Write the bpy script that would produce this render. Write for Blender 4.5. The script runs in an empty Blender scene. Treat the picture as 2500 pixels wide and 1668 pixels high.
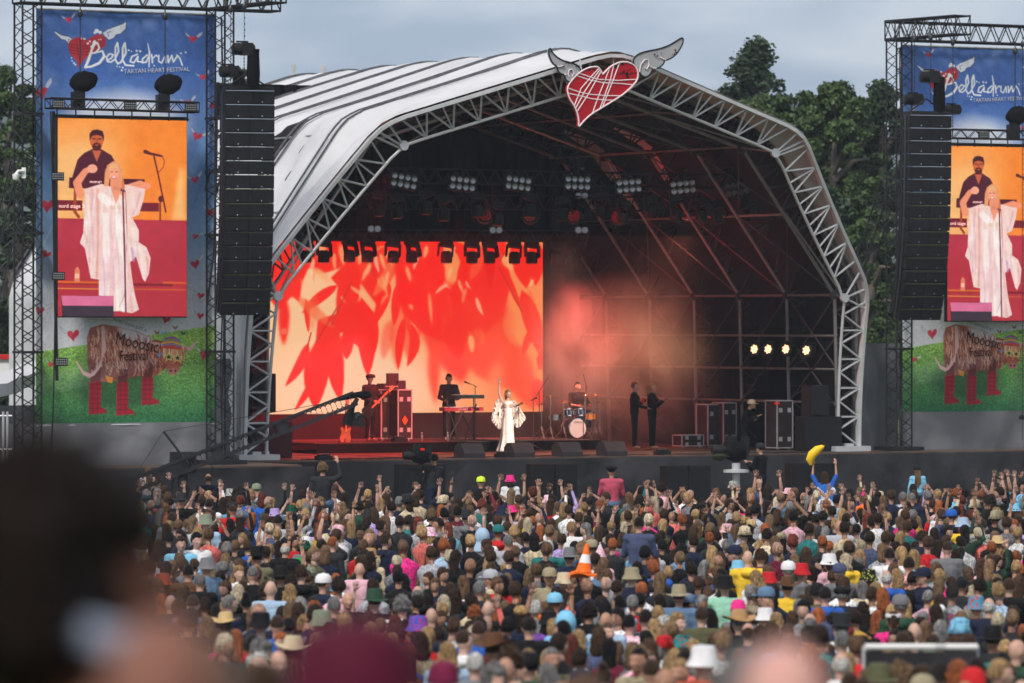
import bpy, math, random
import numpy as np
from mathutils import Vector, Matrix
R = math.radians
random.seed(7); np.random.seed(7)
sc = bpy.context.scene
COL = sc.collection
# ---------------------------------------------------------------- camera, sky, sun, exposure
F = 12000.0; CX = 1250.0; HZ = 790.0; CAMH = 5.3
cam = bpy.data.cameras.new('camera'); camo = bpy.data.objects.new('camera', cam); COL.objects.link(camo)
camo.location = (0, 0, CAMH); camo.rotation_euler = (R(90), 0, 0)
cam.sensor_width = 36; cam.lens = 36*F/2500; cam.shift_y = -(834-HZ)/2500
cam.clip_start = .5; cam.clip_end = 6000
cam.dof.use_dof = True; cam.dof.focus_distance = 104; cam.dof.aperture_fstop = 2.5
sc.camera = camo
sc.view_settings.view_transform = 'Standard'; sc.view_settings.look = 'None'
sc.view_settings.exposure = 0.8; sc.view_settings.gamma = 1
cy = sc.cycles
cy.max_bounces = 6; cy.diffuse_bounces = 3; cy.glossy_bounces = 2; cy.transparent_max_bounces = 8
cy.volume_bounces = 0; cy.sample_clamp_indirect = 4; cy.volume_step_rate = 2; cy.use_denoising = True
cy.caustics_reflective = False; cy.caustics_refractive = False

SUN_EL, SUN_AZ = 48, 205        # soft sun behind thin cloud, over the camera's left shoulder
world = bpy.data.worlds.new('World'); sc.world = world; world.use_nodes = True
nt = world.node_tree; N = nt.nodes; L = nt.links; N.clear()
def nd(tree, t, **k):
    n = tree.nodes.new(t)
    for a, b in k.items(): setattr(n, a, b)
    return n
wo = nd(nt, 'ShaderNodeOutputWorld'); bg = nd(nt, 'ShaderNodeBackground'); bg.inputs[1].default_value = .1
sky = nd(nt, 'ShaderNodeTexSky', sky_type='NISHITA', sun_disc=False, sun_elevation=R(SUN_EL), sun_rotation=R(SUN_AZ))
tc = nd(nt, 'ShaderNodeTexCoord'); mp = nd(nt, 'ShaderNodeMapping'); mp.inputs['Scale'].default_value = (1, 1, 3.2)
L.new(tc.outputs['Generated'], mp.inputs[0])
n1 = nd(nt, 'ShaderNodeTexNoise'); n1.inputs['Scale'].default_value = 15; n1.inputs['Detail'].default_value = 5; n1.inputs['Roughness'].default_value = .5
L.new(mp.outputs[0], n1.inputs['Vector'])
cr = nd(nt, 'ShaderNodeValToRGB'); L.new(n1.outputs['Fac'], cr.inputs[0])
e = cr.color_ramp.elements; e[0].position = .42; e[0].color = (1.75, 2.3, 3.2, 1); e[1].position = .59; e[1].color = (3.35, 3.7, 4.3, 1)
sx = nd(nt, 'ShaderNodeSeparateXYZ'); L.new(tc.outputs['Generated'], sx.inputs[0])
mr = nd(nt, 'ShaderNodeMapRange'); L.new(sx.outputs['Z'], mr.inputs[0])
mr.inputs['From Min'].default_value = 0.05; mr.inputs['From Max'].default_value = .8; mr.inputs['To Min'].default_value = 1.0; mr.inputs['To Max'].default_value = 1.75
vm = nd(nt, 'ShaderNodeVectorMath', operation='SCALE'); L.new(cr.outputs[0], vm.inputs[0]); L.new(mr.outputs[0], vm.inputs['Scale'])
mx = nd(nt, 'ShaderNodeMix', data_type='RGBA'); mx.inputs[0].default_value = .88
L.new(sky.outputs[0], mx.inputs[6]); wm = nd(nt, 'ShaderNodeMix', data_type='RGBA'); mz = nd(nt, 'ShaderNodeMapRange'); L.new(sx.outputs['Z'], mz.inputs[0]); mz.inputs['From Min'].default_value = .08; mz.inputs['From Max'].default_value = .35; L.new(mz.outputs[0], wm.inputs[0]); L.new(vm.outputs[0], wm.inputs[6]); wm.inputs[7].default_value = (4.3, 4.3, 4.4, 1); L.new(wm.outputs[2], mx.inputs[7]); L.new(mx.outputs[2], bg.inputs[0]); L.new(bg.outputs[0], wo.inputs[0])
sl = bpy.data.lights.new('sun', 'SUN'); sl.energy = 1.75; sl.angle = R(11); sl.color = (1, .94, .86)
so = bpy.data.objects.new('sun', sl); COL.objects.link(so); so.location = (-30, -20, 60)
so.rotation_euler = (R(90-SUN_EL), 0, R(-SUN_AZ+180))

# ---------------------------------------------------------------- stage frame and pixel helpers (all give real positions on real planes)
TH = R(29); U = Vector((math.cos(TH), math.sin(TH), 0)); V = Vector((-math.sin(TH), math.cos(TH), 0)); C0 = Vector((1.32, 130.4, 0))
FLOOR = 1.8
CV = C0.dot(V)
ZV = Vector((0, 0, 1))
def SP(u, v, z): return C0 + U*u + V*v + ZV*z
def onv(x, y, v):                                     # picture point -> stage-parallel plane v
    xs = (x-CX)/F; zs = (HZ-y)/F; t = (v+CV)/(xs*V.x+V.y)
    return Vector((t*xs, t, CAMH+t*zs))
def colv(x, v, z):                                    # picture column x on plane v at height z
    p = onv(x, HZ, v); p.z = z; return p
def aty(x, y, Y): return Vector(((x-CX)/F*Y, Y, CAMH+(HZ-y)/F*Y))
STAGE_ROT = TH                                        # yaw of stage things

# ---------------------------------------------------------------- materials
def mat(name, col, rough=.7, metal=0., var=.12, scale=6., bump=0., bscale=40., emit=None, estr=1., spec=.22, objcol=False, attr=None, coat=0.):
    m = bpy.data.materials.new(name); m.use_nodes = True; t = m.node_tree; t.nodes.clear()
    o = nd(t, 'ShaderNodeOutputMaterial'); b = nd(t, 'ShaderNodeBsdfPrincipled'); t.links.new(b.outputs[0], o.inputs[0])
    b.inputs['Roughness'].default_value = rough; b.inputs['Metallic'].default_value = metal
    if spec is not None: b.inputs['Specular IOR Level'].default_value = spec
    if coat: b.inputs['Coat Weight'].default_value = coat
    c = None
    if attr:
        a = nd(t, 'ShaderNodeAttribute', attribute_name=attr); c = a.outputs['Color']
    elif objcol:
        a = nd(t, 'ShaderNodeObjectInfo'); c = a.outputs['Color']
    tcn = nd(t, 'ShaderNodeTexCoord')
    if var:
        n = nd(t, 'ShaderNodeTexNoise'); n.inputs['Scale'].default_value = scale if not isinstance(scale, tuple) else 1; n.inputs['Detail'].default_value = 4
        if isinstance(scale, tuple):
            ms = nd(t, 'ShaderNodeMapping'); ms.inputs['Scale'].default_value = scale; t.links.new(tcn.outputs['Object'], ms.inputs[0]); t.links.new(ms.outputs[0], n.inputs['Vector'])
        else: t.links.new(tcn.outputs['Object'], n.inputs['Vector'])
        r = nd(t, 'ShaderNodeMapRange'); r.inputs['From Min'].default_value = .3; r.inputs['From Max'].default_value = .7
        r.inputs['To Min'].default_value = 1-var; r.inputs['To Max'].default_value = 1+var; t.links.new(n.outputs['Fac'], r.inputs[0])
        v = nd(t, 'ShaderNodeVectorMath', operation='SCALE'); t.links.new(r.outputs[0], v.inputs['Scale'])
        if c is None: v.inputs[0].default_value = col[:3]
        else: t.links.new(c, v.inputs[0])
        t.links.new(v.outputs[0], b.inputs['Base Color'])
    elif c is not None and emit != 'attr': t.links.new(c, b.inputs['Base Color'])
    else: b.inputs['Base Color'].default_value = (*col[:3], 1)
    if bump:
        n = nd(t, 'ShaderNodeTexNoise'); n.inputs['Scale'].default_value = bscale; n.inputs['Detail'].default_value = 3
        t.links.new(tcn.outputs['Object'], n.inputs['Vector'])
        bp = nd(t, 'ShaderNodeBump'); bp.inputs['Strength'].default_value = bump; bp.inputs['Distance'].default_value = .05
        t.links.new(n.outputs['Fac'], bp.inputs['Height']); t.links.new(bp.outputs[0], b.inputs['Normal'])
    if emit is not None:
        if emit == 'attr': t.links.new(c, b.inputs['Emission Color'])
        else: b.inputs['Emission Color'].default_value = (*emit, 1)
        b.inputs['Emission Strength'].default_value = estr
    return m
def srgb(r, g, b):
    f = lambda c: (c/255/12.92 if c/255 <= .04045 else ((c/255+.055)/1.055)**2.4)
    return (f(r), f(g), f(b))
M = {}
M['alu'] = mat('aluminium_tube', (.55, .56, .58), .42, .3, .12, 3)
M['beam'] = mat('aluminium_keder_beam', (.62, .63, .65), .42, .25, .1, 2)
M['aluin'] = mat('shaded_aluminium', (.3, .3, .31), .42, .6, .15, 3, spec=.5)  # interior aluminium, colour darkened to stand in for shade under the roof
M['aludk'] = mat('shaded_brace_tube', (.09, .09, .095), .5, .6, .15, 3)  # brace colour darker still, standing in for deeper shade between the ribs
M['blk'] = mat('black_powder_coat', (.022, .022, .025), .55, .2, .25, 4)
M['blkfab'] = mat('black_drape', (.007, .007, .008), .95, 0, .3, 1.2, .5, 3, spec=.05)
M['skirt'] = mat('black_stage_skirt', (.026, .025, .031), .7, 0, .5, .7, 1., 2.2, spec=.35)
M['cabinet'] = mat('black_cabinet_paint', (.011, .011, .012), .5, 0, .2, 8, .2, 200)
M['grille'] = mat('speaker_grille', (.014, .014, .017), .5, .3, .2, 5, .35, 60)
M['darkmetal'] = mat('dark_steel', (.06, .06, .065), .4, .7, .2, 5)
M['chrome'] = mat('chrome', (.7, .7, .72), .15, 1, .05, 5)
M['pvc'] = mat('white_pvc_roof_sheet', (.54, .55, .58), .55, 0, .1, .55, .9, 1.9)
M['pvcin'] = mat('black_roof_lining', (.006, .005, .005), .9, 0, .2, 1, .3, 2)
M['seam'] = mat('dark_seam_webbing', (.10, .10, .115), .8, 0, .3, 5)
M['tarp'] = mat('grey_tarpaulin', (.17, .175, .19), .6, 0, .16, .7, .9, 1.6)
M['deck'] = mat('stage_deck_ply', (.10, .07, .055), .5, 0, .3, 1.5)
M['riser'] = mat('riser_carpet', (.05, .035, .035), .9, 0, .2, 3)
M['skin'] = mat('skin', (.5, .3, .22), .5, 0, .08, 12, objcol=True)
M['cloth'] = mat('cloth', (.1, .1, .1), .85, 0, .16, 7, .5, 14, objcol=True)
M['hair'] = mat('hair', (.1, .06, .03), .38, 0, .75, (55, 55, 5), 1., 60, objcol=True, spec=.16)
M['hat'] = mat('hat_felt', (.1, .1, .1), .8, 0, .12, 9, objcol=True)
M['crowd'] = mat('crowd_cloth_and_hair', (.1, .1, .1), .6, 0, .5, (26, 26, 7), .8, 40, attr='Col', spec=.15)
M['print'] = mat('printed_banner_mesh', (.5, .5, .5), .75, 0, .04, 3, .12, 1.2, attr='Col')
M['led'] = mat('led_screen', (.01, .01, .01), .4, 0, 0, attr='Col', emit='attr', estr=1.0)
M['white'] = mat('white_paint', (.75, .75, .75), .5, 0, .06, 4)
M['wood'] = mat('maple_wood', (.5, .27, .1), .4, 0, .2, 6)
M['red'] = mat('red_paint', (.5, .02, .02), .4, 0, .1, 4)
M['glasslens'] = mat('lamp_glass', (.35, .35, .36), .12, .6, 0)
M['lensdark'] = mat('dark_lens', (.02, .02, .03), .08, .2, 0)
M['obj'] = mat('coloured_plastic', (.5, .5, .5), .45, 0, .08, 6, objcol=True)

# ---------------------------------------------------------------- mesh builder
OFF = {}
class MB:
    def __init__(s): s.v = []; s.f = []; s.m = []; s.k = 0
    def add(s, vs, fs):
        n = len(s.v); s.v.extend([tuple(p) for p in vs]); s.f.extend([tuple(i+n for i in f) for f in fs]); s.m.extend([s.k]*len(fs))
    def obox(s, c, ax, ay, az):
        c = Vector(c); ax = Vector(ax); ay = Vector(ay); az = Vector(az)
        vs = [c+ax*i+ay*j+az*k for k in (-1, 1) for j in (-1, 1) for i in (-1, 1)]
        s.add(vs, [(0, 2, 3, 1), (4, 5, 7, 6), (0, 1, 5, 4), (2, 6, 7, 3), (0, 4, 6, 2), (1, 3, 7, 5)])
    def box(s, c, size, yaw=0.):
        ca, sa = math.cos(yaw), math.sin(yaw)
        s.obox(c, (ca*size[0]/2, sa*size[0]/2, 0), (-sa*size[1]/2, ca*size[1]/2, 0), (0, 0, size[2]/2))
    def tube(s, a, b, r, r2=None, n=6, caps=True):
        s.path([a, b], [r, r if r2 is None else r2], n, caps)
    def path(s, pts, r, n=6, caps=True, closed=False):
        pts = [Vector(p) for p in pts]; k = len(pts)
        rr = r if isinstance(r, (list, tuple)) else [r]*k
        vs = []; ref = None
        for i, p in enumerate(pts):
            d = (pts[min(i+1, k-1)]-pts[max(i-1, 0)])
            if d.length < 1e-9: d = Vector((0, 0, 1))
            d.normalize()
            if ref is None:
                ref = Vector((0, 0, 1)) if abs(d.z) < .9 else Vector((1, 0, 0))
            x = d.cross(ref)
            if x.length < 1e-4: x = d.cross(Vector((0, 1, 0)))
            x.normalize(); y = d.cross(x); ref = -y if False else x.cross(d)
            for j in range(n):
                t = 2*math.pi*j/n; vs.append(p+(x*math.cos(t)+y*math.sin(t))*rr[i])
        fs = [(i*n+j, i*n+(j+1) % n, (i+1)*n+(j+1) % n, (i+1)*n+j) for i in range(k-1) for j in range(n)]
        if caps: fs += [tuple(range(n))[::-1], tuple(range((k-1)*n, k*n))]
        s.add(vs, fs)
    def lathe(s, prof, c=(0, 0, 0), n=16, rot=None, sx=1., sy=1.):
        c = Vector(c); vs = []
        for r, z in prof:
            for j in range(n):
                t = 2*math.pi*j/n; p = Vector((r*math.cos(t)*sx, r*math.sin(t)*sy, z))
                if rot is not None: p = rot @ p
                vs.append(c+p)
        k = len(prof)
        fs = [(i*n+j, i*n+(j+1) % n, (i+1)*n+(j+1) % n, (i+1)*n+j) for i in range(k-1) for j in range(n)]
        fs += [tuple(range(n))[::-1], tuple(range((k-1)*n, k*n))]
        s.add(vs, fs)
    def ell(s, c, rad, nu=12, nv=8, rot=None, fn=None):
        c = Vector(c); vs = []; 
        for i in range(nv+1):
            ph = math.pi*i/nv
            for j in range(nu):
                t = 2*math.pi*j/nu; q = Vector((math.sin(ph)*math.cos(t), math.sin(ph)*math.sin(t), math.cos(ph)))
                k = fn(q) if fn else 1
                p = Vector((q.x*rad[0]*k, q.y*rad[1]*k, q.z*rad[2]*k))
                if rot is not None: p = rot @ p
                vs.append(c+p)
        fs = [(i*nu+j, (i+1)*nu+j, (i+1)*nu+(j+1) % nu, i*nu+(j+1) % nu) for i in range(nv) for j in range(nu)]
        s.add(vs, fs)
    def prism(s, pts2, o, ax, ay, an, t0, t1):        # outline in (ax, ay) from o, thickness t0..t1 along an
        o = Vector(o); ax = Vector(ax); ay = Vector(ay); an = Vector(an); n = len(pts2)
        vs = [o+ax*p[0]+ay*p[1]+an*t0 for p in pts2]+[o+ax*p[0]+ay*p[1]+an*t1 for p in pts2]
        s.add(vs, [tuple(range(n)), tuple(range(n, 2*n))[::-1]]+[(i, i+n, (i+1) % n+n, (i+1) % n) for i in range(n)])
    def build(s, name, m, parent=None, label=None, cat=None, group=None, kind=None, smooth=True, color=None):
        me = bpy.data.meshes.new(name)
        off = OFF.get(parent, Vector((0, 0, 0))) if parent else Vector((0, 0, 0))
        vv = s.v
        if off.length > 0: vv = [(a-off.x, b-off.y, c-off.z) for a, b, c in vv]
        me.from_pydata(vv, [], s.f); 
        ms = m if isinstance(m, (list, tuple)) else [m]
        for q in ms: me.materials.append(q)
        if len(ms) > 1: me.polygons.foreach_set('material_index', s.m)
        if smooth:
            me.polygons.foreach_set('use_smooth', [True]*len(me.polygons)); me.set_sharp_from_angle(angle=R(38))
        me.update()
        return link(name, me, parent, label, cat, group, kind, color, off)
def link(name, me, parent=None, label=None, cat=None, group=None, kind=None, color=None, off=None):
    o = bpy.data.objects.new(name, me); COL.objects.link(o)
    if parent: o.parent = parent
    OFF[o] = off if off is not None else (OFF.get(parent, Vector((0, 0, 0))) if parent else Vector((0, 0, 0)))
    if label: o['label'] = label
    if cat: o['category'] = cat
    if group: o['group'] = group
    if kind: o['kind'] = kind
    if color is not None: o.color = (*color[:3], 1)
    return o
def thing(name, loc, label, cat, group=None, rot=0.):
    o = bpy.data.objects.new(name, None); COL.objects.link(o); o.location = loc; o.empty_display_size = .2
    if rot: o.rotation_euler = (0, 0, rot); OFF[o] = Vector((0, 0, 0))   # children in local coordinates
    else: OFF[o] = Vector(loc)
    o['label'] = label; o['category'] = cat
    if group: o['group'] = group
    return o
def local_thing(name, loc, rot, label, cat, group=None):
    o = thing(name, loc, label, cat, group); o.rotation_euler = (0, 0, rot); OFF[o] = Vector((0, 0, 0)); return o
def dup(o, loc=None, rot=None, label=None, group=None, scale=None, parent=None):
    r = o.copy(); COL.objects.link(r); r.parent = parent
    if loc is not None: r.location = loc
    if rot is not None: r.rotation_euler = (0, 0, rot) if not isinstance(rot, tuple) else rot
    if scale: r.scale = (scale,)*3
    if label: r['label'] = label
    if group: r['group'] = group
    for ch in list(o.children): dup(ch, parent=r)
    return r
def boxtruss(mb, a, b, w, d, up, nb, rc=.025, rb=.014, n=5, tri=False):
    """box truss from a to b; w along side = dir x up, d along up"""
    a = Vector(a); b = Vector(b); dr = (b-a).normalized(); up = Vector(up); sd = dr.cross(up).normalized(); up = sd.cross(dr).normalized()
    cs = [sd*(w/2*i)+up*(d/2*j) for i, j in ((-1, -1), (1, -1), (1, 1), (-1, 1))]
    if tri: cs = [cs[0], cs[1], up*(d/2)]
    for c in cs: mb.tube(a+c, b+c, rc, n=n)
    k = len(cs)
    for f in range(k):
        c, e = cs[f], cs[(f+1) % k]
        for i in range(nb):
            p = a+(b-a)*(i/nb); q = a+(b-a)*((i+1)/nb); h = a+(b-a)*((i+.5)/nb)
            mb.tube(p+c, h+e, rb, n=4, caps=False); mb.tube(h+e, q+c, rb, n=4, caps=False)
        mb.tube(a+c, a+e, rb, n=4, caps=False); mb.tube(b+c, b+e, rb, n=4, caps=False)
# ================================================================ ground, hills
def gz(y):
    def ss(a, b, t): t = max(0, min(1, (t-a)/(b-a))); return t*t*(3-2*t)
    return 1.1*(1-ss(24, 66, y)) + 2.0*(1-ss(13, 27, y))
mb = MB(); ys = list(np.arange(-50, 120, 2.5))+[125, 140, 160, 200, 300, 500, 800, 1200, 1830]; xs_ = [-640, -300, -150, -80, -40, -20, -10, 0, 10, 20, 40, 80, 150, 300, 640]
mb.add([(x, y, gz(y)) for y in ys for x in xs_], [(j*15+i, j*15+i+1, (j+1)*15+i+1, (j+1)*15+i) for j in range(len(ys)-1) for i in range(14)])
M['grassg'] = mat('trodden_grass', (.07, .09, .03), .95, 0, .5, 1.5, .4, 20)
mb.build('ground', M['grassg'], kind='structure')
M['forest'] = mat('conifer_hillside', (.045, .07, .05), .95, 0, .5, .04)
def hill(name, pts, Y0, Y1, seed):
    rng = random.Random(seed); mb = MB(); n = int((pts[-1][0]-pts[0][0])/1.3)
    top = []
    for i in range(n+1):
        x = pts[0][0]+(pts[-1][0]-pts[0][0])*i/n
        z = np.interp(x, [p[0] for p in pts], [p[1] for p in pts])
        top.append((x, z+rng.uniform(-1, 1)*1.0+(1.6 if i % 2 else 0)*rng.random()+1.6*math.sin(x*.07+seed)))
    rows = 5; vs = []
    for j in range(rows+1):
        t = j/rows
        for x, z in top: vs.append((x, Y0+(Y1-Y0)*t, -2+(z+2)*t**.8*(1 if j == rows else .97)))
    for x, z in top: vs.append((x, Y1+80, z*.5))
    m = n+1
    mb.add(vs, [(j*m+i, j*m+i+1, (j+1)*m+i+1, (j+1)*m+i) for j in range(rows+1) for i in range(n)])
    return mb.build(name, M['forest'], kind='structure', smooth=False)
hill('hill', [(-300, 70), (-120, 79), (-60, 80), (0, 79), (40, 79), (52, 77), (66, 73), (100, 70), (300, 40)], 1200, 1560, 3)

# ================================================================ stage
stg = thing('festival_stage', SP(0, 0, 0), 'arched festival stage with pale roof sheet, aluminium truss ribs and black interior', 'stage')
OUT = [(-9.35, 0), (-9.35, 4.15), (-9.22, 4.6), (-8.85, 5.15), (-6.6, 8.25), (-6.3, 8.55), (-5.9, 8.75), (-1.6, 10.07), (-.6, 10.38), (0, 10.5), (.6, 10.38), (1.6, 10.07), (5.9, 8.75), (6.3, 8.55), (6.6, 8.25), (8.85, 5.15), (9.22, 4.6), (9.35, 4.15), (9.35, 0)]
INN = [(-8.72, 0), (-8.62, 4.2), (-5.72, 8.0), (-5.5, 8.12), (0, 9.8), (5.5, 8.12), (5.72, 8.0), (8.62, 4.2), (8.72, 0)]
def smp(pts, n):
    a = np.array(pts); d = np.r_[0, np.cumsum(np.hypot(*np.diff(a, axis=0).T))]
    s = np.linspace(0, d[-1], n); return np.c_[np.interp(s, d, a[:, 0]), np.interp(s, d, a[:, 1])]
RAKE = lambda z: -2.84*(max(z, 0)/10.5)**2
def rp(p, v, k=1.02): return SP(p[0], v if v is not None else RAKE(p[1]), FLOOR+p[1]*(k if v is not None else 1))
def arch(name, v, n=44, main=False):
    mb = MB(); f = lambda p: rp(p, v)
    o = smp(OUT, 90); i = smp(INN, 60)
    if main:
        pts = [f(p) for p in o]                                    # flat keder beam
        for a, b in zip(pts[:-1], pts[1:]):
            d = (b-a).normalized(); mb.obox((a+b)/2, d*((b-a).length/2+.01), V*.09, d.cross(V).normalized()*.045)
        mb.path([f(p) for p in i], .042, 8)
        mb.k = 1
    else:
        mb.path([f(p) for p in OUT], .065, 6); mb.path([f(p) for p in INN], .05, 6)
    if not main: mb.k = 1
    # lattice: repeated N shapes on each straight, fans at the knees
    segs = [((-9.35, .15), (-9.35, 4.1), (-8.72, .15), (-8.63, 4.1), 5), ((-8.8, 5.2), (-6.62, 8.2), (-8.45, 4.45), (-5.85, 7.85), 6), ((-5.9, 8.75), (-.7, 10.35), (-5.4, 8.15), (-.3, 9.7), 7)]
    for (oa, ob, ia, ib, m) in segs:
        for sgn in (1, -1):
            for q in range(m):
                t0, t1, tm = q/m, (q+1)/m, (q+.55)/m
                L_ = lambda a, b, t: (sgn*(a[0]+(b[0]-a[0])*t), a[1]+(b[1]-a[1])*t)
                mb.tube(f(L_(oa, ob, t0)), f(L_(ia, ib, tm)), .03, n=5, caps=False)
                mb.tube(f(L_(oa, ob, t1)), f(L_(ia, ib, tm)), .03, n=5, caps=False)
                if m == 7: mb.tube(f(L_(oa, ob, tm)), f(L_(ia, ib, tm)), .026, n=5, caps=False)
                elif q: mb.tube(f(L_(oa, ob, t0)), f(L_(ia, ib, t0)), .026, n=5, caps=False)
    for sgn in (1, -1):
        for a, b in (((-9.3, 4.45), (-8.62, 4.2)), ((-9.0, 4.9), (-8.62, 4.2)), ((-9.35, 3.9), (-8.62, 4.2)), ((-6.45, 8.42), (-5.65, 8.05)), ((-6.2, 8.62), (-5.62, 8.07)), ((-6.55, 8.3), (-5.72, 8.0)), ((0, 10.48), (0, 9.8))):
            mb.tube(f((sgn*a[0], a[1])), f((sgn*b[0], b[1])), .032, n=5, caps=False)
        for a in ((8.62, 4.2), (5.62, 8.07)):                      # hinge plates
            mb.lathe([(.13, -.05), (.13, .05)], f((sgn*a[0], a[1])), 10, rot=Matrix.Rotation(TH, 3, 'Z') @ Matrix.Rotation(R(90), 3, 'X'))
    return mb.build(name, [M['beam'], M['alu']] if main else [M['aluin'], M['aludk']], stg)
arch('front_arch', None, main=True)
BAY = 2.5
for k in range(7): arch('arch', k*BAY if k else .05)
# purlins along the depth, on inner and outer chords
def purlin(p, v0=0., v1=15., r=.035):
    mb = MB(); mb.tube(rp(p, v0), rp(p, v1), r, n=6); mb.build('purlin', M['aluin'], stg)
for s in (-1, 1):
    for p in ((8.7, 1.3), (8.68, 2.2), (8.66, 3.1), (8.62, 4.2), (7.05, 6.35), (5.5, 8.12), (2.8, 8.95)): purlin((s*p[0], p[1]))
    for p in ((9.28, 2.2), (9.28, 4.15), (8.0, 6.25), (6.5, 8.25), (4.4, 9.15), (2.4, 9.75)): purlin((s*p[0], p[1]), r=.03)
purlin((0, 9.8)); 
for s in (-1, 1):                                                  # wind bracing: crosses in every second bay, short lattice in the others
    for k in range(6):
        mb = MB(); v0, v1 = k*BAY, (k+1)*BAY
        prs = [((8.66, 3.1), (8.62, 1.2)), ((8.62, 4.2), (8.66, 2.2)), ((8.62, 4.2), (7.05, 6.35)), ((7.05, 6.35), (5.5, 8.12)), ((5.5, 8.12), (2.8, 8.95)), ((2.8, 8.95), (0, 9.8))]
        for a, b in prs:
            a = (s*a[0], a[1]); b = (s*b[0], b[1])
            if k % 3 == 0: mb.tube(rp(a, v0), rp(b, v1), .024, n=5); mb.tube(rp(b, v0), rp(a, v1), .024, n=5)
            else: mb.tube(rp(a, v0), rp(b, v1), .024, n=5)
        for a, b in (((8.62, 4.2), (9.28, 4.15)), ((7.05, 6.35), (8.0, 6.25)), ((5.5, 8.12), (6.5, 8.25)), ((2.8, 8.95), (4.4, 9.15))):
            a = (s*a[0], a[1]); b = (s*b[0], b[1])
            for i in range(3):
                w0 = v0+BAY*i/3; mb.tube(rp(a, w0), rp(b, w0+BAY/6), .016, n=4, caps=False); mb.tube(rp(b, w0+BAY/6), rp(a, w0+BAY/3), .016, n=4, caps=False)
        mb.build('wind_brace', M['aludk'], stg)
for s in (-1, 1):
    for q in ((8.62, 4.2), (5.6, 8.1), (2.8, 9.0)): mb = MB(); mb.tube(rp((s*q[0], q[1]), None), rp((s*q[0], q[1]), .05), .03); mb.build('front_tie', M['aluin'], stg)
for s in (-1, 1):
    for a, b in (((5.6, 8.1), (2.8, 8.95)), ((8.62, 4.2), (7.05, 6.35)), ((2.8, 9), (0, 9.8))):
        mb = MB(); mb.tube(rp((s*a[0], a[1]), None), rp((s*b[0], b[1]), .05), .024); mb.build('front_tie', M['aluin'], stg)
for s in (-1, 1):
    mb = MB(); c = SP(s*9.03, .05, FLOOR+.07)
    mb.obox(c, U*.58, V*.3, ZV*.07); mb.obox(c+ZV*.1, U*.12+V*0, V*.15, ZV*.04)
    for du in (-.33, .33): mb.obox(c+U*du+ZV*.1, U*.05, V*.08, ZV*.05)
    mb.build('base_plate', M['alu'], stg)

# roof sheet: outer pale skin, inner black lining
def skin(name, m, off, vs_, wr, n=150, per=10, solid=True):
    rng = np.random.RandomState(5); prof = smp(OUT, n); 
    nrm = np.gradient(prof, axis=0); nrm = np.c_[-nrm[:, 1], nrm[:, 0]]; nrm /= np.linalg.norm(nrm, axis=1)[:, None]
    P = []; rows = []
    from mathutils import noise as NZ
    for k in range(len(vs_)-1):
        for q in range(per+(1 if k == len(vs_)-2 else 0)): rows.append((k, q/per))
    for (k, t) in rows:
        for i in range(n):
            u, z = prof[i]; a = off
            sag = math.sin(math.pi*t)
            knee = math.exp(-((abs(u)-6.4)/1.2)**2)
            wv = NZ.noise(Vector((u*.35+z*.2, (k+t)*3.1, z*.3)))
            if wr: a += -sag*(.07+.13*knee)+wr*sag*wv*(.12+.42*knee)+wr*sag*.05*NZ.noise(Vector((u*1.7+z, (k+t)*9, z*1.4+k)))+wr*.04*knee*sag*math.sin(14*t+u*7+z*2)
            uu, zz = u+nrm[i][0]*a, z+nrm[i][1]*a
            def vv(j): return RAKE(z) if vs_[j] is None else vs_[j]
            v = vv(k)+(vv(k+1)-vv(k))*t
            kz = (1 if vs_[k] is None else 1.02); kz2 = 1 if vs_[k+1] is None else 1.02
            P.append(SP(uu, v, FLOOR+zz*(kz+(kz2-kz)*t)))
    mb = MB(); mb.add(P, [(j*n+i, j*n+i+1, (j+1)*n+i+1, (j+1)*n+i) for j in range(len(rows)-1) for i in range(n-1)])
    return mb.build(name, m, stg)
VS = [None]+[k*BAY for k in range(7)]
skin('roof_sheet', M['pvc'], .10, VS, 1.0)
skin('roof_lining', M['pvcin'], -.10, [.2]+[k*BAY for k in range(1, 7)], 0, n=60, per=1)
# seams: webbing over each rib and folded flap beside it
for k in range(7):
    mb = MB(); prof = smp(OUT, 120)
    for dv, w, h in ((-.16, .018, .125), (.16, .03, .13)):
        pts = [SP(p[0]*1.012, k*BAY+dv+.12*math.sin(p[0]*.7+k), FLOOR+p[1]*1.02+h-.02) for p in prof if abs(p[0]) < 9.3]
        for a, b in zip(pts[:-1], pts[1:]): mb.obox((a+b)/2, (b-a)/2*1.02, V*w, (b-a).normalized().cross(V)*.02)
    mb.build('roof_seam', M['seam'], stg)
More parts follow.
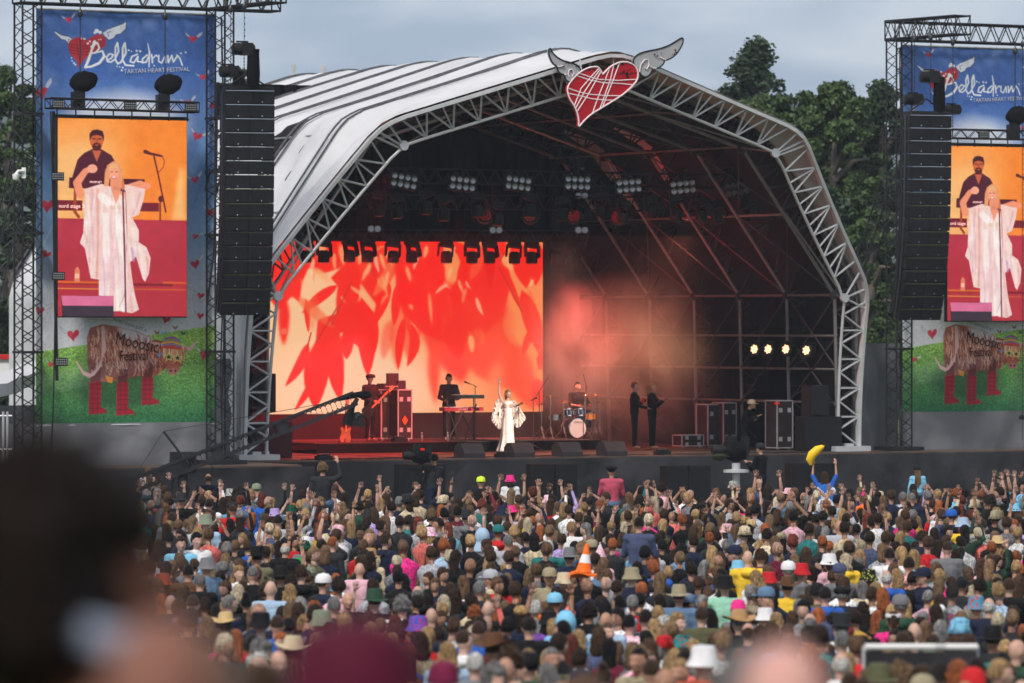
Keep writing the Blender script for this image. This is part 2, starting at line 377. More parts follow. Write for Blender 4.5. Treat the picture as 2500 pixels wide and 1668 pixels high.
# walls
mb = MB(); pr = smp(OUT, 60); c = len(pr)
mb.add([rp(p, 15.02) for p in pr], [tuple(range(c))]); mb.build('rear_wall', M['pvc'], stg)
mb = MB()
def wavy(mb, u0, u1, v, z0, z1, amp=.06, per=.5, n=None, axis='u'):
    n = n or int(abs(u1-u0)/per*6)+2; vs = []
    for i in range(n+1):
        t = i/n; a = u0+(u1-u0)*t; o = amp*(math.sin(a/per*6.28)+.4*math.sin(a/per*2.6+1))
        for z in (z0, z1): vs.append(SP(a, v+o, z) if axis == 'u' else SP(v+o, a, z))
    mb.add(vs, [(2*i, 2*i+2, 2*i+3, 2*i+1) for i in range(n)])
wavy(mb, -9, 6.3, 10.3, FLOOR, 12.0, .07, .45); mb.build('back_drape', M['blkfab'], stg)
mb = MB(); wavy(mb, 6.3, 9.0, 14.0, FLOOR, 9, .07, .5); mb.build('rear_drape', M['blkfab'], stg); mb = MB(); wavy(mb, 2.6, 15, 9.15, FLOOR, FLOOR+4.3, .03, .6, axis='v'); mb.build('side_drape', M['blkfab'], stg); mb = MB(); wavy(mb, 0, 15, -9.15, FLOOR, FLOOR+4.3, .03, .6, axis='v'); mb.build('side_drape', M['blkfab'], stg)
# deck with planks, wings
VL = -1.45
mb = MB(); mb.obox(SP(0, (VL+15)/2, FLOOR-.1), U*9.9, V*((15-VL)/2), ZV*.1)
mb.build('deck', M['deck'], stg)
mb = MB()
for i in range(9): mb.obox(SP(0, VL+1.2*i+.6, FLOOR+.002), U*9.8, V*.006, ZV*.003)
for i in range(-8, 9): mb.obox(SP(i*1.2, 6, FLOOR+.0025), U*.006, V*7.3, ZV*.003)
mb.build('deck_joint', M['blk'], stg)
# front skirt of the stage and both sound wings (one long black cloth)
def fold_cloth(name, m, pts, z0, z1, parent=None, amp=.05, per=.9, rows=8, seed=1, **kw):
    from mathutils import noise as NZ
    mb = MB(); P = []; 
    for a, b in zip(pts[:-1], pts[1:]):
        n = int((b-a).length/.12)+1
        for i in range(n): P.append(a+(b-a)*(i/n))
    P.append(pts[-1]); vs = []; n = len(P); d = (pts[-1]-pts[0]).normalized(); nn = Vector((d.y, -d.x, 0)); L0 = 0
    for j in range(rows+1):
        t = j/rows
        for i, p in enumerate(P):
            s = i*.12
            o = amp*(NZ.noise(Vector((s/per, t*1.3*(z1-z0), seed)))*1.6+.6*NZ.noise(Vector((s/per*2.7, t*3+s*.4, seed+9))))
            vs.append(p+nn*(o+amp)+ZV*(z0+(z1-z0)*t))
    mb.add(vs, [(j*n+i, j*n+i+1, (j+1)*n+i+1, (j+1)*n+i) for j in range(rows) for i in range(n-1)])
    return mb.build(name, m, parent, **kw)
fold_cloth('stage_skirt', M['skirt'], [SP(-22, -4.75, 0), SP(-9.8, -4.75, 0), SP(-9.65, VL-.15, 0), SP(9.6, VL-.1, 0), SP(10.0, -1.7, 0), SP(22, -1.7, 0)], .0, FLOOR-.03, label='black cloth skirt along the foot of the stage and its sound wings', cat='stage skirt', amp=.07)
for u0, u1, v0, nm in ((-22, -9.95, -4.5, 'left'), (9.95, 22, -1.6, 'right')):
    mb = MB(); mb.obox(SP((u0+u1)/2, v0+2.2, FLOOR-.1), U*((u1-u0)/2), V*2.2, ZV*.1)
    mb.build('sound_wing_deck', M['deck'], label='sound wing platform under the %s tower' % nm, cat='platform')

# ---------- risers
def riser(u0, u1, v0, v1, h, lab):
    mb = MB(); n = 24
    mb.obox(SP((u0+u1)/2, (v0+v1)/2, FLOOR+h-.04), U*((u1-u0)/2), V*((v1-v0)/2), ZV*.04)
    t = thing('riser', SP((u0+u1)/2, (v0+v1)/2, FLOOR), lab, 'riser'); mb.build('platform', M['riser'], t)
    mb = MB()
    vs = []
    for i in range(61):
        a = u0+(u1-u0)*i/60; o = .02*math.sin(a*9)+.012*math.sin(a*23)
        vs += [SP(a, v0-.03+o, FLOOR+.005), SP(a, v0-.03+o*.4, FLOOR+h-.02)]
    mb.add(vs, [(2*i, 2*i+2, 2*i+3, 2*i+1) for i in range(60)]); mb.build('valance', M['blkfab'], t)
RH = .28
riser(-5.0, .6, 4.6, 8.6, RH, 'black carpeted riser carrying the guitarist, flight cases and keyboards')
riser(1.05, 3.9, 4.7, 8.2, RH, 'black carpeted riser under the drum kit')

# ================================================================ sound towers
def tower_column(mb, u, v, z0, z1, w=.5):
    boxtruss(mb, SP(u, v, z0), SP(u, v, z1), w, w, V, int((z1-z0)/.55), .028, .014, 6)
def make_tower(u0, v0, side, lab):
    """side=-1: cantilever to the inside on the right of the left tower; towers are mirror pairs"""
    w = 5.18; ui, uo = (u0, u0-w) if side < 0 else (u0, u0+w)
    t = thing('sound_tower', SP((ui+uo)/2, v0, FLOOR), lab, 'truss tower')
    for u in (ui, uo):
        mb = MB(); tower_column(mb, u, v0, FLOOR+.1, 13.1); 
        for z in (4.6, 7.5, 10.4): mb.obox(SP(u, v0, z), U*.29, V*.29, ZV*.03)
        mb.obox(SP(u, v0, FLOOR+.06), U*.5, V*.5, ZV*.05)
        mb.build('column', M['blk'], t)
    mb = MB(); a, b = (uo-.3, ui+1.55) if side < 0 else (ui-.3, uo+1)
    boxtruss(mb, SP(a, v0, 13.35), SP(b, v0, 13.35), .5, .5, ZV, 13, .032, .02, 6); mb.build('top_beam', M['blk'], t)
    mb = MB(); boxtruss(mb, SP(ui+.1, v0+.5, 13.4), SP(ui+.3 if side < 0 else ui+.35, v0-2.6, 13.4), .5, .5, ZV, 6, .03, .018, 6)
    mb.build('cantilever_beam', M['blk'], t)
    # rear brace
    mb = MB(); boxtruss(mb, SP(ui-.2*side*0, v0+.3, 9.2), SP(ui, v0+4.6, 2.0), .45, .45, U, 14, .026, .013, 5, tri=True)
    boxtruss(mb, SP(uo, v0+.3, 9.2), SP(uo, v0+4.6, 2.0), .45, .45, U, 14, .026, .013, 5, tri=True); mb.build('rear_brace', M['darkmetal'], t)
    mb = MB()
    for du, dv in ((.12, .1), (-.05, -.2)):
        mb.path([SP(ui+du, v0+dv, z)+U*.03*math.sin(z*1.3+du*9) for z in np.arange(1.9, 13, .5)], .02, 5)
    mb.build('cable', M['blk'], t)
    return t
TL = (-11.47, -3.0); TR = (10.6, -.15)
make_tower(*TL, -1, 'black truss tower left of the stage, carrying the left screen and speaker hang')
make_tower(*TR, 1, 'black truss tower right of the stage, carrying the right screen and speaker hang')
# grey tarpaulin under each banner and beside the stage
fold_cloth('tarpaulin', M['tarp'], [SP(-17.0, -2.6, 0), SP(-11.2, -2.6, 0)], FLOOR, 2.85, amp=.06, label='grey tarpaulin below the left printed banner', cat='tarpaulin', seed=3)
fold_cloth('tarpaulin', M['tarp'], [SP(10.9, .25, 0), SP(17, .25, 0)], FLOOR, 2.85, amp=.06, label='grey tarpaulin below the right printed banner', cat='tarpaulin', seed=5)
fold_cloth('tarpaulin', M['tarp'], [SP(9.55, .6, 0), SP(10.5, 1.0, 0), SP(11.5, 1.3, 0)], FLOOR, 4.75, amp=.07, per=.35, rows=20, label='tall grey tarpaulin closing the gap between stage and right tower', cat='tarpaulin', seed=7)
fold_cloth('tarpaulin', M['tarp'], [SP(-11.3, -1.0, 0), SP(-9.6, .5, 0)], FLOOR, 4.4, amp=.07, per=.4, rows=20, label='creased grey tarpaulin between left tower and stage leg', cat='tarpaulin', seed=8)
# low white canopy and grey tarp far left
mb = MB(); a = aty(-120, 985, 118); b = aty(86, 908, 121)
vs = []
for i in range(13):
    t = i/12
    for q, (dy, dz) in enumerate(((0, -.32), (0, 0), (1.5, .35), (3, .2))):
        p = a+(b-a)*t; vs.append(p+Vector((0, dy, dz+.03*math.sin(i*2+q))))
mb.add(vs, [(4*i+q, 4*i+4+q, 4*i+5+q, 4*i+1+q) for i in range(12) for q in range(3)])
mb.build('canopy', M['pvc'], label='low white sloping canopy at the far left behind the tower', cat='canopy')
fold_cloth('tarpaulin', M['tarp'], [aty(-130, 790, 118.3)*1, aty(88, 790, 120.8)*1], -3.7, -2.0-.35*0, amp=.06, label='grey tarpaulin hanging below the low white canopy at far left', cat='tarpaulin', seed=11)
mb = MB()
for i, x in enumerate((-60, 8, 18)): p = aty(x, 790, 117); p.z = 0; mb.tube(p, p+ZV*3.2, .03)
for z in (1.5, 2.3, 3.1): p = aty(-90, 790, 117); q = aty(30, 790, 117); p.z = q.z = z; mb.tube(p, q, .025)
mb.build('scaffold', M['alu'], label='bare aluminium scaffold frame at the far left edge', cat='scaffold')
mb = MB(); p = aty(-20, 915, 150); mb.box(p, (6, 3, 1.0)); o = mb.build('site_cabin', M['white'], label='white site cabin with red roof edge far left', cat='cabin')
mb = MB(); mb.box(p+ZV*.55, (6.2, 3.2, .12)); mb.build('roof_edge', M['red'], o)

# ================================================================ generic fixtures
def proto_moving_head():
    t = thing('moving_head_lamp', (0, 0, 0), 'x', 'stage lamp')
    mb = MB(); mb.box((0, 0, -.09), (.36, .26, .14)); mb.box((0, 0, -.01), (.12, .06, .06)); mb.build('base', M['cabinet'], t)
    mb = MB()
    for s in (-1, 1): mb.box((s*.2, 0, -.34), (.05, .14, .34))
    mb.box((0, 0, -.19), (.42, .14, .06)); mb.build('yoke', M['cabinet'], t)
    mb = MB(); mb.lathe([(.09, .14), (.15, .1), (.165, -.02), (.165, -.16), (.15, -.2)], (0, 0, -.46), 14); h = mb.build('head', M['cabinet'], t)
    mb = MB(); mb.lathe([(.135, -.215), (.1, -.225), (.02, -.228)], (0, 0, -.46), 14); mb.build('lens', M['lensdark'], h)
    return t
PRM = []
mh = proto_moving_head(); PRM.append(mh)
def proto_blinder():
    t = thing('blinder_lamp', (0, 0, 0), 'x', 'stage lamp')
    mb = MB(); mb.box((0, 0, 0), (.78, .12, .44)); mb.box((0, .02, .27), (.1, .06, .14)); mb.box((-.41, .03, .1), (.03, .05, .3)); mb.box((.41, .03, .1), (.03, .05, .3)); mb.build('frame', M['cabinet'], t)
    rx = Matrix.Rotation(R(90), 3, 'X')
    for j in range(2):
        for i in range(4):
            mb = MB(); mb.lathe([(.085, -.02), (.09, .02), (.07, .035), (.02, .03)], (-.28+.187*i, -.065, .1-.2*j), 12, rot=rx); mb.build('bulb', M['glasslens'], t)
    return t
bl = proto_blinder(); PRM.append(bl)
blinders = [(984, 442, .16), (1127, 448, .1), (1263, 448, .12), (1408, 447, 0.02), (1533, 454, -.08), (1665, 457, -.1), (1797, 461, -.18)]
ORD = ['first', 'second', 'third', 'fourth', 'fifth', 'sixth', 'seventh', 'eighth', 'ninth', 'tenth', 'eleventh', 'twelfth', 'thirteenth', 'fourteenth']
for i, (x, y, tl) in enumerate(blinders):
    o = bl if i == 0 else dup(bl)
    o.location = onv(x, y, 2.6); o.rotation_euler = (0, tl, STAGE_ROT*.7)
    o['label'] = '%s eight-bulb blinder from the left on the front lighting truss' % ORD[i]; o['group'] = 'blinders on the front lighting truss'
def light_truss(pa, pb, v, h, lab, nb):
    mb = MB(); boxtruss(mb, onv(*pa, v), onv(*pb, v), .35, h, ZV, nb, .025, .013, 5)
    return mb.build('lighting_truss', M['blk'], label=lab, cat='truss')
light_truss((925, 428), (1850, 446), 2.9, .38, 'front lighting truss carrying the row of blinders', 26)
light_truss((860, 492), (1760, 500), 5.2, .38, 'middle lighting truss hung with dark moving lamps', 26)
light_truss((690, 573), (1420, 577), 8.2, .3, 'rear lighting truss just above the big red screen', 24)
mcnt = 0
rowA = [(925, 466), (970, 472), (1040, 462), (1083, 478), (1165, 470), (1215, 490), (1293, 470), (1373, 480), (1465, 470), (1520, 488), (1588, 474), (1650, 480), (1712, 482), (1750, 488), (1818, 482)]
rowC = [(746, 583), (790, 583), (853, 582), (897, 583), (960, 584), (1005, 584), (1090, 585), (1152, 586), (1195, 586), (1256, 587), (1298, 587), (1360, 590), (1395, 590)]
for row, v, gname, txt in ((rowA, 2.9, 'moving lamps under the front truss', 'dark moving lamp under the front truss, number'), (rowC, 8.1, 'moving lamps above the red screen', 'black moving lamp')):
    for i, (x, y) in enumerate(row):
        o = mh if mcnt == 0 else dup(mh); mcnt += 1
        o.location = onv(x, y, v); o.rotation_euler = (0, 0, STAGE_ROT*.8+random.uniform(-.4, .4))
        o['label'] = ('%s moving lamp from the left, silhouetted along the red screen top' if v > 5 else '%s dark moving lamp from the left under the front truss') % (ORD[i] if i < 14 else 'last'); o['group'] = gname
        if v < 5: o.children[2].rotation_euler = (random.uniform(-.5, .3), random.uniform(-.4, .4), 0)
# red led pars (lit dots) under the middle truss and twin white blinders
M['redled'] = mat('red_led', (.2, 0, 0), .3, 0, 0, emit=(1, .03, .02), estr=.3)
M['amber'] = mat('lit_amber_lamp', (.6, .3, .1), .3, 0, 0, emit=(1, .62, .32), estr=1.1)
par = thing('led_lamp', (0, 0, 0), 'x', 'stage lamp'); PRM.append(par)
mb = MB(); rx = Matrix.Rotation(R(90), 3, 'X'); mb.lathe([(.1, -.2), (.19, -.14), (.2, .0), (.17, .01)], (0, 0, 0), 16, rot=rx); mb.box((0, .1, .22), (.3, .08, .04)); mb.box((-.22, .1, .1), (.03, .05, .26)); mb.box((.22, .1, .1), (.03, .05, .26)); mb.build('housing', M['cabinet'], par)
mb = MB()
for r_, n_ in ((0, 1), (.06, 6), (.12, 12)):
    for q in range(n_): a = 2*math.pi*q/n_; mb.ell((r_*math.cos(a), -.015, r_*math.sin(a)), (.014, .01, .014), 6, 4)
mb.build('led_cluster', M['redled'], par)
for i, (x, y) in enumerate([(1185, 525), (1294, 527), (1402, 527), (1507, 529)]):
    o = par if i == 0 else dup(par); o.location = onv(x, y, 5.0); o.rotation_euler = (R(-18), 0, R(12-16*i)); o.scale = (1.15,)*3
    o['label'] = '%s red-dotted lamp from the left under the middle truss' % ORD[i]; o['group'] = 'red dotted lamps'
tw = thing('twin_blinder_lamp', (0, 0, 0), 'x', 'stage lamp'); PRM.append(tw)
mb = MB(); mb.box((0, .05, 0), (.36, .1, .2)); mb.build('frame', M['cabinet'], tw)
for s in (-1, 1):
    mb = MB(); mb.lathe([(.085, 0), (.085, .02), (.06, .02), (.055, .005), (.03, .005), (.03, .03), (0.005, .03)], (s*.09, 0, 0), 16, rot=rx); mb.build('bulb', M['glasslens'], tw)
for i, (x, y, w) in enumerate([(914, 559, 'below the left shoulder of the arch'), (1211, 562, 'above the middle of the red screen'), (1420, 562, 'right of the red screen top corner'), (1420, 478, 'under the fourth blinder')]):
    o = tw if i == 0 else dup(tw); o.location = onv(x, y, 5.0); o.rotation_euler = (0, 0, R(6)); o['label'] = 'twin round white lamp '+w; o['group'] = 'twin round white lamps'
ap = dup(par); 
mb = MB(); mb.ell((0, -.02, 0), (.1, .015, .1), 14, 8)
for q in range(7): a = 2*math.pi*q/7; mb.ell((.1*math.cos(a), -.035, .1*math.sin(a)), (.03, .02, .03), 8, 6)
qa = mb.build('lit_lens', M['amber']); ap.children[1].data = qa.data; ap.children[1].name = 'lit_lens'; bpy.data.objects.remove(qa)
for i, (x, y, v) in enumerate([(1843, 853, 3.6), (1877, 853, 2.9), (1920, 853, 2.0), (1970, 856, .95)]):
    o = ap if i == 0 else dup(ap); o.location = onv(x, y, v); o.rotation_euler = (R(-8), 0, R(-42)); o.scale = (1.0,)*3
    o['label'] = '%s warm lit side lamp from the left between the right-hand ribs' % ORD[i]; o['group'] = 'lit amber side lamps'; o['category'] = 'stage lamp'
# motors on chains
def hoist(name, pt, ztop, lab, s=1., bag=True, yaw=TH*.6):
    t = local_thing(name, pt, yaw, lab, 'chain hoist')
    mb = MB(); mb.lathe([(.1*s, -.3*s), (.15*s, -.27*s), (.15*s, .22*s), (.11*s, .26*s)], (0, 0, 0), 12, rot=Matrix.Rotation(R(90), 3, 'Y')); mb.box((.05*s, 0, 0), (.26*s, .34*s, .3*s)); mb.box((-.05*s, 0, .18*s), (.3*s, .04, .04)); mb.build('motor', M['cabinet'], t)
    mb = MB(); n = int((ztop-pt.z)/.07)
    for i in range(n):
        z = (ztop-pt.z)*i/n+.1; mb.box((0.01*(i % 2), 0, z), (.03 if i % 2 else .012, .012 if i % 2 else .03, .06))
    for i in range(8): mb.box((0, 0, -.15*s-.08*i), (.026, .014, .06))
    mb.lathe([(.03, -.08), (.06, -.04), (.06, .04), (.03, .1)], (0, 0, ztop-pt.z-.15), 8); mb.build('chain', M['darkmetal'], t)
    if bag:
        mb = MB(); mb.lathe([(.07*s, -.95*s), (.15*s, -.92*s), (.17*s, -.6*s), (.15*s, -.1*s), (.16*s, 0)], (.22*s, -.05, 0), 12, sy=.7); mb.build('chain_bag', M['blkfab'], t)
    return t
hoist('chain_hoist', onv(596, 120, -5.0), 13.2, 'chain hoist with long cloth bag above the left speaker hang, against the sky', 1.0)
hoist('chain_hoist', onv(563, 175, -3.9), 13.2, 'lower chain hoist just left of the bagged one above the left speaker hang', .95)
hoist('chain_hoist', onv(1410, 400, 2.9), 11.4, 'small chain hoist above the fourth blinder inside the roof', .7, False)
hoist('chain_hoist', onv(1803, 412, 2.9), 10.4, 'small chain hoist above the rightmost blinder inside the roof', .7, False)
hoist('chain_hoist', onv(2272, 188, -2.2), 13.2, 'chain hoist with cloth bag in front of the right banner logo', 1.05)
hoist('chain_hoist', onv(2232, 243, -1.7), 13.2, 'lower chain hoist on top of the right speaker hang', 1.0, False)
hoist('chain_hoist', onv(2326, 268, -.6), 13.2, 'chain hoist on the small truss above the right screen', .9, False)
hoist('chain_hoist', onv(2496, 1020, -.8), 13.2, 'long chain hanging at the right edge beside the right screen', .3, False)
# line arrays
def line_array(x0, xt, yt, yb, v, lab, ang, bend):
    """column of 16 cabinets hung at picture column xt, real curve towards the crowd"""
    top = onv(xt, yt, v); zb = onv(xt, yb, v).z; n = 16; h = (top.z-zb)/n
    t = thing('line_array', top, lab, 'speaker array')
    ax = Vector((math.cos(ang), math.sin(ang), 0)); an = Vector((math.sin(ang), -math.cos(ang), 0)); W_ = .62; D_ = .3
    off = 0.; z = top.z
    for i in range(n):
        tilt = 0.01+bend*(i/n)**2.2
        up = (ZV*math.cos(tilt)+an*math.sin(tilt)*1); fw = an*math.cos(tilt)-ZV*math.sin(tilt)
        c = Vector((top.x, top.y, z))-an*off
        mb = MB(); cc = c-up*(h/2)
        mb.k = 0; mb.obox(cc-fw*.02, ax*W_, fw*D_, up*(h/2-.012))
        mb.k = 1
        for s in (-1, 1): mb.obox(cc+fw*(D_-.012)+ax*s*.315, ax*.29, fw*.014, up*(h/2-.03))
        mb.k = 2; mb.obox(cc+fw*(D_+.0)+up*(h/2-.008), ax*(W_-.01), fw*.006, up*.007)
        for s in (-1, 1): mb.lathe([(.016, 0), (.016, .02)], cc+fw*(D_+.0)+ax*s*.3-up*(h/2-.06), 6, rot=Matrix.Rotation(ang, 3, 'Z') @ rx)
        mb.k = 3
        for s in (-1, 1): mb.obox(cc+ax*s*(W_+.012)+up*0, ax*.01, fw*.06, up*(h/2)); mb.obox(cc+ax*s*(W_+.012)-fw*.2, ax*.01, fw*.04, up*(h/2*.8))
        mb.build('speaker_cabinet', [M['cabinet'], M['grille'], M['chrome'], M['darkmetal']], t)
        z -= h*math.cos(tilt); off += h*math.sin(tilt)
    mb = MB(); mb.obox(top+ZV*.06, ax*W_*.95, an*.35, ZV*.04); mb.tube(top+ax*-.5+ZV*.1, top+ZV*.45, .02); mb.tube(top+ax*.5+ZV*.1, top+ZV*.45, .02); mb.build('flying_frame', M['cabinet'], t)
    mb = MB(); mb.path([top-ax*.75+ZV*.2, top-ax*.78-ZV*2, top-ax*.85-ZV*4, top-ax*.95-ZV*5.3-an*.3], .025, 5); mb.build('cable', M['blk'], t)
line_array(0, 604, 222, 768, -4.6, 'tall curved hang of sixteen black speaker cabinets beside the left screen', R(16), .34)
line_array(0, 2262, 282, 781, -2.0, 'tall curved hang of sixteen black speaker cabinets overlapping the right screen', R(20), .42)
# ================================================================ painted pictures: colours on a fine mesh (printed banners, LED screens)
class Ras:
    def __init__(s, w, x0, y0, x1, y1):
        s.x0, s.y0 = x0, y0; s.w = w; s.sc = w/(x1-x0); s.h = int(round((y1-y0)*s.sc))
        s.X, s.Y = np.meshgrid(x0+(np.arange(w)+.5)/s.sc, y0+(np.arange(s.h)+.5)/s.sc); s.a = np.zeros((s.h, s.w, 3)); s.px = 1/s.sc
    def put(s, m, col, sl=None):
        c = np.array(col, float)/255 if not (isinstance(col, np.ndarray) and col.ndim == 3) else col
        a = s.a if sl is None else s.a[sl]; m = m[..., None]; a[:] = a*(1-m)+c*m
    def box(s, xa, ya, xb, yb):
        i0 = max(0, int((xa-s.x0)*s.sc)-1); i1 = min(s.w, int((xb-s.x0)*s.sc)+2); j0 = max(0, int((ya-s.y0)*s.sc)-1); j1 = min(s.h, int((yb-s.y0)*s.sc)+2)
        return (slice(j0, max(j0, j1)), slice(i0, max(i0, i1)))
    def pmask(s, pts, sl):
        X, Y = s.X[sl], s.Y[sl]; n = len(pts); acc = np.zeros(X.shape)
        for ox in (-.25, .25):
            for oy in (-.25, .25):
                ins = np.zeros(X.shape, bool); x = X+ox*s.px; y = Y+oy*s.px
                for i in range(n):
                    xa, ya = pts[i]; xb, yb = pts[(i+1) % n]
                    if ya == yb: continue
                    ins ^= ((ya > y) != (yb > y)) & (x < (xb-xa)*(y-ya)/(yb-ya)+xa)
                acc += ins
        return acc/4
    def poly(s, pts, col, al=1., blur=0):
        p = np.array(pts); b = blur*3
        sl = s.box(p[:, 0].min()-b, p[:, 1].min()-b, p[:, 0].max()+b, p[:, 1].max()+b)
        if s.X[sl].size == 0: return
        m = s.pmask(pts, sl)
        if blur: m = gblur(m, blur*s.sc)
        s.put(m*al, col, sl)
    def stroke(s, pts, w, col, al=1., soft=0):
        p = np.array(pts, float); ws = w if isinstance(w, (list, tuple)) else [w]*len(pts); mw = max(ws)+soft+s.px
        sl = s.box(p[:, 0].min()-mw, p[:, 1].min()-mw, p[:, 0].max()+mw, p[:, 1].max()+mw); X, Y = s.X[sl], s.Y[sl]
        if X.size == 0: return
        m = np.zeros(X.shape)
        for i in range(len(p)-1):
            d = p[i+1]-p[i]; L2 = max(d@d, 1e-9); t = np.clip(((X-p[i, 0])*d[0]+(Y-p[i, 1])*d[1])/L2, 0, 1)
            ds = np.hypot(X-p[i, 0]-t*d[0], Y-p[i, 1]-t*d[1]); ww = (ws[i]+(ws[i+1]-ws[i])*t)/2
            m = np.maximum(m, np.clip((ww-ds)/(s.px+soft)+.5, 0, 1)*np.minimum(1, ww*2/s.px))
        s.put(m*al, col, sl)
    def ell(s, x, y, rx_, ry_, col, al=1., soft=0):
        sl = s.box(x-rx_*1.5-soft, y-ry_*1.5-soft, x+rx_*1.5+soft, y+ry_*1.5+soft); X, Y = s.X[sl], s.Y[sl]
        if X.size == 0: return
        d = (1-np.hypot((X-x)/rx_, (Y-y)/ry_))*min(rx_, ry_); s.put(np.clip(d/(s.px+soft)+.5, 0, 1)*al, col, sl)
def gblur(m, sg):
    if sg < .3: return m
    k = int(sg*3)+1; g = np.exp(-.5*(np.arange(-k, k+1)/sg)**2); g /= g.sum()
    for ax in (0, 1):
        pad = [(0, 0), (0, 0)]; pad[ax] = (k, k); q = np.pad(m, pad, mode='edge'); o = 0
        for i, w in enumerate(g): o = o+w*(q[i:i+m.shape[0], :] if ax == 0 else q[:, i:i+m.shape[1]])
        m = o
    return m
def fnoise(h, w, sg, seed):
    r = np.random.RandomState(seed); n = gblur(r.rand(h, w), sg); return (n-n.min())/(n.max()-n.min()+1e-9)
def leafp(p0, p1, w, curve=0., n=9):
    p0 = np.array(p0, float); p1 = np.array(p1, float); d = p1-p0; L_ = np.hypot(*d); nn = np.array((-d[1], d[0]))/L_
    a = []; b = []
    for i in range(n):
        t = i/(n-1); c = p0+d*t+nn*curve*math.sin(math.pi*t); hw = w/2*math.sin(math.pi*t**.8)**.75 if 0 < t < 1 else 0
        a.append(tuple(c+nn*hw)); b.append(tuple(c-nn*hw))
    return a+b[::-1]
def picture(name, ras, m, org, ax, az, W_, H_, parent, thick=0., wave=0., gain=1., flipname=None):
    """ras -> mesh grid: org = top-left corner, ax right, -az down; sizes in metres"""
    w, h = ras.w, ras.h; i, j = np.meshgrid(np.arange(w), np.arange(h))
    u = (i/(w-1)*W_).ravel(); v = (j/(h-1)*H_).ravel(); off = OFF.get(parent, Vector())
    nrm = Vector((ax.y, -ax.x, 0)); o = org-off
    wv = wave*(np.sin(u*2.1+v*.6)+.5*np.sin(u*5.3-v*1.1)+.6*np.sin(v*1.7)) if wave else 0*u
    P = np.array(o)[None]+np.outer(u, ax)-np.outer(v, az)+np.outer(wv, nrm)
    idx = (j[:-1, :-1]*w+i[:-1, :-1]).ravel(); q = np.c_[idx, idx+w, idx+w+1, idx+1]
    me = bpy.data.meshes.new(name); me.vertices.add(len(P)); me.vertices.foreach_set('co', P.astype('f').ravel())
    me.loops.add(q.size); me.loops.foreach_set('vertex_index', q.ravel().astype('i')); me.polygons.add(len(q))
    me.polygons.foreach_set('loop_start', (np.arange(len(q))*4).astype('i')); me.polygons.foreach_set('use_smooth', np.ones(len(q), bool)); me.update(); me.validate()
    c = np.clip(ras.a, 0, 1); c = np.where(c <= .04045, c/12.92, ((c+.055)/1.055)**2.4)*gain
    at = me.color_attributes.new('Col', 'FLOAT_COLOR', 'POINT'); at.data.foreach_set('color', np.c_[c.reshape(-1, 3), np.ones(w*h)].astype('f').ravel())
    me.materials.append(m); return link(name, me, parent, off=off)
def text(body, m, org, ax, az, size, parent, name='lettering', ang=0., ext=.002, shear=0., align='LEFT', sx=1.):
    cu = bpy.data.curves.new(name, 'FONT'); cu.body = body; cu.size = size; cu.extrude = ext; cu.shear = shear; cu.align_x = align; cu.resolution_u = 2
    cu.materials.append(m); o = link(name, cu, parent)
    x = ax.normalized(); y = az.normalized(); n = x.cross(y); x2 = x*math.cos(ang)+y*math.sin(ang); y2 = y*math.cos(ang)-x*math.sin(ang)
    off = OFF.get(parent, Vector()); p = org-off
    mt = Matrix(((x2.x, y2.x, n.x, p.x), (x2.y, y2.y, n.y, p.y), (x2.z, y2.z, n.z, p.z), (0, 0, 0, 1)))
    o.matrix_local = mt @ Matrix.Diagonal((sx, 1, 1, 1))
    dg = bpy.context.evaluated_depsgraph_get(); dg.update(); me = bpy.data.meshes.new_from_object(o.evaluated_get(dg)); ml = o.matrix_local.copy(); bpy.data.objects.remove(o)
    o = link(name, me, parent); o.matrix_local = ml; return o

# ---- banner painting (coordinates: enlarged photograph units, 3.136 per photo pixel)
B = Ras(300, 268, 20, 1585, 3270); n_ = fnoise(B.h, B.w, 9, 1); n2 = fnoise(B.h, B.w, 2.5, 2); n3 = fnoise(B.h, B.w, .7, 3)
yy = B.Y; ks = [20, 500, 760, 1200, 1700, 2200, 2600, 3270]; 
cs = np.array([(66, 98, 160), (58, 92, 158), (90, 124, 180), (88, 126, 180), (122, 160, 200), (184, 190, 206), (196, 196, 200), (190, 190, 195)])/255
for c in range(3): B.a[..., c] = np.interp(yy, ks, cs[:, c])
B.a *= (.86+.28*n2*.6+.14*n3)[..., None]
cl = np.clip((n_-.5)*4, 0, 1)*(yy < 2000)*.42; B.put(cl, (150, 165, 205))
B.ell(920, 900, 430, 250, (215, 218, 232), .85, soft=120); B.ell(700, 1050, 330, 240, (190, 200, 225), .5, soft=150)
B.stroke([(420, 1650), (300, 1900)], 14, (190, 205, 225), .5); B.stroke([(1420, 1250), (1560, 880)], 60, (120, 160, 205), .4)
for q in range(9): B.stroke([(1420+q*14, 1500-q*70), (1560-(q % 2)*60, 1440-q*60)], 7, (90, 130, 180), .55)
B.stroke([(1420, 1560), (1580, 1050)], 10, (85, 125, 175), .6); B.stroke([(1440, 1800), (1585, 1500)], 6, (120, 150, 190), .5)
g = np.clip((yy-(2690-(B.X-268)*.16))/8, 0, 1); gt = np.clip((yy-2600)/620, 0, 1)[..., None]
gc = np.array((140, 180, 80))/255*(1-gt)+np.array((40, 96, 58))/255*gt; gc = gc*(.6+.8*n3[..., None]); B.put(g, gc)
B.ell(850, 2980, 330, 150, (22, 52, 36), .55, soft=60)
rg = random.Random(3)
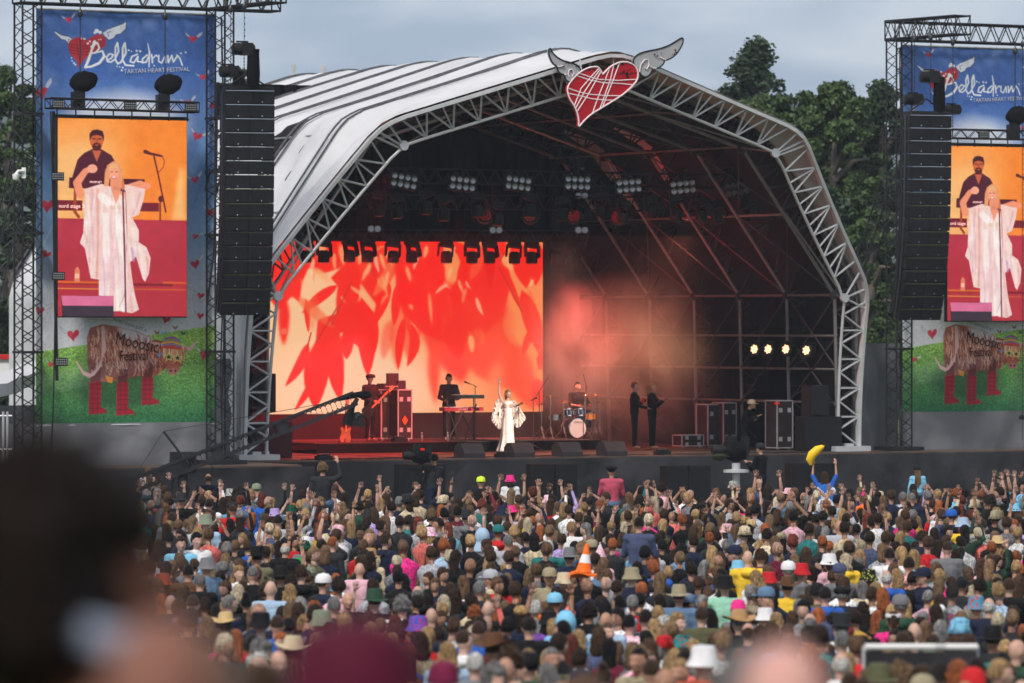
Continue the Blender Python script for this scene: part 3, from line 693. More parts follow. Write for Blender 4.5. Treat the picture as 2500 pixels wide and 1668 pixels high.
def heart(Rr, x, y, s, a, col=(185, 40, 60)):
    hp = [(0, -.35), (-.25, -.7), (-.6, -.8), (-.95, -.5), (-.95, -.05), (-.5, .5), (-.1, 1.15), (.15, .6), (.75, .1), (.95, -.35), (.8, -.8), (.4, -.85)]
    ca, sa = math.cos(a), math.sin(a); T = lambda p: (x+s*(p[0]*ca-p[1]*sa), y+s*(p[0]*sa+p[1]*ca))
    wl = [(-.8, -.6), (-1.6, -1.2), (-2.0, -1.7), (-1.8, -.9), (-1.2, -.4)]; wr = [(.7, -.7), (1.2, -1.5), (2.2, -2.2), (2.0, -1.2), (1.2, -.5)]
    for w in (wl, wr): Rr.poly([T(p) for p in w], (205, 205, 215), .75); Rr.stroke([T(p) for p in w], 3, (70, 70, 90), .6)
    Rr.poly([T(p) for p in hp], col, .95); Rr.poly([T(p) for p in hp[:6]], (220, 90, 100), .35)
for x, y, s, a in [(505, 95, 26, -.1), (1420, 215, 32, .1), (1497, 515, 26, -.15), (1385, 725, 30, -.1), (312, 670, 46, -.3), (1572, 745, 26, .3), (1455, 985, 36, .4), (1440, 1330, 30, -.2), (355, 1550, 52, 0), (1545, 1590, 34, .3), (345, 1930, 34, .5), (300, 2370, 34, .2), (1480, 2250, 28, .1), (1476, 2410, 26, .1), (540, 2560, 46, -.1), (1506, 2720, 40, .2), (380, 2790, 24, .2), (1225, 2440, 30, .3), (1440, 1780, 24, .2), (1440, 2000, 36, -.2)]:
    heart(B, x, y, s, a)
# winged heart logo
B.poly([(395, 180), (450, 215), (510, 225), (545, 255), (530, 300), (505, 290), (480, 255), (450, 250), (415, 215)], (206, 210, 222)); B.poly([(930, 90), (925, 150), (890, 190), (855, 200), (840, 225), (800, 245), (775, 220), (755, 190), (800, 155), (860, 130), (905, 110)], (206, 210, 222))
B.stroke([(395, 180), (450, 215), (510, 225), (545, 255)], 5, (40, 45, 70)); B.stroke([(415, 215), (450, 250), (480, 255), (505, 290), (530, 300)], 5, (40, 45, 70)); B.stroke([(930, 90), (925, 150), (890, 190), (855, 200), (840, 225), (800, 245), (775, 220)], 5, (40, 45, 70)); B.stroke([(800, 155), (860, 130), (905, 110), (930, 90)], 4, (40, 45, 70))
B.stroke([(800, 215), (790, 185), (815, 175)], 4, (60, 65, 90)); B.stroke([(500, 270), (505, 245), (525, 255)], 4, (60, 65, 90))
B.poly([(500, 310), (510, 260), (560, 228), (600, 230), (640, 250), (700, 205), (750, 200), (778, 235), (775, 290), (700, 350), (640, 380), (600, 430), (583, 470), (560, 410), (520, 370)], (172, 44, 54))
for q in (0, 22): B.stroke([(505, 280+q), (600, 300+q), (760, 262+q)], 4, (110, 20, 35)); B.stroke([(505, 330+q), (620, 345+q), (720, 320+q)], 4, (110, 20, 35)); B.stroke([(560+q, 235), (590+q, 440)], 4, (110, 20, 35))
Wc = (228, 230, 238)
for s_, w in [([(695, 262), (672, 330), (652, 400), (628, 462)], [26, 16, 22, 18]), ([(668, 300), (715, 268), (730, 310), (700, 345), (672, 352)], 13), ([(700, 346), (752, 330), (766, 372), (730, 425), (672, 455), (628, 462)], [12, 14, 20, 20, 18, 14]),
              ([(785, 405), (818, 385), (834, 358), (806, 350), (782, 378), (790, 412), (815, 416), (845, 392)], 12), ([(845, 392), (872, 330), (864, 262), (848, 300), (848, 395), (866, 428), (888, 415)], 13), ([(888, 415), (926, 340), (918, 262), (902, 300), (902, 398), (922, 436), (980, 440)], 14),
              ([(1008, 348), (968, 368), (956, 408), (982, 416), (1012, 366), (1008, 405), (1036, 408)], 12), ([(1080, 352), (1046, 382), (1044, 414), (1072, 408), (1092, 360)], 12), ([(1084, 260), (1096, 330), (1092, 445)], [6, 14, 8]),
              ([(1112, 348), (1118, 412)], 12), ([(1118, 380), (1146, 350), (1156, 362)], 10), ([(1166, 352), (1164, 400), (1186, 412), (1212, 356), (1216, 408)], 11), ([(1232, 352), (1236, 408), (1262, 350), (1274, 402), (1304, 350), (1322, 372), (1340, 425)], 11)]:
    B.stroke(s_, w, Wc)
for x, y, r_ in [(1003, 322, 8), (1028, 324, 8), (945, 318, 7), (965, 326, 5), (710, 175, 16), (735, 185, 13), (695, 190, 9), (645, 275, 9), (660, 258, 7), (620, 240, 8), (598, 238, 6), (1330, 330, 6), (1365, 322, 7), (1300, 345, 5), (1130, 434, 6), (895, 478, 7), (902, 456, 7), (880, 452, 5), (860, 448, 5), (545, 432, 7), (555, 445, 6), (530, 415, 5), (525, 392, 5), (740, 240, 5), (725, 243, 4)]:
    B.ell(x, y, r_, r_, Wc)
# highland cow in tartan boots
oy = 2195; sh = lambda pts: [(x, y+oy) for x, y in pts]
B.poly(sh([(640, 380), (660, 310), (750, 280), (850, 296), (1000, 330), (1110, 390), (1185, 460), (1205, 560), (1190, 640), (1130, 690), (1000, 690), (850, 725), (740, 735), (650, 700), (640, 500)]), (160, 92, 78))
B.poly(sh([(850, 300), (960, 318), (1100, 385), (1150, 440), (1000, 420), (900, 380)]), (205, 205, 220), .85, blur=8)
for x0, x1, y0, y1 in [(655, 745, 730, 990), (858, 945, 740, 1000), (1045, 1128, 700, 920)]:
    B.poly(sh([(x0+10, y0-110), (x1-5, y0-110), (x1-8, y0+10), (x0+8, y0+10)]), (95, 38, 36)); B.poly(sh([(x0, y0), (x1, y0), (x1-5, y1-60), (x1+35, y1-40), (x1+45, y1-12), (x0-4, y1)]), (140, 24, 38))
    for q in range(6): B.stroke(sh([(x0+3, y0+20+q*38), (x1-3, y0+20+q*38)]), 6, (60, 10, 24), .55)
    for q in (.3, .7): B.stroke(sh([(x0+(x1-x0)*q, y0), (x0+(x1-x0)*q, y1-20)]), 5, (60, 10, 24), .55)
B.poly(sh([(1120, 400), (1250, 425), (1250, 600), (1140, 690)]), (140, 66, 52)); B.poly(sh([(640, 560), (1180, 560), (1120, 690), (850, 720), (660, 700)]), (70, 28, 26), .5, blur=14)
for _ in range(760):
    x = rg.uniform(655, 1180); y = rg.uniform(300, 650)
    if (y < 300+(x-850)*.35 and x > 850) or y > 655-.6*abs(x-930)*(x < 930)*.0-60*math.sin((x-655)/525*9)**2: continue
    c = rg.choice([(232, 190, 160), (242, 214, 190), (120, 50, 38), (180, 100, 76), (130, 58, 46), (205, 150, 122)])
    B.stroke(sh([(x, y), (x+rg.uniform(-8, 10), y+22), (x+rg.uniform(-12, 16), y+48)]), 7, c, .55)
for q in range(7): B.stroke(sh([(745+q*3, 300), (748+q*5, 480), (745-q*3, 600), (690-q*6, 680+q*3), (610, 650+q*4), (560, 572)]), 8, (228, 190, 188) if q % 2 else (205, 150, 145), .8)
B.poly(sh([(770, 680), (830, 700), (825, 745), (790, 735)]), (205, 130, 50))
for p in (sh([(1190, 445), (1125, 432), (1108, 368)]), sh([(1335, 465), (1400, 475), (1452, 408)])): B.stroke(p, [32, 24, 8], (206, 160, 156))
B.poly(sh([(1215, 560-0), (1320, 570), (1310, 650), (1280, 672), (1240, 650)]), (150, 66, 58)); B.ell(1276, 640+oy, 36, 24, (196, 110, 110))
B.ell(1268, 520+oy, 84, 95, (184, 98, 70), soft=6)
for q in range(60): x = rg.uniform(1200, 1335); B.stroke(sh([(x, 455), (x+rg.uniform(-5, 5), 525)]), 6, rg.choice([(225, 170, 130), (190, 110, 80), (240, 200, 165)]), .6)
B.poly(sh([(1215, 590), (1325, 590), (1308, 655), (1240, 655)]), (150, 66, 58)); B.poly(sh([(1225, 560), (1322, 560), (1312, 650), (1290, 678), (1250, 676), (1228, 640)]), (168, 84, 66)); B.ell(1272, 652+oy, 42, 27, (170, 104, 98), soft=3); B.ell(1256, 650+oy, 8, 9, (50, 14, 18)); B.ell(1290, 650+oy, 8, 9, (50, 14, 18))
for q in range(90): x = rg.uniform(1120, 1380); y = rg.uniform(420, 560); B.stroke(sh([(x, y), (x+rg.uniform(-10, 10), y+rg.uniform(25, 60))]), 6, rg.choice([(206, 130, 92), (150, 72, 48), (228, 170, 130), (112, 46, 32)]), .75)
hb = [(1188, 470), (1200, 410), (1225, 384), (1262, 376), (1305, 388), (1328, 425), (1338, 482)]
for q in range(70): x = rg.uniform(1200, 1335); B.stroke(sh([(x, 455), (x+rg.uniform(-9, 9), rg.uniform(510, 560))]), 6, rg.choice([(232, 178, 136), (190, 110, 74), (244, 206, 170), (140, 66, 44)]), .8)
B.poly(sh(hb), (196, 60, 50))
for q, c in enumerate([(70, 110, 190), (90, 170, 110), (225, 200, 70), (60, 140, 200), (205, 70, 50)]): B.stroke(sh([(1202-q*3, 396+q*17), (1262, 384+q*17), (1322+q*4, 408+q*17)]), 9, c)
def star(x, y, r_):
    p = [(x+(r_ if i % 2 == 0 else r_*.45)*math.sin(i*math.pi/5), y-(r_ if i % 2 == 0 else r_*.45)*math.cos(i*math.pi/5)) for i in range(11)]
    B.poly(p[:-1], (60, 55, 50)); B.stroke(p, 7, (225, 205, 110))
star(1240, 540+oy, 34); star(1306, 548+oy, 34)
for x, y, c in [(1290, 305, (150, 85, 60)), (1205, 350, (110, 160, 200)), (1348, 352, (40, 70, 80)), (1155, 345, (140, 70, 50)), (1170, 520, (90, 150, 200)), (1330, 600, (150, 70, 60))]:
    B.poly([(x-22, y+oy-18), (x, y+oy), (x+20, y+oy-20), (x+14, y+oy+6), (x, y+oy+18), (x-14, y+oy+8)], c, .9)
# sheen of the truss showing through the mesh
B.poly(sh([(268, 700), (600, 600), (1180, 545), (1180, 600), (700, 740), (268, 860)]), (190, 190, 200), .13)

M['letter_white'] = mat('white_print', (.6, .62, .68), .7, 0, 0); M['letter_brown'] = mat('dark_brown_print', (.06, .02, .012), .7, 0, 0); M['letter_grey'] = mat('grey_print', (.3, .3, .33), .7, 0, 0)
# ---- side screen painting
S_ = Ras(280, 443, 905, 1416, 2424)
fx = np.clip((S_.X-443)/973, 0, 1); fy = np.clip((S_.Y-905)/1519, 0, 1)
pe = np.array((255, 190, 118))/255; og = np.array((252, 138, 44))/255
wv = np.clip(.5+.9*np.sin((S_.X-900)/190+fy*1.2)*fx-.25+fx*.5, 0, 1)[..., None]
top = np.clip(1-(S_.Y-905)/260, 0, 1)[..., None]*.6
S_.a[:] = pe*(1-wv)+og*wv; S_.a[:] = S_.a*(1-top)+og*top; S_.ell(620, 1400, 260, 260, (255, 200, 130), .5, soft=150)
S_.poly([(1300, 1674), (1360, 1250), (1390, 1300), (1400, 1674)], (255, 205, 140), .7, blur=14)
S_.stroke([(1190, 1150), (1180, 1400), (1130, 1670)], 40, (250, 125, 40), .5, soft=40)
S_.poly([(443, 1672), (1416, 1680), (1416, 2424), (443, 2424)], (186, 46, 64))
S_.poly([(443, 1900), (1416, 1900), (1416, 2424), (443, 2424)], (176, 36, 48), .5, blur=30)
for y0, c, x0, x1, w in [(2158, (232, 110, 24), 443, 745, 14), (2172, (150, 40, 20), 443, 745, 8), (2208, (240, 150, 50), 443, 745, 9), (2212, (215, 100, 30), 1000, 1416, 9), (2160, (225, 95, 30), 1240, 1416, 16), (2176, (120, 16, 24), 1000, 1300, 18)]: S_.stroke([(x0, y0), (x1, y0+4)], w, c, .9)
dk = (84, 14, 34)
S_.poly([(530, 1360), (1095, 1365), (1090, 1445), (527, 1440)], dk); S_.poly([(443, 1534), (628, 1534), (628, 1612), (443, 1612)], (120, 20, 36)); S_.poly([(1060, 1546), (1203, 1546), (1203, 1612), (1060, 1612)], (120, 20, 36))
S_.stroke([(575, 1440), (570, 1620), (600, 1660)], 22, (170, 70, 30))
S_.poly([(700, 1140), (640, 1172), (592, 1222), (560, 1330), (530, 1440), (600, 1445), (860, 1420), (872, 1235), (845, 1185), (770, 1140)], (82, 14, 36)); S_.poly([(700, 1150), (735, 1240), (770, 1150)], (200, 96, 60))
S_.ell(733, 1072, 50, 72, (206, 100, 52)); S_.poly([(682, 1075), (680, 1025), (700, 996), (738, 988), (778, 1000), (790, 1040), (786, 1080), (775, 1040), (735, 1030), (700, 1040)], (70, 12, 26)); S_.ell(735, 1120, 34, 30, (86, 20, 24)); S_.ell(735, 1108, 14, 5, (200, 100, 60)); S_.stroke([(705, 1060), (725, 1062)], 8, (70, 12, 24)); S_.stroke([(745, 1062), (768, 1060)], 8, (70, 12, 24)); S_.stroke([(735, 1065), (738, 1092)], 7, (160, 60, 36))
S_.stroke([(1100, 1152), (1135, 1166), (1225, 1184)], [30, 20, 14], (92, 16, 34)); S_.stroke([(1165, 1185), (1200, 1340), (1255, 1615)], 11, (96, 16, 34)); S_.stroke([(1212, 1500), (1212, 1680)], 10, (96, 16, 34)); S_.ell(1218, 1515, 20, 24, (96, 16, 34)); S_.stroke([(1225, 1184), (1246, 1220), (1235, 1270), (1200, 1310)], 5, (96, 16, 34))
skn = (246, 150, 112)
S_.stroke([(612, 1490), (588, 1400), (650, 1310), (700, 1285)], [60, 60, 46, 40], skn); S_.ell(702, 1290, 38, 34, (250, 170, 140)); S_.stroke([(960, 1440), (1060, 1405), (1118, 1418)], [60, 60, 44], skn)
dress = [(650, 1445), (720, 1420), (770, 1405), (865, 1430), (935, 1405), (1010, 1420), (1100, 1440), (1085, 1530), (1050, 1640), (1000, 1660), (1052, 1760), (1050, 1850), (1110, 1890), (1140, 1970), (1128, 2090), (1098, 2155), (1078, 2130), (1030, 1960), (985, 2005), (1000, 2130), (1020, 2250), (1052, 2370), (1000, 2398), (905, 2380), (862, 2384), (750, 2270), (750, 2140), (690, 2130), (665, 2000), (645, 1900), (608, 1860), (635, 1780), (640, 1600)]
S_.poly(dress, (246, 206, 196))
for x0, y0, x1, y1, w, c in [(700, 1450, 690, 2080, 26, (232, 176, 176)), (740, 1450, 735, 2120, 18, (228, 160, 140)), (665, 1500, 700, 2100, 14, (255, 232, 222)), (800, 1650, 800, 2250, 50, (255, 244, 238)), (845, 1700, 850, 2370, 22, (236, 190, 204)), (890, 1650, 940, 2370, 40, (255, 246, 240)), (930, 1700, 1000, 2380, 20, (236, 186, 180)), (770, 1500, 830, 1560, 60, (255, 246, 240)), (905, 1500, 930, 1560, 50, (252, 226, 216)), (1000, 1480, 970, 1640, 40, (250, 215, 205)), (1060, 1470, 1010, 1630, 16, (226, 170, 180)), (1000, 1740, 1020, 1900, 30, (250, 225, 214)), (1060, 1900, 1090, 2090, 30, (248, 222, 212)), (1000, 1900, 1010, 1990, 22, (200, 140, 190)), (1100, 1920, 1120, 2080, 10, (220, 150, 150)), (640, 1750, 680, 2000, 12, (222, 160, 160)), (780, 1950, 790, 2260, 18, (226, 176, 204)), (870, 2000, 890, 2370, 16, (250, 235, 225))]: S_.stroke([(x0, y0), ((x0+x1)/2+6, (y0+y1)/2), (x1, y1)], w, c, .8, soft=8)
S_.poly([(838, 1360), (892, 1360), (925, 1415), (880, 1575), (835, 1415)], skn); S_.poly([(820, 1570), (930, 1570), (925, 1600), (830, 1600)], (236, 190, 160))
S_.poly([(788, 1425), (795, 1330), (812, 1262), (860, 1228), (906, 1248), (930, 1320), (940, 1500), (905, 1480), (880, 1320), (840, 1300), (825, 1420)], (238, 156, 104)); S_.poly([(930, 1330), (945, 1420), (940, 1530), (920, 1440)], (225, 120, 70))
S_.ell(862, 1325, 38, 58, (250, 164, 130)); S_.poly([(822, 1300), (835, 1250), (890, 1246), (905, 1300), (870, 1278)], (244, 180, 124)); S_.ell(864, 1356, 19, 10, (130, 30, 40)); S_.ell(864, 1353, 16, 6, (255, 240, 235)); S_.stroke([(840, 1312), (852, 1311)], 6, (130, 50, 40)); S_.stroke([(876, 1311), (888, 1312)], 6, (130, 50, 40))
for q in range(7): S_.stroke([(797+q*5, 1290+q*5), (792+q*5, 1420)], 4, (250, 190, 130) if q % 2 else (214, 120, 70), .7)
S_.stroke([(872, 1436), (905, 1446), (940, 1456)], [30, 22, 14], (70, 14, 30)); S_.stroke([(930, 1460), (940, 1800), (953, 2388)], 10, (110, 24, 44)); S_.stroke([(950, 1460), (962, 1800), (945, 2250), (905, 2350)], 4, (110, 24, 44))
S_.poly([(470, 2264), (858, 2266), (862, 2424), (478, 2424)], (58, 42, 56)); S_.poly([(470, 2264), (858, 2266), (858, 2342), (480, 2340)], (222, 110, 150)); S_.poly([(566, 2160), (570, 2070), (582, 2045), (596, 2045), (608, 2070), (608, 2160)], (232, 130, 96)); S_.poly([(572, 2095), (604, 2095), (604, 2130), (572, 2130)], (250, 190, 160))
rg3 = random.Random(8); dm = S_.pmask(dress, (slice(None), slice(None)))[..., None]; keep = S_.a.copy()
for _ in range(150):
    x = rg3.uniform(640, 1110); y = rg3.uniform(1430, 2250); dx_ = rg3.gauss(.06*(x-850)/150*2, .05); l_ = rg3.uniform(90, 330); S_.stroke([(x, y), (x+dx_*l_*.5+4, y+l_*.5), (x+dx_*l_, y+l_)], rg3.uniform(4, 18), rg3.choice([(255, 248, 244), (255, 252, 250), (240, 196, 200), (232, 180, 196), (252, 232, 224), (246, 214, 190), (255, 252, 248)]), .4, soft=7)
S_.a = keep*(1-dm)+S_.a*dm
S_.poly([(470, 2264), (858, 2266), (862, 2424), (478, 2424)], (58, 42, 56)); S_.poly([(470, 2264), (858, 2266), (858, 2342), (480, 2340)], (222, 110, 150))
S_.stroke([(930, 1460), (940, 1800), (953, 2388)], 10, (110, 24, 44)); S_.poly([(838, 1360), (892, 1360), (925, 1415), (880, 1560), (835, 1415)], skn, .9)
for c in range(3): S_.a[..., c] = gblur(S_.a[..., c], .55)
S_.a *= (.9+.2*fnoise(S_.h, S_.w, 6, 31))[..., None]; S_.a *= (.96+.08*fnoise(S_.h, S_.w, .7, 32))[..., None]
ln = (1-.05*(np.arange(S_.h) % 3 == 0))[:, None, None]; S_.a *= ln
# ---- main screen painting (units of the 2.529x enlargement at 600,560)
G = Ras(520, 140, 62, 1836, 1140)
fx = (G.X-140)/1696; fy = (G.Y-62)/1078
c0 = np.array((255, 200, 150))/255; c1 = np.array((255, 136, 74))/255; mxv = np.clip(fx*1.1-.15+.35*(1-fy)*(fx > .3), 0, 1)[..., None]
G.a[:] = c0*(1-mxv)+c1*mxv; G.ell(700, 1000, 500, 300, (255, 216, 180), .7, soft=200)
rd = (255, 30, 16); rd2 = (255, 66, 34); rd3 = (255, 48, 26)
for lp in [((1200, 300), (1330, 960), 330, rd3, 16), ((1420, 250), (1500, 900), 360, rd3, 18), ((1350, 560), (1740, 1000), 330, rd2, 14), ((1640, 700), (1780, 1130), 190, rd2, 12), ((1180, 620), (1165, 1095), 80, rd2, 14), ((960, 420), (930, 880), 90, (255, 110, 66), 10), ((1000, 560), (1010, 830), 60, (255, 96, 60), 8), ((1240, 900), (1260, 1130), 80, (255, 140, 90), 22), ((1560, 820), (1540, 1100), 90, (255, 130, 80), 26)]:
    G.poly(leafp(lp[0], lp[1], lp[2], 20), lp[3], .92, blur=lp[4])
for p in [[(140, 62), (560, 62), (575, 240), (470, 275), (385, 240), (345, 330), (330, 450), (285, 415), (205, 500), (140, 420)], [(490, 62), (900, 62), (915, 260), (860, 360), (800, 470), (700, 330), (690, 430), (640, 560), (560, 590), (552, 440), (562, 350), (520, 300), (580, 240)],
          [(440, 560), (560, 520), (700, 440), (770, 560), (775, 720), (740, 760), (660, 705), (620, 700), (595, 640), (575, 640), (600, 820), (595, 960), (520, 850), (470, 900), (430, 1060), (360, 960), (358, 820), (430, 690)],
          [(900, 62), (1180, 62), (1250, 380), (1200, 500), (1210, 700), (1080, 640), (960, 520), (920, 380)], [(1260, 62), (1420, 110), (1560, 62), (1600, 62), (1590, 520), (1480, 640), (1290, 620), (1240, 380), (1340, 250)]]: G.poly(p, rd, .95, blur=5)
for a, b, w, cv in [((560, 345), (345, 520), 62, 8), ((480, 700), (425, 1112), 150, 20), ((440, 880), (300, 1122), 46, -8), ((545, 760), (578, 1058), 92, 8), ((385, 700), (245, 970), 62, -18), ((705, 420), (745, 916), 120, -12), ((620, 620), (615, 806), 80, 0), ((740, 470), (785, 772), 80, -10), ((880, 330), (780, 600), 70, 0), ((930, 330), (905, 600), 60, 0), ((370, 430), (385, 640), 34, 0), ((970, 540), (930, 872), 54, 10), ((1010, 580), (985, 852), 66, -34), ((1020, 150), (1190, 690), 200, 20), ((1110, 110), (1240, 560), 110, 10), ((1180, 62), (1190, 180), 50, 0), ((1400, 110), (1330, 500), 150, 0), ((1500, 90), (1580, 500), 180, 0), ((1290, 520), (1305, 810), 150, 10), ((1660, 62), (1732, 360), 130, -8), ((1790, 62), (1790, 342), 110, 0), ((1700, 370), (1830, 800), 110, -8), ((1600, 250), (1700, 500), 40, 4), ((1780, 600), (1705, 790), 50, 6), ((1836, 760), (1815, 880), 60, 0), ((1800, 930), (1815, 1120), 90, 0), ((1240, 62), (1340, 150), 60, 0)]: G.poly(leafp(a, b, w, cv), rd, .96, blur=3)
rg2 = random.Random(21)
for _ in range(24):
    x = rg2.uniform(160, 1820); y = rg2.uniform(60, 560)*(1 if x < 900 else 1.35); ln_ = rg2.uniform(110, 300); a = rg2.gauss(.1, .32)
    G.poly(leafp((x, y), (x+math.sin(a)*ln_, y+math.cos(a)*ln_), ln_*rg2.uniform(.16, .3), rg2.uniform(-18, 18)), rg2.choice([(255, 20, 10), (240, 16, 8), (255, 44, 22), (255, 74, 40), (255, 110, 62), (255, 36, 20)]), rg2.uniform(.35, .85), blur=rg2.uniform(2, 10))
for _ in range(26):
    x = rg2.uniform(300, 1800); y = rg2.uniform(70, 420); ln_ = rg2.uniform(50, 130); a = rg2.gauss(.1, .5)
    G.poly(leafp((x, y), (x+math.sin(a)*ln_, y+math.cos(a)*ln_), ln_*.22, 6), rg2.choice([(255, 190, 130), (255, 150, 88), (255, 214, 170)]), .7, blur=4)
G.poly(leafp((238, 420), (236, 720), 66), rd, .95, blur=9); G.ell(236, 632, 18, 20, (255, 110, 80), .9, soft=10)
for a, b, w in [((575, 90), (600, 230), 34), ((820, 140), (850, 250), 30), ((1110, 90), (1090, 180), 30), ((700, 130), (690, 225), 30), ((760, 190), (740, 290), 22), ((1000, 460), (1020, 500), 24), ((1380, 650), (1390, 770), 40), ((1120, 380), (1140, 600), 20), ((660, 150), (640, 210), 14), ((1575, 150), (1650, 250), 60), ((980, 220), (1010, 330), 26), ((830, 280), (870, 430), 18), ((470, 60), (450, 200), 60), ((420, 240), (520, 330), 40)]: G.poly(leafp(a, b, w), (255, 176, 112), .85, blur=6)
for a, b in [((640, 330), (525, 590)), ((1560, 230), (1700, 500)), ((1640, 62), (1560, 190)), ((560, 480), (430, 700)), ((400, 640), (370, 760))]: G.stroke([a, b], 9, (205, 40, 24), .9)
G.a *= (1-.035*(np.arange(G.h) % 2 == 0))[:, None, None]
G.a *= (.97+.06*fnoise(G.h, G.w, .8, 8))[..., None]

fd_ = fnoise(B.h, B.w, 14, 44); B.a = np.clip(B.a*(.98+.22*fd_)[..., None]+.045, 0, 1)
def make_banner(u0, v, lab):                          # u0: left edge
    t = thing('banner', SP(u0+2.4, v, 2.8), lab, 'banner')
    W_, z1, z0 = 4.83, 12.98, 2.80
    k = W_/(B.w/B.sc); k2 = (z1-z0)/(B.h/B.sc)
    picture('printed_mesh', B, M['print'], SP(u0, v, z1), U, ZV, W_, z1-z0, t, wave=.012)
    pt = lambda x, y: SP(u0+(x-268)*k, v-.03, z1-(y-20)*k2)
    text('TARTAN HEART FESTIVAL', M['letter_white'], pt(905, 502), U, ZV, .155, t, ang=R(3.4), sx=1.0)
    text('Mooosic', M['letter_brown'], pt(838, 458-22+2195), U, ZV, .44, t, ang=R(-11), sx=.78); text('Festival', M['letter_brown'], pt(872, 570+2195), U, ZV, .37, t, ang=R(1), sx=.72)
    text('MORE THAN JUST A', M['letter_grey'], pt(825, 1195+1254), U, ZV, .11, t, ang=R(-17), sx=.95)
    mb = MB()
    for a, b in ((SP(u0, v, z1+.02), SP(u0+W_, v, z1+.02)), (SP(u0, v, z0), SP(u0+W_, v, z0))): mb.tube(a, b, .025)
    mb.build('hanging_tube', M['alu'], t)
M['cream_text'] = mat('lit_letters', (.1, .1, .1), .5, 0, 0, emit=(1, .55, .5), estr=.9)
def make_screen(u0, v, z1, lab, W_=3.46, H_=4.83):
    t = thing('side_screen', SP(u0+W_/2, v, z1-H_), lab, 'led screen')
    mb = MB(); mb.obox(SP(u0+W_/2, v+.1, z1-H_/2+.03), U*(W_/2+.01), V*.07, ZV*(H_/2+.06)); mb.build('screen_frame', M['cabinet'], t)
    picture('display', S_, M['led'], SP(u0, v+.02, z1), U, ZV, W_, H_, t, gain=.57)
    k = W_/973; pt = lambda x, y: SP(u0+(x-443)*k, v+.008, z1-(y-905)*H_/1519)
    text('nord stage 3', M['cream_text'], pt(448, 1592), U, ZV, .135, t, ext=.001); text('PROPHET', M['cream_text'], pt(680, 1400), U, ZV, .075, t, ext=.001)
# left
pL = onv(88, 22, -2.62); uL = (pL-C0).dot(U)
make_banner(uL, -2.62, 'tall printed banner behind the left screen, blue sky with winged hearts above a highland cow')
q = onv(142, 288, -3.45); make_screen((q-C0).dot(U), -3.45, q.z, 'left side screen showing a blonde singer in a white dress with a dark-haired man behind')
pR = onv(2203, 100, .3); uR = (pR-C0).dot(U)
make_banner(uR, .3, 'tall printed banner behind the right screen, partly hidden by the right speaker hang')
q = onv(2314, 356, -.6); make_screen((q-C0).dot(U), -.6, q.z, 'right side screen cut off by the picture edge, same singer and man')
# main
q = onv(655, 584, 9.0); q2 = onv(1326, 590, 9.0); q3 = onv(1326, 1005, 9.0); W_ = (q2-q).dot(U); u0 = (q-C0).dot(U)
t = thing('main_screen', SP(u0+W_/2, 9.0, FLOOR), 'huge screen at the back of the stage showing red leaves on peach', 'led screen')
mb = MB(); mb.obox(SP(u0+W_/2, 9.12, q.z/2+q3.z/2), U*(W_/2+.02), V*.08, ZV*((q.z-q3.z)/2+.02)); mb.build('screen_frame', M['cabinet'], t)
picture('display', G, M['led'], SP(u0, 9.02, q.z), U, ZV, W_, q.z-q3.z, t, gain=.56)
mb = MB(); wavy(mb, u0-.2, 4.9, 9.0, FLOOR, q3.z, .015, .9)
M['wallred'] = mat('dark_red_drape', (.12, .03, .04), .8, 0, .2, 2)
mb.build('screen_base_drape', M['blkfab'], t)
# little lamps and truss around the side screens
def small_truss(p0, p1, v, lab, lamps, heads):
    t = thing('lighting_truss', onv((p0[0]+p1[0])/2, p0[1], v), lab, 'truss')
    a = onv(*p0, v); b = onv(*p1, v); mb = MB(); boxtruss(mb, a, b, .3, .24, ZV, 9, .024, .012, 5)
    for i in range(8):
        c = a+(b-a)*((i+.5)/8); mb.tube(c-ZV*.12, c-ZV*.35, .02); mb.lathe([(.04, -.02), (.04, .02)], c-ZV*.3, 6)
    mb.build('frame', M['blk'], t)
    return t
def wash(p, lab, yaw=R(12)):
    w = local_thing('led_wash_lamp', p, yaw, lab, 'lamp')
    mb = MB(); mb.box((0, 0, 0), (.3, .1, .2)); mb.build('housing', M['cabinet'], w)
    mb = MB()
    for i in range(6):
        for j in range(3): mb.ell((-.115+.046*i, -.055, -.055+.055*j), (.019, .01, .022), 6, 4)
    mb.build('lens_cluster', M['glasslens'], w)
small_truss((116, 252), (480, 263), -3.7, 'short black truss above the left screen', 0, 0)
small_truss((2318, 327), (2640, 333), -.9, 'short black truss above the right screen', 0, 0)
for x, y, v, l in [(143, 255, -4.0, 'small lamp at the left end of the truss above the left screen'), (318, 259, -4.0, 'small lamp in the middle of the truss above the left screen'), (466, 263, -4.0, 'small lamp at the right end of the truss above the left screen'), (141, 431, -3.9, 'top lamp on the black pole left of the left screen'), (143, 674, -3.9, 'middle lamp on the black pole left of the left screen'), (150, 884, -3.9, 'bottom lamp on the black pole left of the left screen'), (2402, 330, -1.2, 'small lamp on the truss above the right screen')]: wash(onv(x, y, v), l)
mb = MB(); mb.path([onv(131, 272, -3.7), onv(133, 600, -3.7), onv(139, 930, -3.7)], .045, 6); mb.path([onv(124, 272, -3.75), onv(131, 560, -3.75), onv(136, 700, -3.75), onv(130, 1000, -3.75), onv(124, 1120, -3.75)], .02, 5)
mb.build('lamp_pole', M['blk'], label='black vertical pole with a trailing cable left of the left screen', cat='pole')
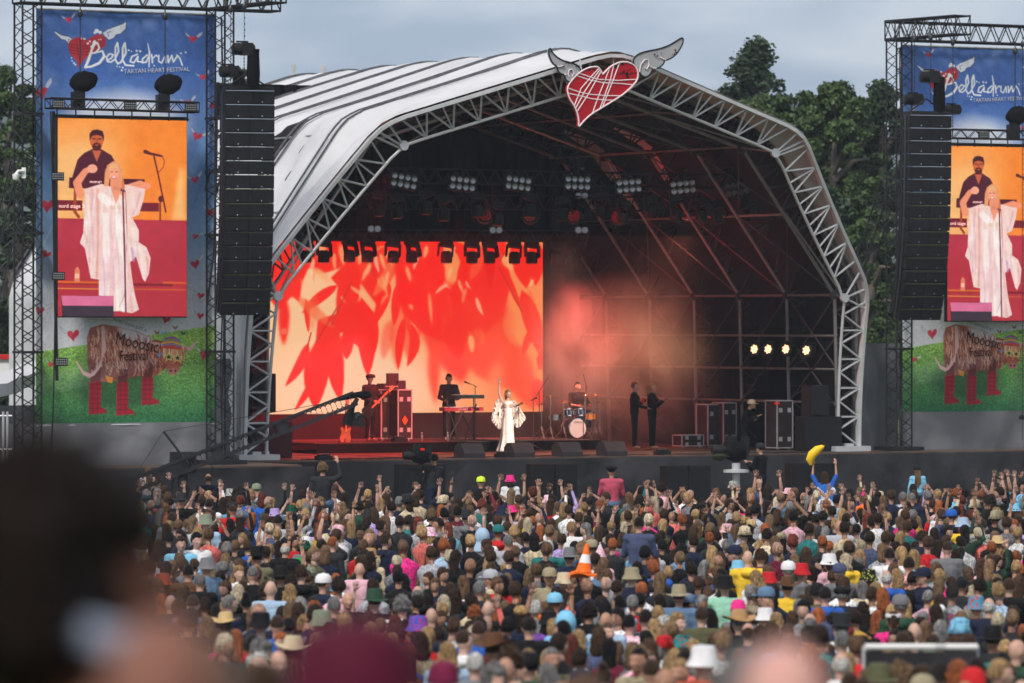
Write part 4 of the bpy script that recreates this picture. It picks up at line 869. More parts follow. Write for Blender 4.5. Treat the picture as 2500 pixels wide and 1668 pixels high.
def covered(x, y, v, s, lab):
    p = onv(x, y, v); t = local_thing('covered_moving_lamp', p, R(20), lab, 'lamp')
    mb = MB(); mb.box((-.08*s, 0, -.42), (.3, .26, .4)); mb.box((-.08*s, 0, -.22), (.16, .2, .3)); mb.build('base', M['cabinet'], t)
    mb = MB(); rr = random.Random(int(x)); mb.ell((.06*s, 0, .04), (.31, .24, .25), 14, 10, rot=Matrix.Rotation(-.2*s, 3, 'Y'), fn=lambda q: 1+.10*math.sin(q.x*9+q.z*7)*math.cos(q.z*8+q.y*6)+.16*abs(q.x)**3); mb.build('rain_cover', M['blkfab'], t)
    mb = MB(); mb.tube((-.02, 0, .22), (-.02, 0, 13.1-p.z), .016, n=5); mb.lathe([(.03, -.1), (.07, -.05), (.07, .05), (.03, .1)], (-.02, 0, 12.85-p.z), 8); mb.build('steel_cable', M['darkmetal'], t)
covered(198, 203, -3.7, 1, 'left rain-covered moving lamp on the truss above the left screen'); covered(405, 210, -3.7, 1, 'right rain-covered moving lamp on the truss above the left screen')
covered(2480, 285, -1.0, 1, 'dark moving lamp on the truss above the right screen near the picture edge')
# camera dome on the left tower
t = local_thing('security_camera', onv(47, 428, -3.4), 0, 'white dome security camera on the left tower', 'security camera')
mb = MB(); mb.box((.1, .1, .06), (.1, .06, .26)); mb.path([(.1, .05, .1), (-.02, -.02, .1), (-.08, -.05, .02)], .04, 8); mb.build('bracket', M['white'], t)
mb = MB(); mb.lathe([(.03, .04), (.08, .02), (.08, -.06), (.06, -.11), (.0, -.14)], (-.08, -.06, 0), 12); mb.build('dome', M['white'], t)
# giant winged heart on the front arch
def rk(x, y, fw=.25):
    xs = (x-CX)/F; zs = (HZ-y)/F; k = .4; a = 1.0
    t = (CV-2.9+.0)/(xs*V.x+V.y) ; p = Vector((t*xs, t, CAMH+t*zs)); return p
hv = -2.95-CV*0
def hp_(x, y): p = onv(x, y, -2.98) ; return ((p-C0).dot(U), p.z)
cc = lambda pts: [hp_(1280+x/5.595, 80+y/5.595) for x, y in pts]
from mathutils import geometry as GE
def smooth_pts(pts, it=2):
    for _ in range(it):
        q = []
        for i in range(len(pts)):
            a, b = pts[i], pts[(i+1) % len(pts)]; q += [(a[0]*.75+b[0]*.25, a[1]*.75+b[1]*.25), (a[0]*.25+b[0]*.75, a[1]*.25+b[1]*.75)]
        pts = q
    return pts
H1 = [(722, 1300), (728, 1200), (705, 1090), (660, 990), (600, 905), (568, 800), (580, 720), (650, 625), (740, 540), (850, 480), (960, 462), (1010, 490), (1040, 540), (1053, 576), (1100, 520), (1180, 450), (1280, 405), (1370, 398), (1460, 425), (1520, 490), (1540, 570), (1525, 650), (1450, 740), (1340, 840), (1200, 930), (1050, 1020), (900, 1110), (790, 1210)]
WL = [(345, 210), (375, 270), (430, 330), (510, 380), (600, 405), (690, 430), (745, 470), (765, 530), (700, 580), (650, 640), (600, 680), (555, 640), (535, 575), (480, 560), (445, 510), (440, 465), (380, 420), (335, 330), (320, 240)]
WR = [(1475, 400), (1490, 340), (1560, 285), (1680, 250), (1830, 225), (1960, 180), (2060, 120), (2140, 68), (2168, 90), (2150, 170), (2090, 270), (2020, 340), (1940, 375), (1908, 375), (1900, 420), (1850, 470), (1790, 492), (1745, 490), (1720, 560), (1670, 605), (1610, 600), (1560, 545), (1500, 460)]
M['hred'] = mat('heart_red_paint', srgb(178, 18, 34), .4, 0, .12, 2, .1, 6); M['hgrey'] = mat('wing_grey_paint', srgb(168, 168, 172), .55, 0, .08, 3); M['hline'] = mat('pale_outline_paint', srgb(238, 222, 226), .5, 0, 0); M['hdot'] = mat('black_paint_dot', (.008, .008, .01), .5, 0, 0)
M['hpink'] = mat('heart_pink_paint', srgb(196, 62, 96), .45, 0, .1, 3)
ht = thing('winged_heart_sign', SP(0, -3.0, FLOOR+9), 'giant red tartan heart with grey wings fixed to the peak of the stage arch', 'sign')
def plate(name, pts, m, t0, t1, par=ht): mb = MB(); mb.prism(pts, SP(0, -2.98, 0)-ZV*0, U, ZV, V, t0, t1); return mb.build(name, m, par, smooth=False)
hs = smooth_pts(cc(H1), 1); plate('heart', hs, M['hred'], -.06, .06)
def rim(name, pts, r_, m, fw, closed=True): mb = MB(); q = [SP(a, -2.98+fw, 0)+ZV*b for a, b in pts]; q = q+([q[0]] if closed else []); mb.path(q, r_, 5); return mb.build(name, m, ht)
rim('outline', hs, .022, M['hline'], -.07)
for nm, W0 in (('wing', WL), ('wing', WR)): w_ = smooth_pts(cc(W0), 2); plate(nm, w_, M['hgrey'], -.03, .05); rim('outline', w_, .022, M['hdot'], -.03)
inner = lambda W0, k: [(sum(p[0] for p in W0)/len(W0)*(1-k)+p[0]*k, sum(p[1] for p in W0)/len(W0)*(1-k)+p[1]*k) for p in W0]
for q in ([(440, 465), (500, 460), (530, 450)], [(600, 600), (585, 560), (600, 510), (640, 500), (660, 550), (640, 600)], [(1840, 335), (1880, 360), (1920, 372)], [(1560, 540), (1575, 440), (1630, 370), (1680, 370), (1690, 440), (1660, 500), (1630, 480)], [(1705, 460), (1740, 485), (1790, 490)], [(535, 575), (560, 570)]): rim('outline', cc(q), .016, M['hline'], -.055, False)
for q in ([(580, 760), (720, 810), (880, 845), (1100, 862), (1300, 865)], [(570, 828), (720, 860), (900, 905), (1050, 920), (1215, 928)], [(740, 558), (860, 600), (1000, 640), (1250, 655), (1520, 640)], [(700, 590), (860, 645), (1050, 685), (1250, 695), (1475, 715)], [(1000, 490), (880, 620), (760, 760), (665, 1000)], [(1018, 505), (910, 650), (810, 800), (688, 1028)], [(1030, 530), (960, 660), (860, 840), (705, 1075)], [(1150, 480), (1090, 640), (1000, 860), (910, 1110)], [(1205, 440), (1160, 640), (1080, 860), (1020, 1030)], [(1285, 405), (1200, 640), (1120, 840), (1050, 1020)]): rim('tartan_line', cc(q), .014, M['hline'], -.068, False)
mb = MB()
for x, y, r_ in [(1385, 565, 24), (1392, 603, 20), (1340, 537, 17), (1322, 430, 20), (1232, 462, 20), (1275, 430, 12), (1300, 560, 11), (1322, 558, 9), (1422, 505, 11), (1436, 558, 11), (1464, 555, 8), (1495, 552, 8), (1310, 620, 7), (1270, 565, 5), (1255, 568, 4), (873, 505, 16), (940, 508, 14), (1075, 655, 20), (1765, 300, 11), (1800, 320, 10), (1858, 283, 7), (2045, 238, 11), (2055, 270, 9), (2032, 295, 9), (2075, 263, 6), (2006, 306, 5), (588, 418, 11), (555, 420, 7), (628, 422, 8), (523, 457, 11), (503, 466, 8), (688, 460, 7), (707, 462, 9), (628, 518, 9), (345, 265, 10), (1798, 270, 5), (1385, 517, 5)]:
    u_, z_ = cc([(x, y)])[0]; mb.lathe([(r_/5.595/92, -.012), (r_/5.595/92, .012)], SP(u_, -3.045, z_), 10, rot=Matrix.Rotation(TH, 3, 'Z') @ rx)
mb.build('paint_dots', M['hdot'], ht)
mb = MB()
for x, y in ((1420, 175), (1385, 185), (1500, 170), (1530, 160)): p = onv(x, y, -2.85); mb.tube(p, p+ZV*-.5, .02); mb.tube(p, SP((p-C0).dot(U), -2.75, p.z+.35), .02)
mb.build('fixing_bracket', M['alu'], ht)
# ================================================================ people
def voxel(mb, vox, name, sm=2):
    me = bpy.data.meshes.new('tmp'); me.from_pydata(mb.v, [], mb.f); me.update()
    o = bpy.data.objects.new('tmp', me); COL.objects.link(o)
    m = o.modifiers.new('r', 'REMESH'); m.mode = 'VOXEL'; m.voxel_size = vox; m.use_smooth_shade = True
    if sm: s = o.modifiers.new('s', 'SMOOTH'); s.factor = .5; s.iterations = sm
    dg = bpy.context.evaluated_depsgraph_get(); dg.update(); ev = o.evaluated_get(dg); r = bpy.data.meshes.new_from_object(ev)
    bpy.data.objects.remove(o); bpy.data.meshes.remove(me); r.name = name
    r.polygons.foreach_set('use_smooth', [True]*len(r.polygons)); return r
def cap(mb, a, b, ra, rb, n=10, fl=1.):
    a = Vector(a); b = Vector(b); d = b-a; L_ = d.length
    z = d.normalized() if L_ > 1e-6 else Vector((0, 0, 1)); x = z.cross(Vector((0, 1, 0)))
    if x.length < .1: x = z.cross(Vector((1, 0, 0)))
    x.normalize(); y = z.cross(x); rot = Matrix((x, y, z)).transposed()
    pr = [(ra*math.sin(t), -ra*math.cos(t)) for t in (.01, .6, 1.1)]+[(ra, 0), ((ra+rb)/2, L_/2), (rb, L_)]+[(rb*math.sin(t), L_+rb*math.cos(t)) for t in (1.1, .6, .01)]
    mb.lathe(pr, a, n, rot, 1, fl)
SK = dict(neck=(0, 0, 1.49), sh=(.185, 0, 1.425), hip=(.095, 0, .93))
def hand(mb, w, d, up, s=1, spread=1., curl=.3, fr=.0105):
    """palm at wrist w pointing along d; up = back-of-hand normal; s mirrors the thumb"""
    d = Vector(d).normalized(); up = Vector(up); sd = d.cross(up).normalized()*s; up = sd.cross(d).normalized()*s
    w = Vector(w); cap(mb, w, w+d*.03, .024, .03); 
    for k in (-1, 0, 1): cap(mb, w+d*.03+sd*.022*k, w+d*.075+sd*.024*k, .017, .014)
    for k, ln in ((-1.5, .058), (-.5, .072), (.5, .078), (1.5, .07)):
        b0 = w+d*.085+sd*.0185*k; dd = (d+sd*.16*k*spread*.8-up*curl*.5).normalized(); b1 = b0+dd*ln*.5; d2 = (dd-up*curl*1.2).normalized()
        cap(mb, b0, b1, fr, fr*.9, 6); cap(mb, b1, b1+d2*ln*.5, fr*.9, fr*.8, 6)
    b0 = w+d*.03+sd*.03; dd = (d*.6+sd*.8-up*curl*.3).normalized(); cap(mb, b0, b0+dd*.035, .014, .012, 6); cap(mb, b0+dd*.035, b0+dd*.035+(dd+d*.8).normalized()*.03, .012, .01, 6)
ARM = {'down': ((.255, -.01, 1.14), (.27, .08, .90)), 'up': ((.30, .03, 1.66), (.27, .06, 1.92)), 'upbent': ((.36, .05, 1.50), (.30, .12, 1.76)), 'cross': ((.27, .06, 1.16), (.02, .22, 1.2)), 'hold': ((.25, .08, 1.15), (.12, .3, 1.3)), 'out': ((.42, .05, 1.42), (.55, .12, 1.6)), 'clap': ((.29, .12, 1.50), (.07, .22, 1.75)), 'hip': ((.38, -.06, 1.2), (.2, .02, 1.02))}
TPL = {}
def human(key, L_='down', R_='down', female=False, vox=.016, legs=None, face=(0, 0), wide=1., sleeve=1., sit=False, lean=0., fr=.0115, skirt=False, top=True):
    """three meshes: body (skin, one continuous surface), top, trousers; faces +Y, feet at z=0"""
    if key in TPL: return TPL[key]
    w = wide*(.9 if female else 1); body = MB(); tp = MB(); tr = MB()
    lz = lambda p: (p[0], p[1]+lean*max(0, p[2]-.95), p[2]-abs(lean)*.15*max(0, p[2]-.95))
    shx = SK['sh'][0]*w
    # torso and neck
    for m, g in ((body, 0), (tp, .022)):
        for a, b, ra, rb in (((0, 0, .98), (0, 0, 1.12), .125, .115), ((0, 0, 1.12), (0, .01, 1.32), .12, .145)):
            for k in (-1, 1): cap(m, lz((a[0]+k*.05*w, a[1], a[2])), lz((b[0]+k*.055*w, b[1], b[2])), ra*.78+g, rb*.78+g, 12)
        for k in (-1, 1): cap(m, lz((k*.05, -.01, 1.40)), lz((k*shx, -.005, 1.42)), .075+g, .058+g, 12)
        cap(m, lz((0, -.01, 1.42)), lz((0, -.01, 1.47)), .075+g*.7, .052+g*.6)
        if female: 
            for k in (-1, 1): m.ell(lz((k*.07, .105, 1.29)), (.062+g, .06+g, .062+g), 10, 8)
    cap(body, lz((0, -.012, 1.45)), lz((0, .0, 1.56)), .054 if not female else .045, .05 if not female else .042)
    # head with face
    hc = Vector(lz((0, .01, 1.645))); fy, fp = face; RH_ = Matrix.Rotation(fy, 3, 'Z') @ Matrix.Rotation(fp, 3, 'X')
    P = lambda x, y, z: hc+RH_ @ Vector((x, y, z))
    body.ell(hc, (.073, .092, .108), 18, 14, rot=RH_); body.ell(P(0, .012, -.045), (.062, .075, .075), 14, 10, rot=RH_)
    cap(body, P(0, .075, -.088), P(0, .07, -.07), .026, .03, 8)                          # chin
    cap(body, P(0, .098, -.005), P(0, .112, -.034), .009, .014, 8)                       # nose
    for k in (-1, 1): 
        body.ell(P(k*.076, -.005, -.015), (.012, .02, .032), 8, 6, rot=RH_); cap(body, P(k*.014, .09, .024), P(k*.045, .084, .026), .012, .01, 6)
        cap(body, P(k*.012, .097, -.055), P(k*.002, .1, -.055), .009, .011, 6); cap(body, P(k*.03, .085, -.02), P(k*.04, .075, -.03), .016, .016, 6)
    # arms
    hands = []
    for k, a in ((-1, L_), (1, R_)):
        e_, w_ = ARM[a] if isinstance(a, str) else a
        e_ = Vector(lz((k*e_[0]*(w*.5+.5), e_[1], e_[2]))); w_ = Vector(lz((k*w_[0], w_[1], w_[2]))); s_ = Vector(lz((k*shx, -.005, 1.42)))
        cap(body, s_, e_, .047, .036); cap(body, e_, w_, .036, .024)
        d = (w_-e_).normalized(); hand(body, w_+d*.01, d, Vector((k*.5, -.8, .2)), -k, 1., .25, fr); hands.append(w_+d*.08)
        if top:
            cap(tp, s_, e_, .068, .056); 
            if sleeve > .6: cap(tp, e_, e_+(w_-e_)*.93, .054, .038)
            else: pass
    # legs
    for k in (-1, 1):
        if sit: j = [(.1, 0, .93), (.16, .34, .98), (.15, .36, .55), (.15, .42, .52)]
        else: j = (legs[0] if k < 0 else legs[1]) if legs else [(.095, 0, .93), (.1, .01, .5), (.105, 0, .09), (.12, .12, .04)]
        j = [Vector((k*p[0]*(1 if p[0] >= 0 else 1), p[1], p[2])) for p in j]
        cap(body, j[0], j[1], .072, .047); cap(body, j[1], j[2], .047, .034); cap(body, j[2]-ZV*.03, j[3]-ZV*.0, .036, .03)
        if not skirt: cap(tr, j[0]+ZV*.02, j[1], .098 if not female else .1, .066); cap(tr, j[1], j[2]+(j[1]-j[2])*.03, .066, .055)
    cap(tr, (-.06, 0, .98), (.06, 0, .98), .122, .122, 12)
    if skirt: tr.lathe([(.13, 1.05), (.16, .95), (.22, .5), (.24, .15)], (0, 0, 0), 20, sy=.8)
    r = (voxel(body, vox, 'body'), voxel(tp, .02, 'top') if top else None, voxel(tr, .025, 'trousers'), hc, hands)
    TPL[key] = r; return r
# hair and hats, modelled around the head centre (0,0,0) facing +Y
from mathutils import noise as NZ
HR = {}
def hairmesh(style):
    if style in HR: return HR[style]
    mb = MB(); sd = hash(style) % 50 if False else len(style)*3+ord(style[0])
    def shell(rx_, ry_, rz_, low=-.35, rough=.05, cut=.25, nu=26, nv=18):
        def fn(q):
            k = 1+rough*NZ.noise(Vector((q.x*7+sd, q.y*7, q.z*2.5)))*2+.02*math.sin(math.atan2(q.y, q.x)*22)
            if q.z < low or (q.y > .15 and q.z < cut+.18*abs(q.x)): k = .80
            return k
        mb.ell((0, -.008, .012), (rx_, ry_, rz_), nu, nv, fn=fn)
    def drape(z1, wd, th, wav=0., y0=-.07, z0=.02, seed=0):
        n = 26; rows = 14; vs = []
        for j in range(rows+1):
            t = j/rows; z = z0+(z1-z0)*t
            for i in range(n):
                a = 2*math.pi*i/n; k = 1+.12*NZ.noise(Vector((math.cos(a)*4, seed+math.sin(a)*4, z*(9 if wav else 3))))*(1+wav*3)
                ww = wd*(.98-.22*math.exp(-((t-.38)/.16)**2)+.12*t)*(1-.55*t**6); y = y0-.02*t-.03*math.sin(math.pi*t); z -= (t**3)*.035*math.sin(a*5+seed+wd*90)
                vs.append((math.cos(a)*ww*k*(1+.06*math.sin(a*9))+wav*.015*math.sin(z*40+a), y+math.sin(a)*th*k*(1-.3*t)*(1+.1*math.sin(a*9)), z))
        mb.add(vs, [(j*n+i, j*n+(i+1) % n, (j+1)*n+(i+1) % n, (j+1)*n+i) for j in range(rows) for i in range(n)]+[tuple(range(n)), tuple(range(rows*n, rows*n+n))[::-1]])
    if style == 'short': shell(.083, .101, .113, -.45, .035, .3)
    elif style == 'crop': shell(.078, .097, .11, -.3, .015, .35)
    elif style == 'tousled': shell(.092, .108, .122, -.42, .13, .3)
    elif style == 'curly': shell(.105, .115, .13, -.5, .16, .25); [mb.ell((math.cos(a)*.08, math.sin(a)*.08-.02, .05*math.sin(a*5)+.03), (.04, .04, .04), 8, 6) for a in [math.pi*(1+i/9) for i in range(10)]]
    elif style == 'afro': shell(.14, .15, .16, -.5, .12, .2)
    elif style == 'long': shell(.087, .103, .114, -.7, .03, .25); drape(-.40, .092, .06)
    elif style == 'verylong': shell(.087, .103, .114, -.7, .03, .25); drape(-.52, .098, .055)
    elif style == 'wavy': shell(.094, .108, .118, -.7, .09, .25); drape(-.36, .108, .07, 1.)
    elif style == 'bob': shell(.092, .106, .116, -.7, .04, .25); drape(-.17, .1, .075, .3)
    elif style == 'ponytail': shell(.08, .098, .112, -.5, .02, .3); mb.path([(0, -.09, .05), (0, -.15, .06), (0, -.17, -.03), (0, -.14, -.16), (.01, -.13, -.26)], [.028, .036, .04, .034, .012], 10)
    elif style == 'bun': shell(.08, .098, .112, -.5, .03, .3); mb.ell((0, -.055, .125), (.05, .05, .045), 10, 8, fn=lambda q: 1+.12*math.sin(q.x*9+q.z*8))
    elif style == 'fringe':                                   # balding: ring of hair only
        def fn(q): return 1.03 if (-.55 < q.z < .35 and q.y < .3) else .9
        mb.ell((0, -.006, .0), (.078, .096, .108), 24, 16, fn=fn)
    elif style == 'braids': shell(.085, .1, .114, -.6, .04, .25); [mb.path([(s*.06, -.06, .0), (s*.08, -.08, -.1), (s*.1, -.09, -.22), (s*.1, -.08, -.34)], [.03, .034, .03, .012], 8) for s in (-1, 1)]
    me = mb.build('hair', M['hair']); m = me.data; bpy.data.objects.remove(me); HR[style] = m; return m
HT = {}
def hatmesh(st):
    if st in HT: return HT[st]
    mb = MB()
    if st == 'bucket': mb.lathe([(.138, -.012), (.141, -.02), (.102, .045), (.098, .1), (.086, .132), (.03, .138), (.0, .138)], (0, -.005, 0), 22, sy=1.08)
    elif st == 'cap':
        mb.lathe([(.098, .02), (.1, .05), (.09, .1), (.06, .13), (.0, .14)], (0, -.005, 0), 20, sy=1.12)
        mb.add([(x, y, z) for x, y, z in [(-.08, .08, .035), (-.07, .15, .03), (0, .19, .035), (.07, .15, .03), (.08, .08, .035), (-.08, .08, .025), (-.07, .15, .02), (0, .19, .025), (.07, .15, .02), (.08, .08, .025)]], [(0, 1, 2, 3, 4), (9, 8, 7, 6, 5), (0, 5, 6, 1), (1, 6, 7, 2), (2, 7, 8, 3), (3, 8, 9, 4)])
        mb.ell((0, 0, .14), (.012, .012, .008), 6, 4)
    elif st == 'beanie': mb.lathe([(.096, -.005), (.102, .0), (.102, .045), (.098, .05), (.096, .09), (.07, .135), (.03, .155), (.0, .158)], (0, -.01, 0), 22, sy=1.12)
    elif st == 'bobble': mb.lathe([(.102, -.005), (.112, .0), (.112, .045), (.105, .05), (.104, .09), (.08, .14), (.03, .16), (.0, .162)], (0, -.01, 0), 22, sy=1.12)
    elif st in ('cowboy', 'wide'):
        n = 28; vs = []; cow = st == 'cowboy'
        for r_, z, c in [(.185 if cow else .165, .03, 1), (.185 if cow else .165, .036, 1), (.14, .03, .4), (.1, .035, 0), (.096, .05, 0), (.088, .12, 0), (.07, .155, 0), (.03, .145 if cow else .155, 0), (.001, .14 if cow else .155, 0)]:
            for i in range(n):
                a = 2*math.pi*i/n; x = math.cos(a)*r_; y = math.sin(a)*r_*1.12; vs.append((x, y-.005, z+c*(.055*abs(math.cos(a))**2.2 if cow else .008*math.cos(2*a)-.01)))
        mb.add(vs, [(j*n+i, j*n+(i+1) % n, (j+1)*n+(i+1) % n, (j+1)*n+i) for j in range(8) for i in range(n)]+[tuple(range(n))[::-1]])
    elif st == 'top': mb.lathe([(.14, .03), (.142, .036), (.1, .04), (.096, .05), (.1, .17), (.098, .175), (.0, .176)], (0, -.005, 0), 22, sy=1.1)
    elif st == 'flat': mb.lathe([(.095, .02), (.112, .045), (.108, .08), (.07, .11), (.0, .12)], (0, .012, 0), 20, sy=1.2); mb.ell((0, .11, .035), (.07, .05, .012), 12, 6)
    elif st == 'beret': mb.lathe([(.09, .03), (.12, .06), (.12, .09), (.08, .12), (.0, .13)], (0, -.015, 0), 20, sy=1.05)
    elif st == 'hood': mb.ell((0, -.02, .0), (.115, .128, .142), 20, 14, fn=lambda q: .8 if (q.y > .5 and q.z < .6) else 1); mb.lathe([(.15, -.22), (.14, -.16), (.1, -.1), (.1, -.05)], (0, -.03, 0), 16)
    elif st == 'party': mb.lathe([(.1, .04), (.102, .05), (.05, .16), (.012, .25), (.02, .27), (0, .28)], (0, 0, 0), 18)
    elif st == 'band': mb.lathe([(.088, .04), (.094, .045), (.094, .075), (.088, .08)], (0, -.003, 0), 20, sy=1.16)
    elif st == 'cone':
        mb.lathe([(.001, .49), (.022, .49), (.03, .46), (.098, .09), (.1, .075)], (0, 0, -.02), 24)
    me = mb.build('hat', M['hat']); m = me.data; bpy.data.objects.remove(me); HT[st] = m; return m
SKINS = [(.46, .26, .19), (.50, .30, .23), (.40, .22, .15), (.47, .28, .22), (.34, .18, .12), (.52, .33, .26)]
HAIRC = {'dark brown': (.016, .009, .006), 'brown': (.045, .024, .014), 'light brown': (.11, .062, .036), 'blonde': (.33, .21, .1), 'platinum': (.5, .42, .3), 'ginger': (.26, .075, .025), 'black': (.005, .0045, .005), 'grey': (.17, .165, .165), 'white': (.55, .54, .52), 'auburn': (.11, .025, .015), 'dark blonde': (.16, .1, .055), 'pink': (.8, .05, .25)}
CC = {'black': (.005, .005, .006), 'navy': (.01, .015, .04), 'charcoal': (.02, .021, .025), 'grey': (.16, .165, .18), 'pale grey': (.4, .41, .46), 'white': (.72, .72, .74), 'pale pink': (.72, .42, .5), 'hot pink': (.75, .03, .24), 'red': (.5, .015, .02), 'burgundy': (.13, .012, .03), 'maroon': (.16, .01, .045), 'blue': (.02, .1, .42), 'sky blue': (.2, .5, .72), 'denim blue': (.11, .19, .31), 'pale blue': (.33, .46, .62), 'teal': (.02, .15, .15), 'dark green': (.02, .06, .035), 'sage green': (.2, .24, .17), 'green': (.02, .3, .08), 'olive': (.09, .09, .045), 'mint': (.3, .6, .45), 'yellow': (.8, .52, .04), 'mustard': (.45, .28, .05), 'orange': (.8, .18, .02), 'rust': (.4, .07, .03), 'brown': (.1, .045, .02), 'tan': (.4, .24, .11), 'cream': (.6, .5, .34), 'straw': (.55, .4, .2), 'lilac': (.4, .3, .6), 'purple': (.16, .06, .3), 'mauve': (.25, .07, .12), 'khaki': (.3, .26, .17), 'slate blue': (.06, .075, .15), 'neon yellow': (.65, .85, .05), 'rose': (.45, .07, .12), 'coral': (.7, .16, .14), 'silver': (.45, .46, .48)}
def pattern_mat(name, c1, c2, kind='check', scale=22., c3=None):
    m = mat(name, c1, .85, 0, 0); t = m.node_tree; b = [n for n in t.nodes if n.type == 'BSDF_PRINCIPLED'][0]; tcn = [n for n in t.nodes if n.type == 'TEX_COORD'][0]
    if kind == 'check':
        a = nd(t, 'ShaderNodeTexWave', wave_type='BANDS', bands_direction='X'); c = nd(t, 'ShaderNodeTexWave', wave_type='BANDS', bands_direction='Z')
        mu = nd(t, 'ShaderNodeMath', operation='MULTIPLY')
        for w in (a, c): w.inputs['Scale'].default_value = scale/6; t.links.new(tcn.outputs['Object'], w.inputs['Vector'])
        t.links.new(a.outputs['Fac'], mu.inputs[0]); t.links.new(c.outputs['Fac'], mu.inputs[1]); f = mu.outputs[0]
    else:
        n = nd(t, 'ShaderNodeTexVoronoi'); n.inputs['Scale'].default_value = scale; t.links.new(tcn.outputs['Object'], n.inputs['Vector']); f = n.outputs['Distance']
    r = nd(t, 'ShaderNodeValToRGB'); t.links.new(f, r.inputs[0]); e = r.color_ramp.elements
    e[0].position, e[1].position = (.15, .5) if kind == 'check' else (.22, .34) if kind == 'dots' else (.3, .5); e[0].color = (*c1, 1); e[1].color = (*c2, 1)
    if kind == 'check': r.color_ramp.interpolation = 'EASE'
    t.links.new(r.outputs[0], b.inputs['Base Color']); return m
PM = {'checked': pattern_mat('checked_cloth', (.012, .014, .03), (.16, .17, .2), 'check', 60), 'floral': pattern_mat('floral_cloth', (.5, .28, .34), (.75, .72, .74), 'blot', 28), 'leopard': pattern_mat('leopard_cloth', (.06, .035, .04), (.6, .47, .5), 'dots', 17), 'pink floral': pattern_mat('pink_floral_cloth', (.45, .1, .1), (.72, .4, .36), 'blot', 22),
      'knit': pattern_mat('blue_knit', (.07, .09, .16), (.3, .34, .38), 'blot', 55), 'camo': pattern_mat('camouflage_cloth', (.03, .035, .02), (.14, .13, .08), 'blot', 14), 'dotted': pattern_mat('dotted_cloth', (.6, .65, .1), (.012, .012, .012), 'dots', 30), 'rainbow': pattern_mat('rainbow_knit', (.5, .05, .03), (.05, .25, .4), 'blot', 20), 'tartan': pattern_mat('red_tartan', (.35, .02, .02), (.03, .03, .02), 'check', 60), 'patterned': pattern_mat('monochrome_print', (.02, .02, .02), (.4, .4, .38), 'blot', 30), 'purple print': pattern_mat('purple_print', (.5, .03, .12), (.06, .08, .45), 'blot', 35), 'sequin': pattern_mat('green_sequins', (.01, .3, .12), (.005, .03, .02), 'dots', 40), 'pink print': pattern_mat('pink_white_print', (.75, .12, .35), (.75, .6, .65), 'blot', 30), 'teal floral': pattern_mat('teal_floral', (.5, .04, .03), (.02, .22, .24), 'dots', 12)}
SEEN = {}
def paint(o, c, fallback=None):
    if isinstance(c, str) and c in PM:
        k = (o.data.name, c)
        if k not in SEEN:
            m = o.data.copy(); m.materials.clear(); m.materials.append(PM[c]); SEEN[k] = m
        o.data = SEEN[k]; o.color = (1, 1, 1, 1)
    else: o.color = (*(CC[c] if isinstance(c, str) else c), 1)
def clean(me, m):
    if len(me.materials) == 0: me.materials.append(M[m])
    return me
def hash_(t): return sum((i+3)*ord(c) for i, c in enumerate(t))
def foldhood():
    if 'fold' not in HT:
        mb = MB(); mb.ell((0, -.1, 1.43), (.13, .075, .075), 16, 10, fn=lambda q: 1+.08*math.sin(q.x*8)); mb.path([(-.12, -.06, 1.46), (-.09, .04, 1.47), (0, .08, 1.44), (.09, .04, 1.47), (.12, -.06, 1.46)], .035, 8)
        o = mb.build('folded_hood', M['cloth']); HT['fold'] = o.data; bpy.data.objects.remove(o)
    return HT['fold']
def person(loc, rot, label, tpl, hair='short', hc='brown', top='black', low='navy', hat=None, hatc='black', skin=0, s=1., group=None, hs=1.0, bodyscale=None):
    bm, tm, lm, hcn, hands = tpl
    b = link('person', clean(bm, 'skin'), None, label, 'person', group, None, SKINS[skin % 6] if isinstance(skin, int) else skin, Vector((0, 0, 0)))
    b.location = loc; b.rotation_euler = (0, 0, rot); b.scale = (s,)*3
    if tm is not None: o = link('top', clean(tm, 'cloth'), b, off=Vector()); paint(o, top)
    if lm is not None: o = link('trousers', clean(lm, 'cloth'), b, off=Vector()); paint(o, low)
    if hair and hair != 'bald':
        o = link('hair', hairmesh(hair), b, off=Vector()); o.location = hcn; o.color = (*HAIRC.get(hc, hc if not isinstance(hc, str) else (.05, .03, .02)), 1); o.scale = (hs,)*3
    if abs(hash_(label)) % 100 < 38 and hat != 'hood' and tm is not None and group: o = link('folded_hood', foldhood(), b, off=Vector()); paint(o, top)
    if hat:
        o = link('hood' if hat == 'hood' else 'hat', hatmesh(hat), b, off=Vector()); o.location = hcn; paint(o, hatc); o.scale = (1.06,)*3
    return b
def ysolve(y, h):                                     # distance at which a head top (h above ground) falls on picture row y
    lo, hi = 34., 118.
    best = None
    for i in range(1041):
        Y = lo+(hi-lo)*i/1040; yy_ = HZ+(CAMH-gz(Y)-h)*F/Y
        if best is None or abs(yy_-y) < best[0]: best = (abs(yy_-y), Y)
    return best[1]
# ================================================================ crowd
TPM = [human('m_down'), human('m_hold', 'hold', 'down'), human('m_cross', 'cross', 'cross', wide=1.06)]
TPF = [human('f_down', female=True), human('f_hold', 'hold', 'cross', female=True)]
T1U = human('m_one', 'down', 'up', vox=.014); T2U = human('f_two', 'upbent', 'up', female=True, vox=.014, sleeve=.4); TCL = human('m_clap', 'clap', 'clap', vox=.014, sleeve=.4)
TPLS = {'m': TPM, 'f': TPF, 'u': [T1U], 'v': [T2U], 'c': [TCL]}
CR = {'C': (300, 1120, 3.357), 'P': (900, 1120, 2.9375), 'Q': (1700, 1120, 2.9375), 'D': (300, 1370, 3.357), 'E': (1000, 1370, 3.133), 'F': (1750, 1370, 3.133)}
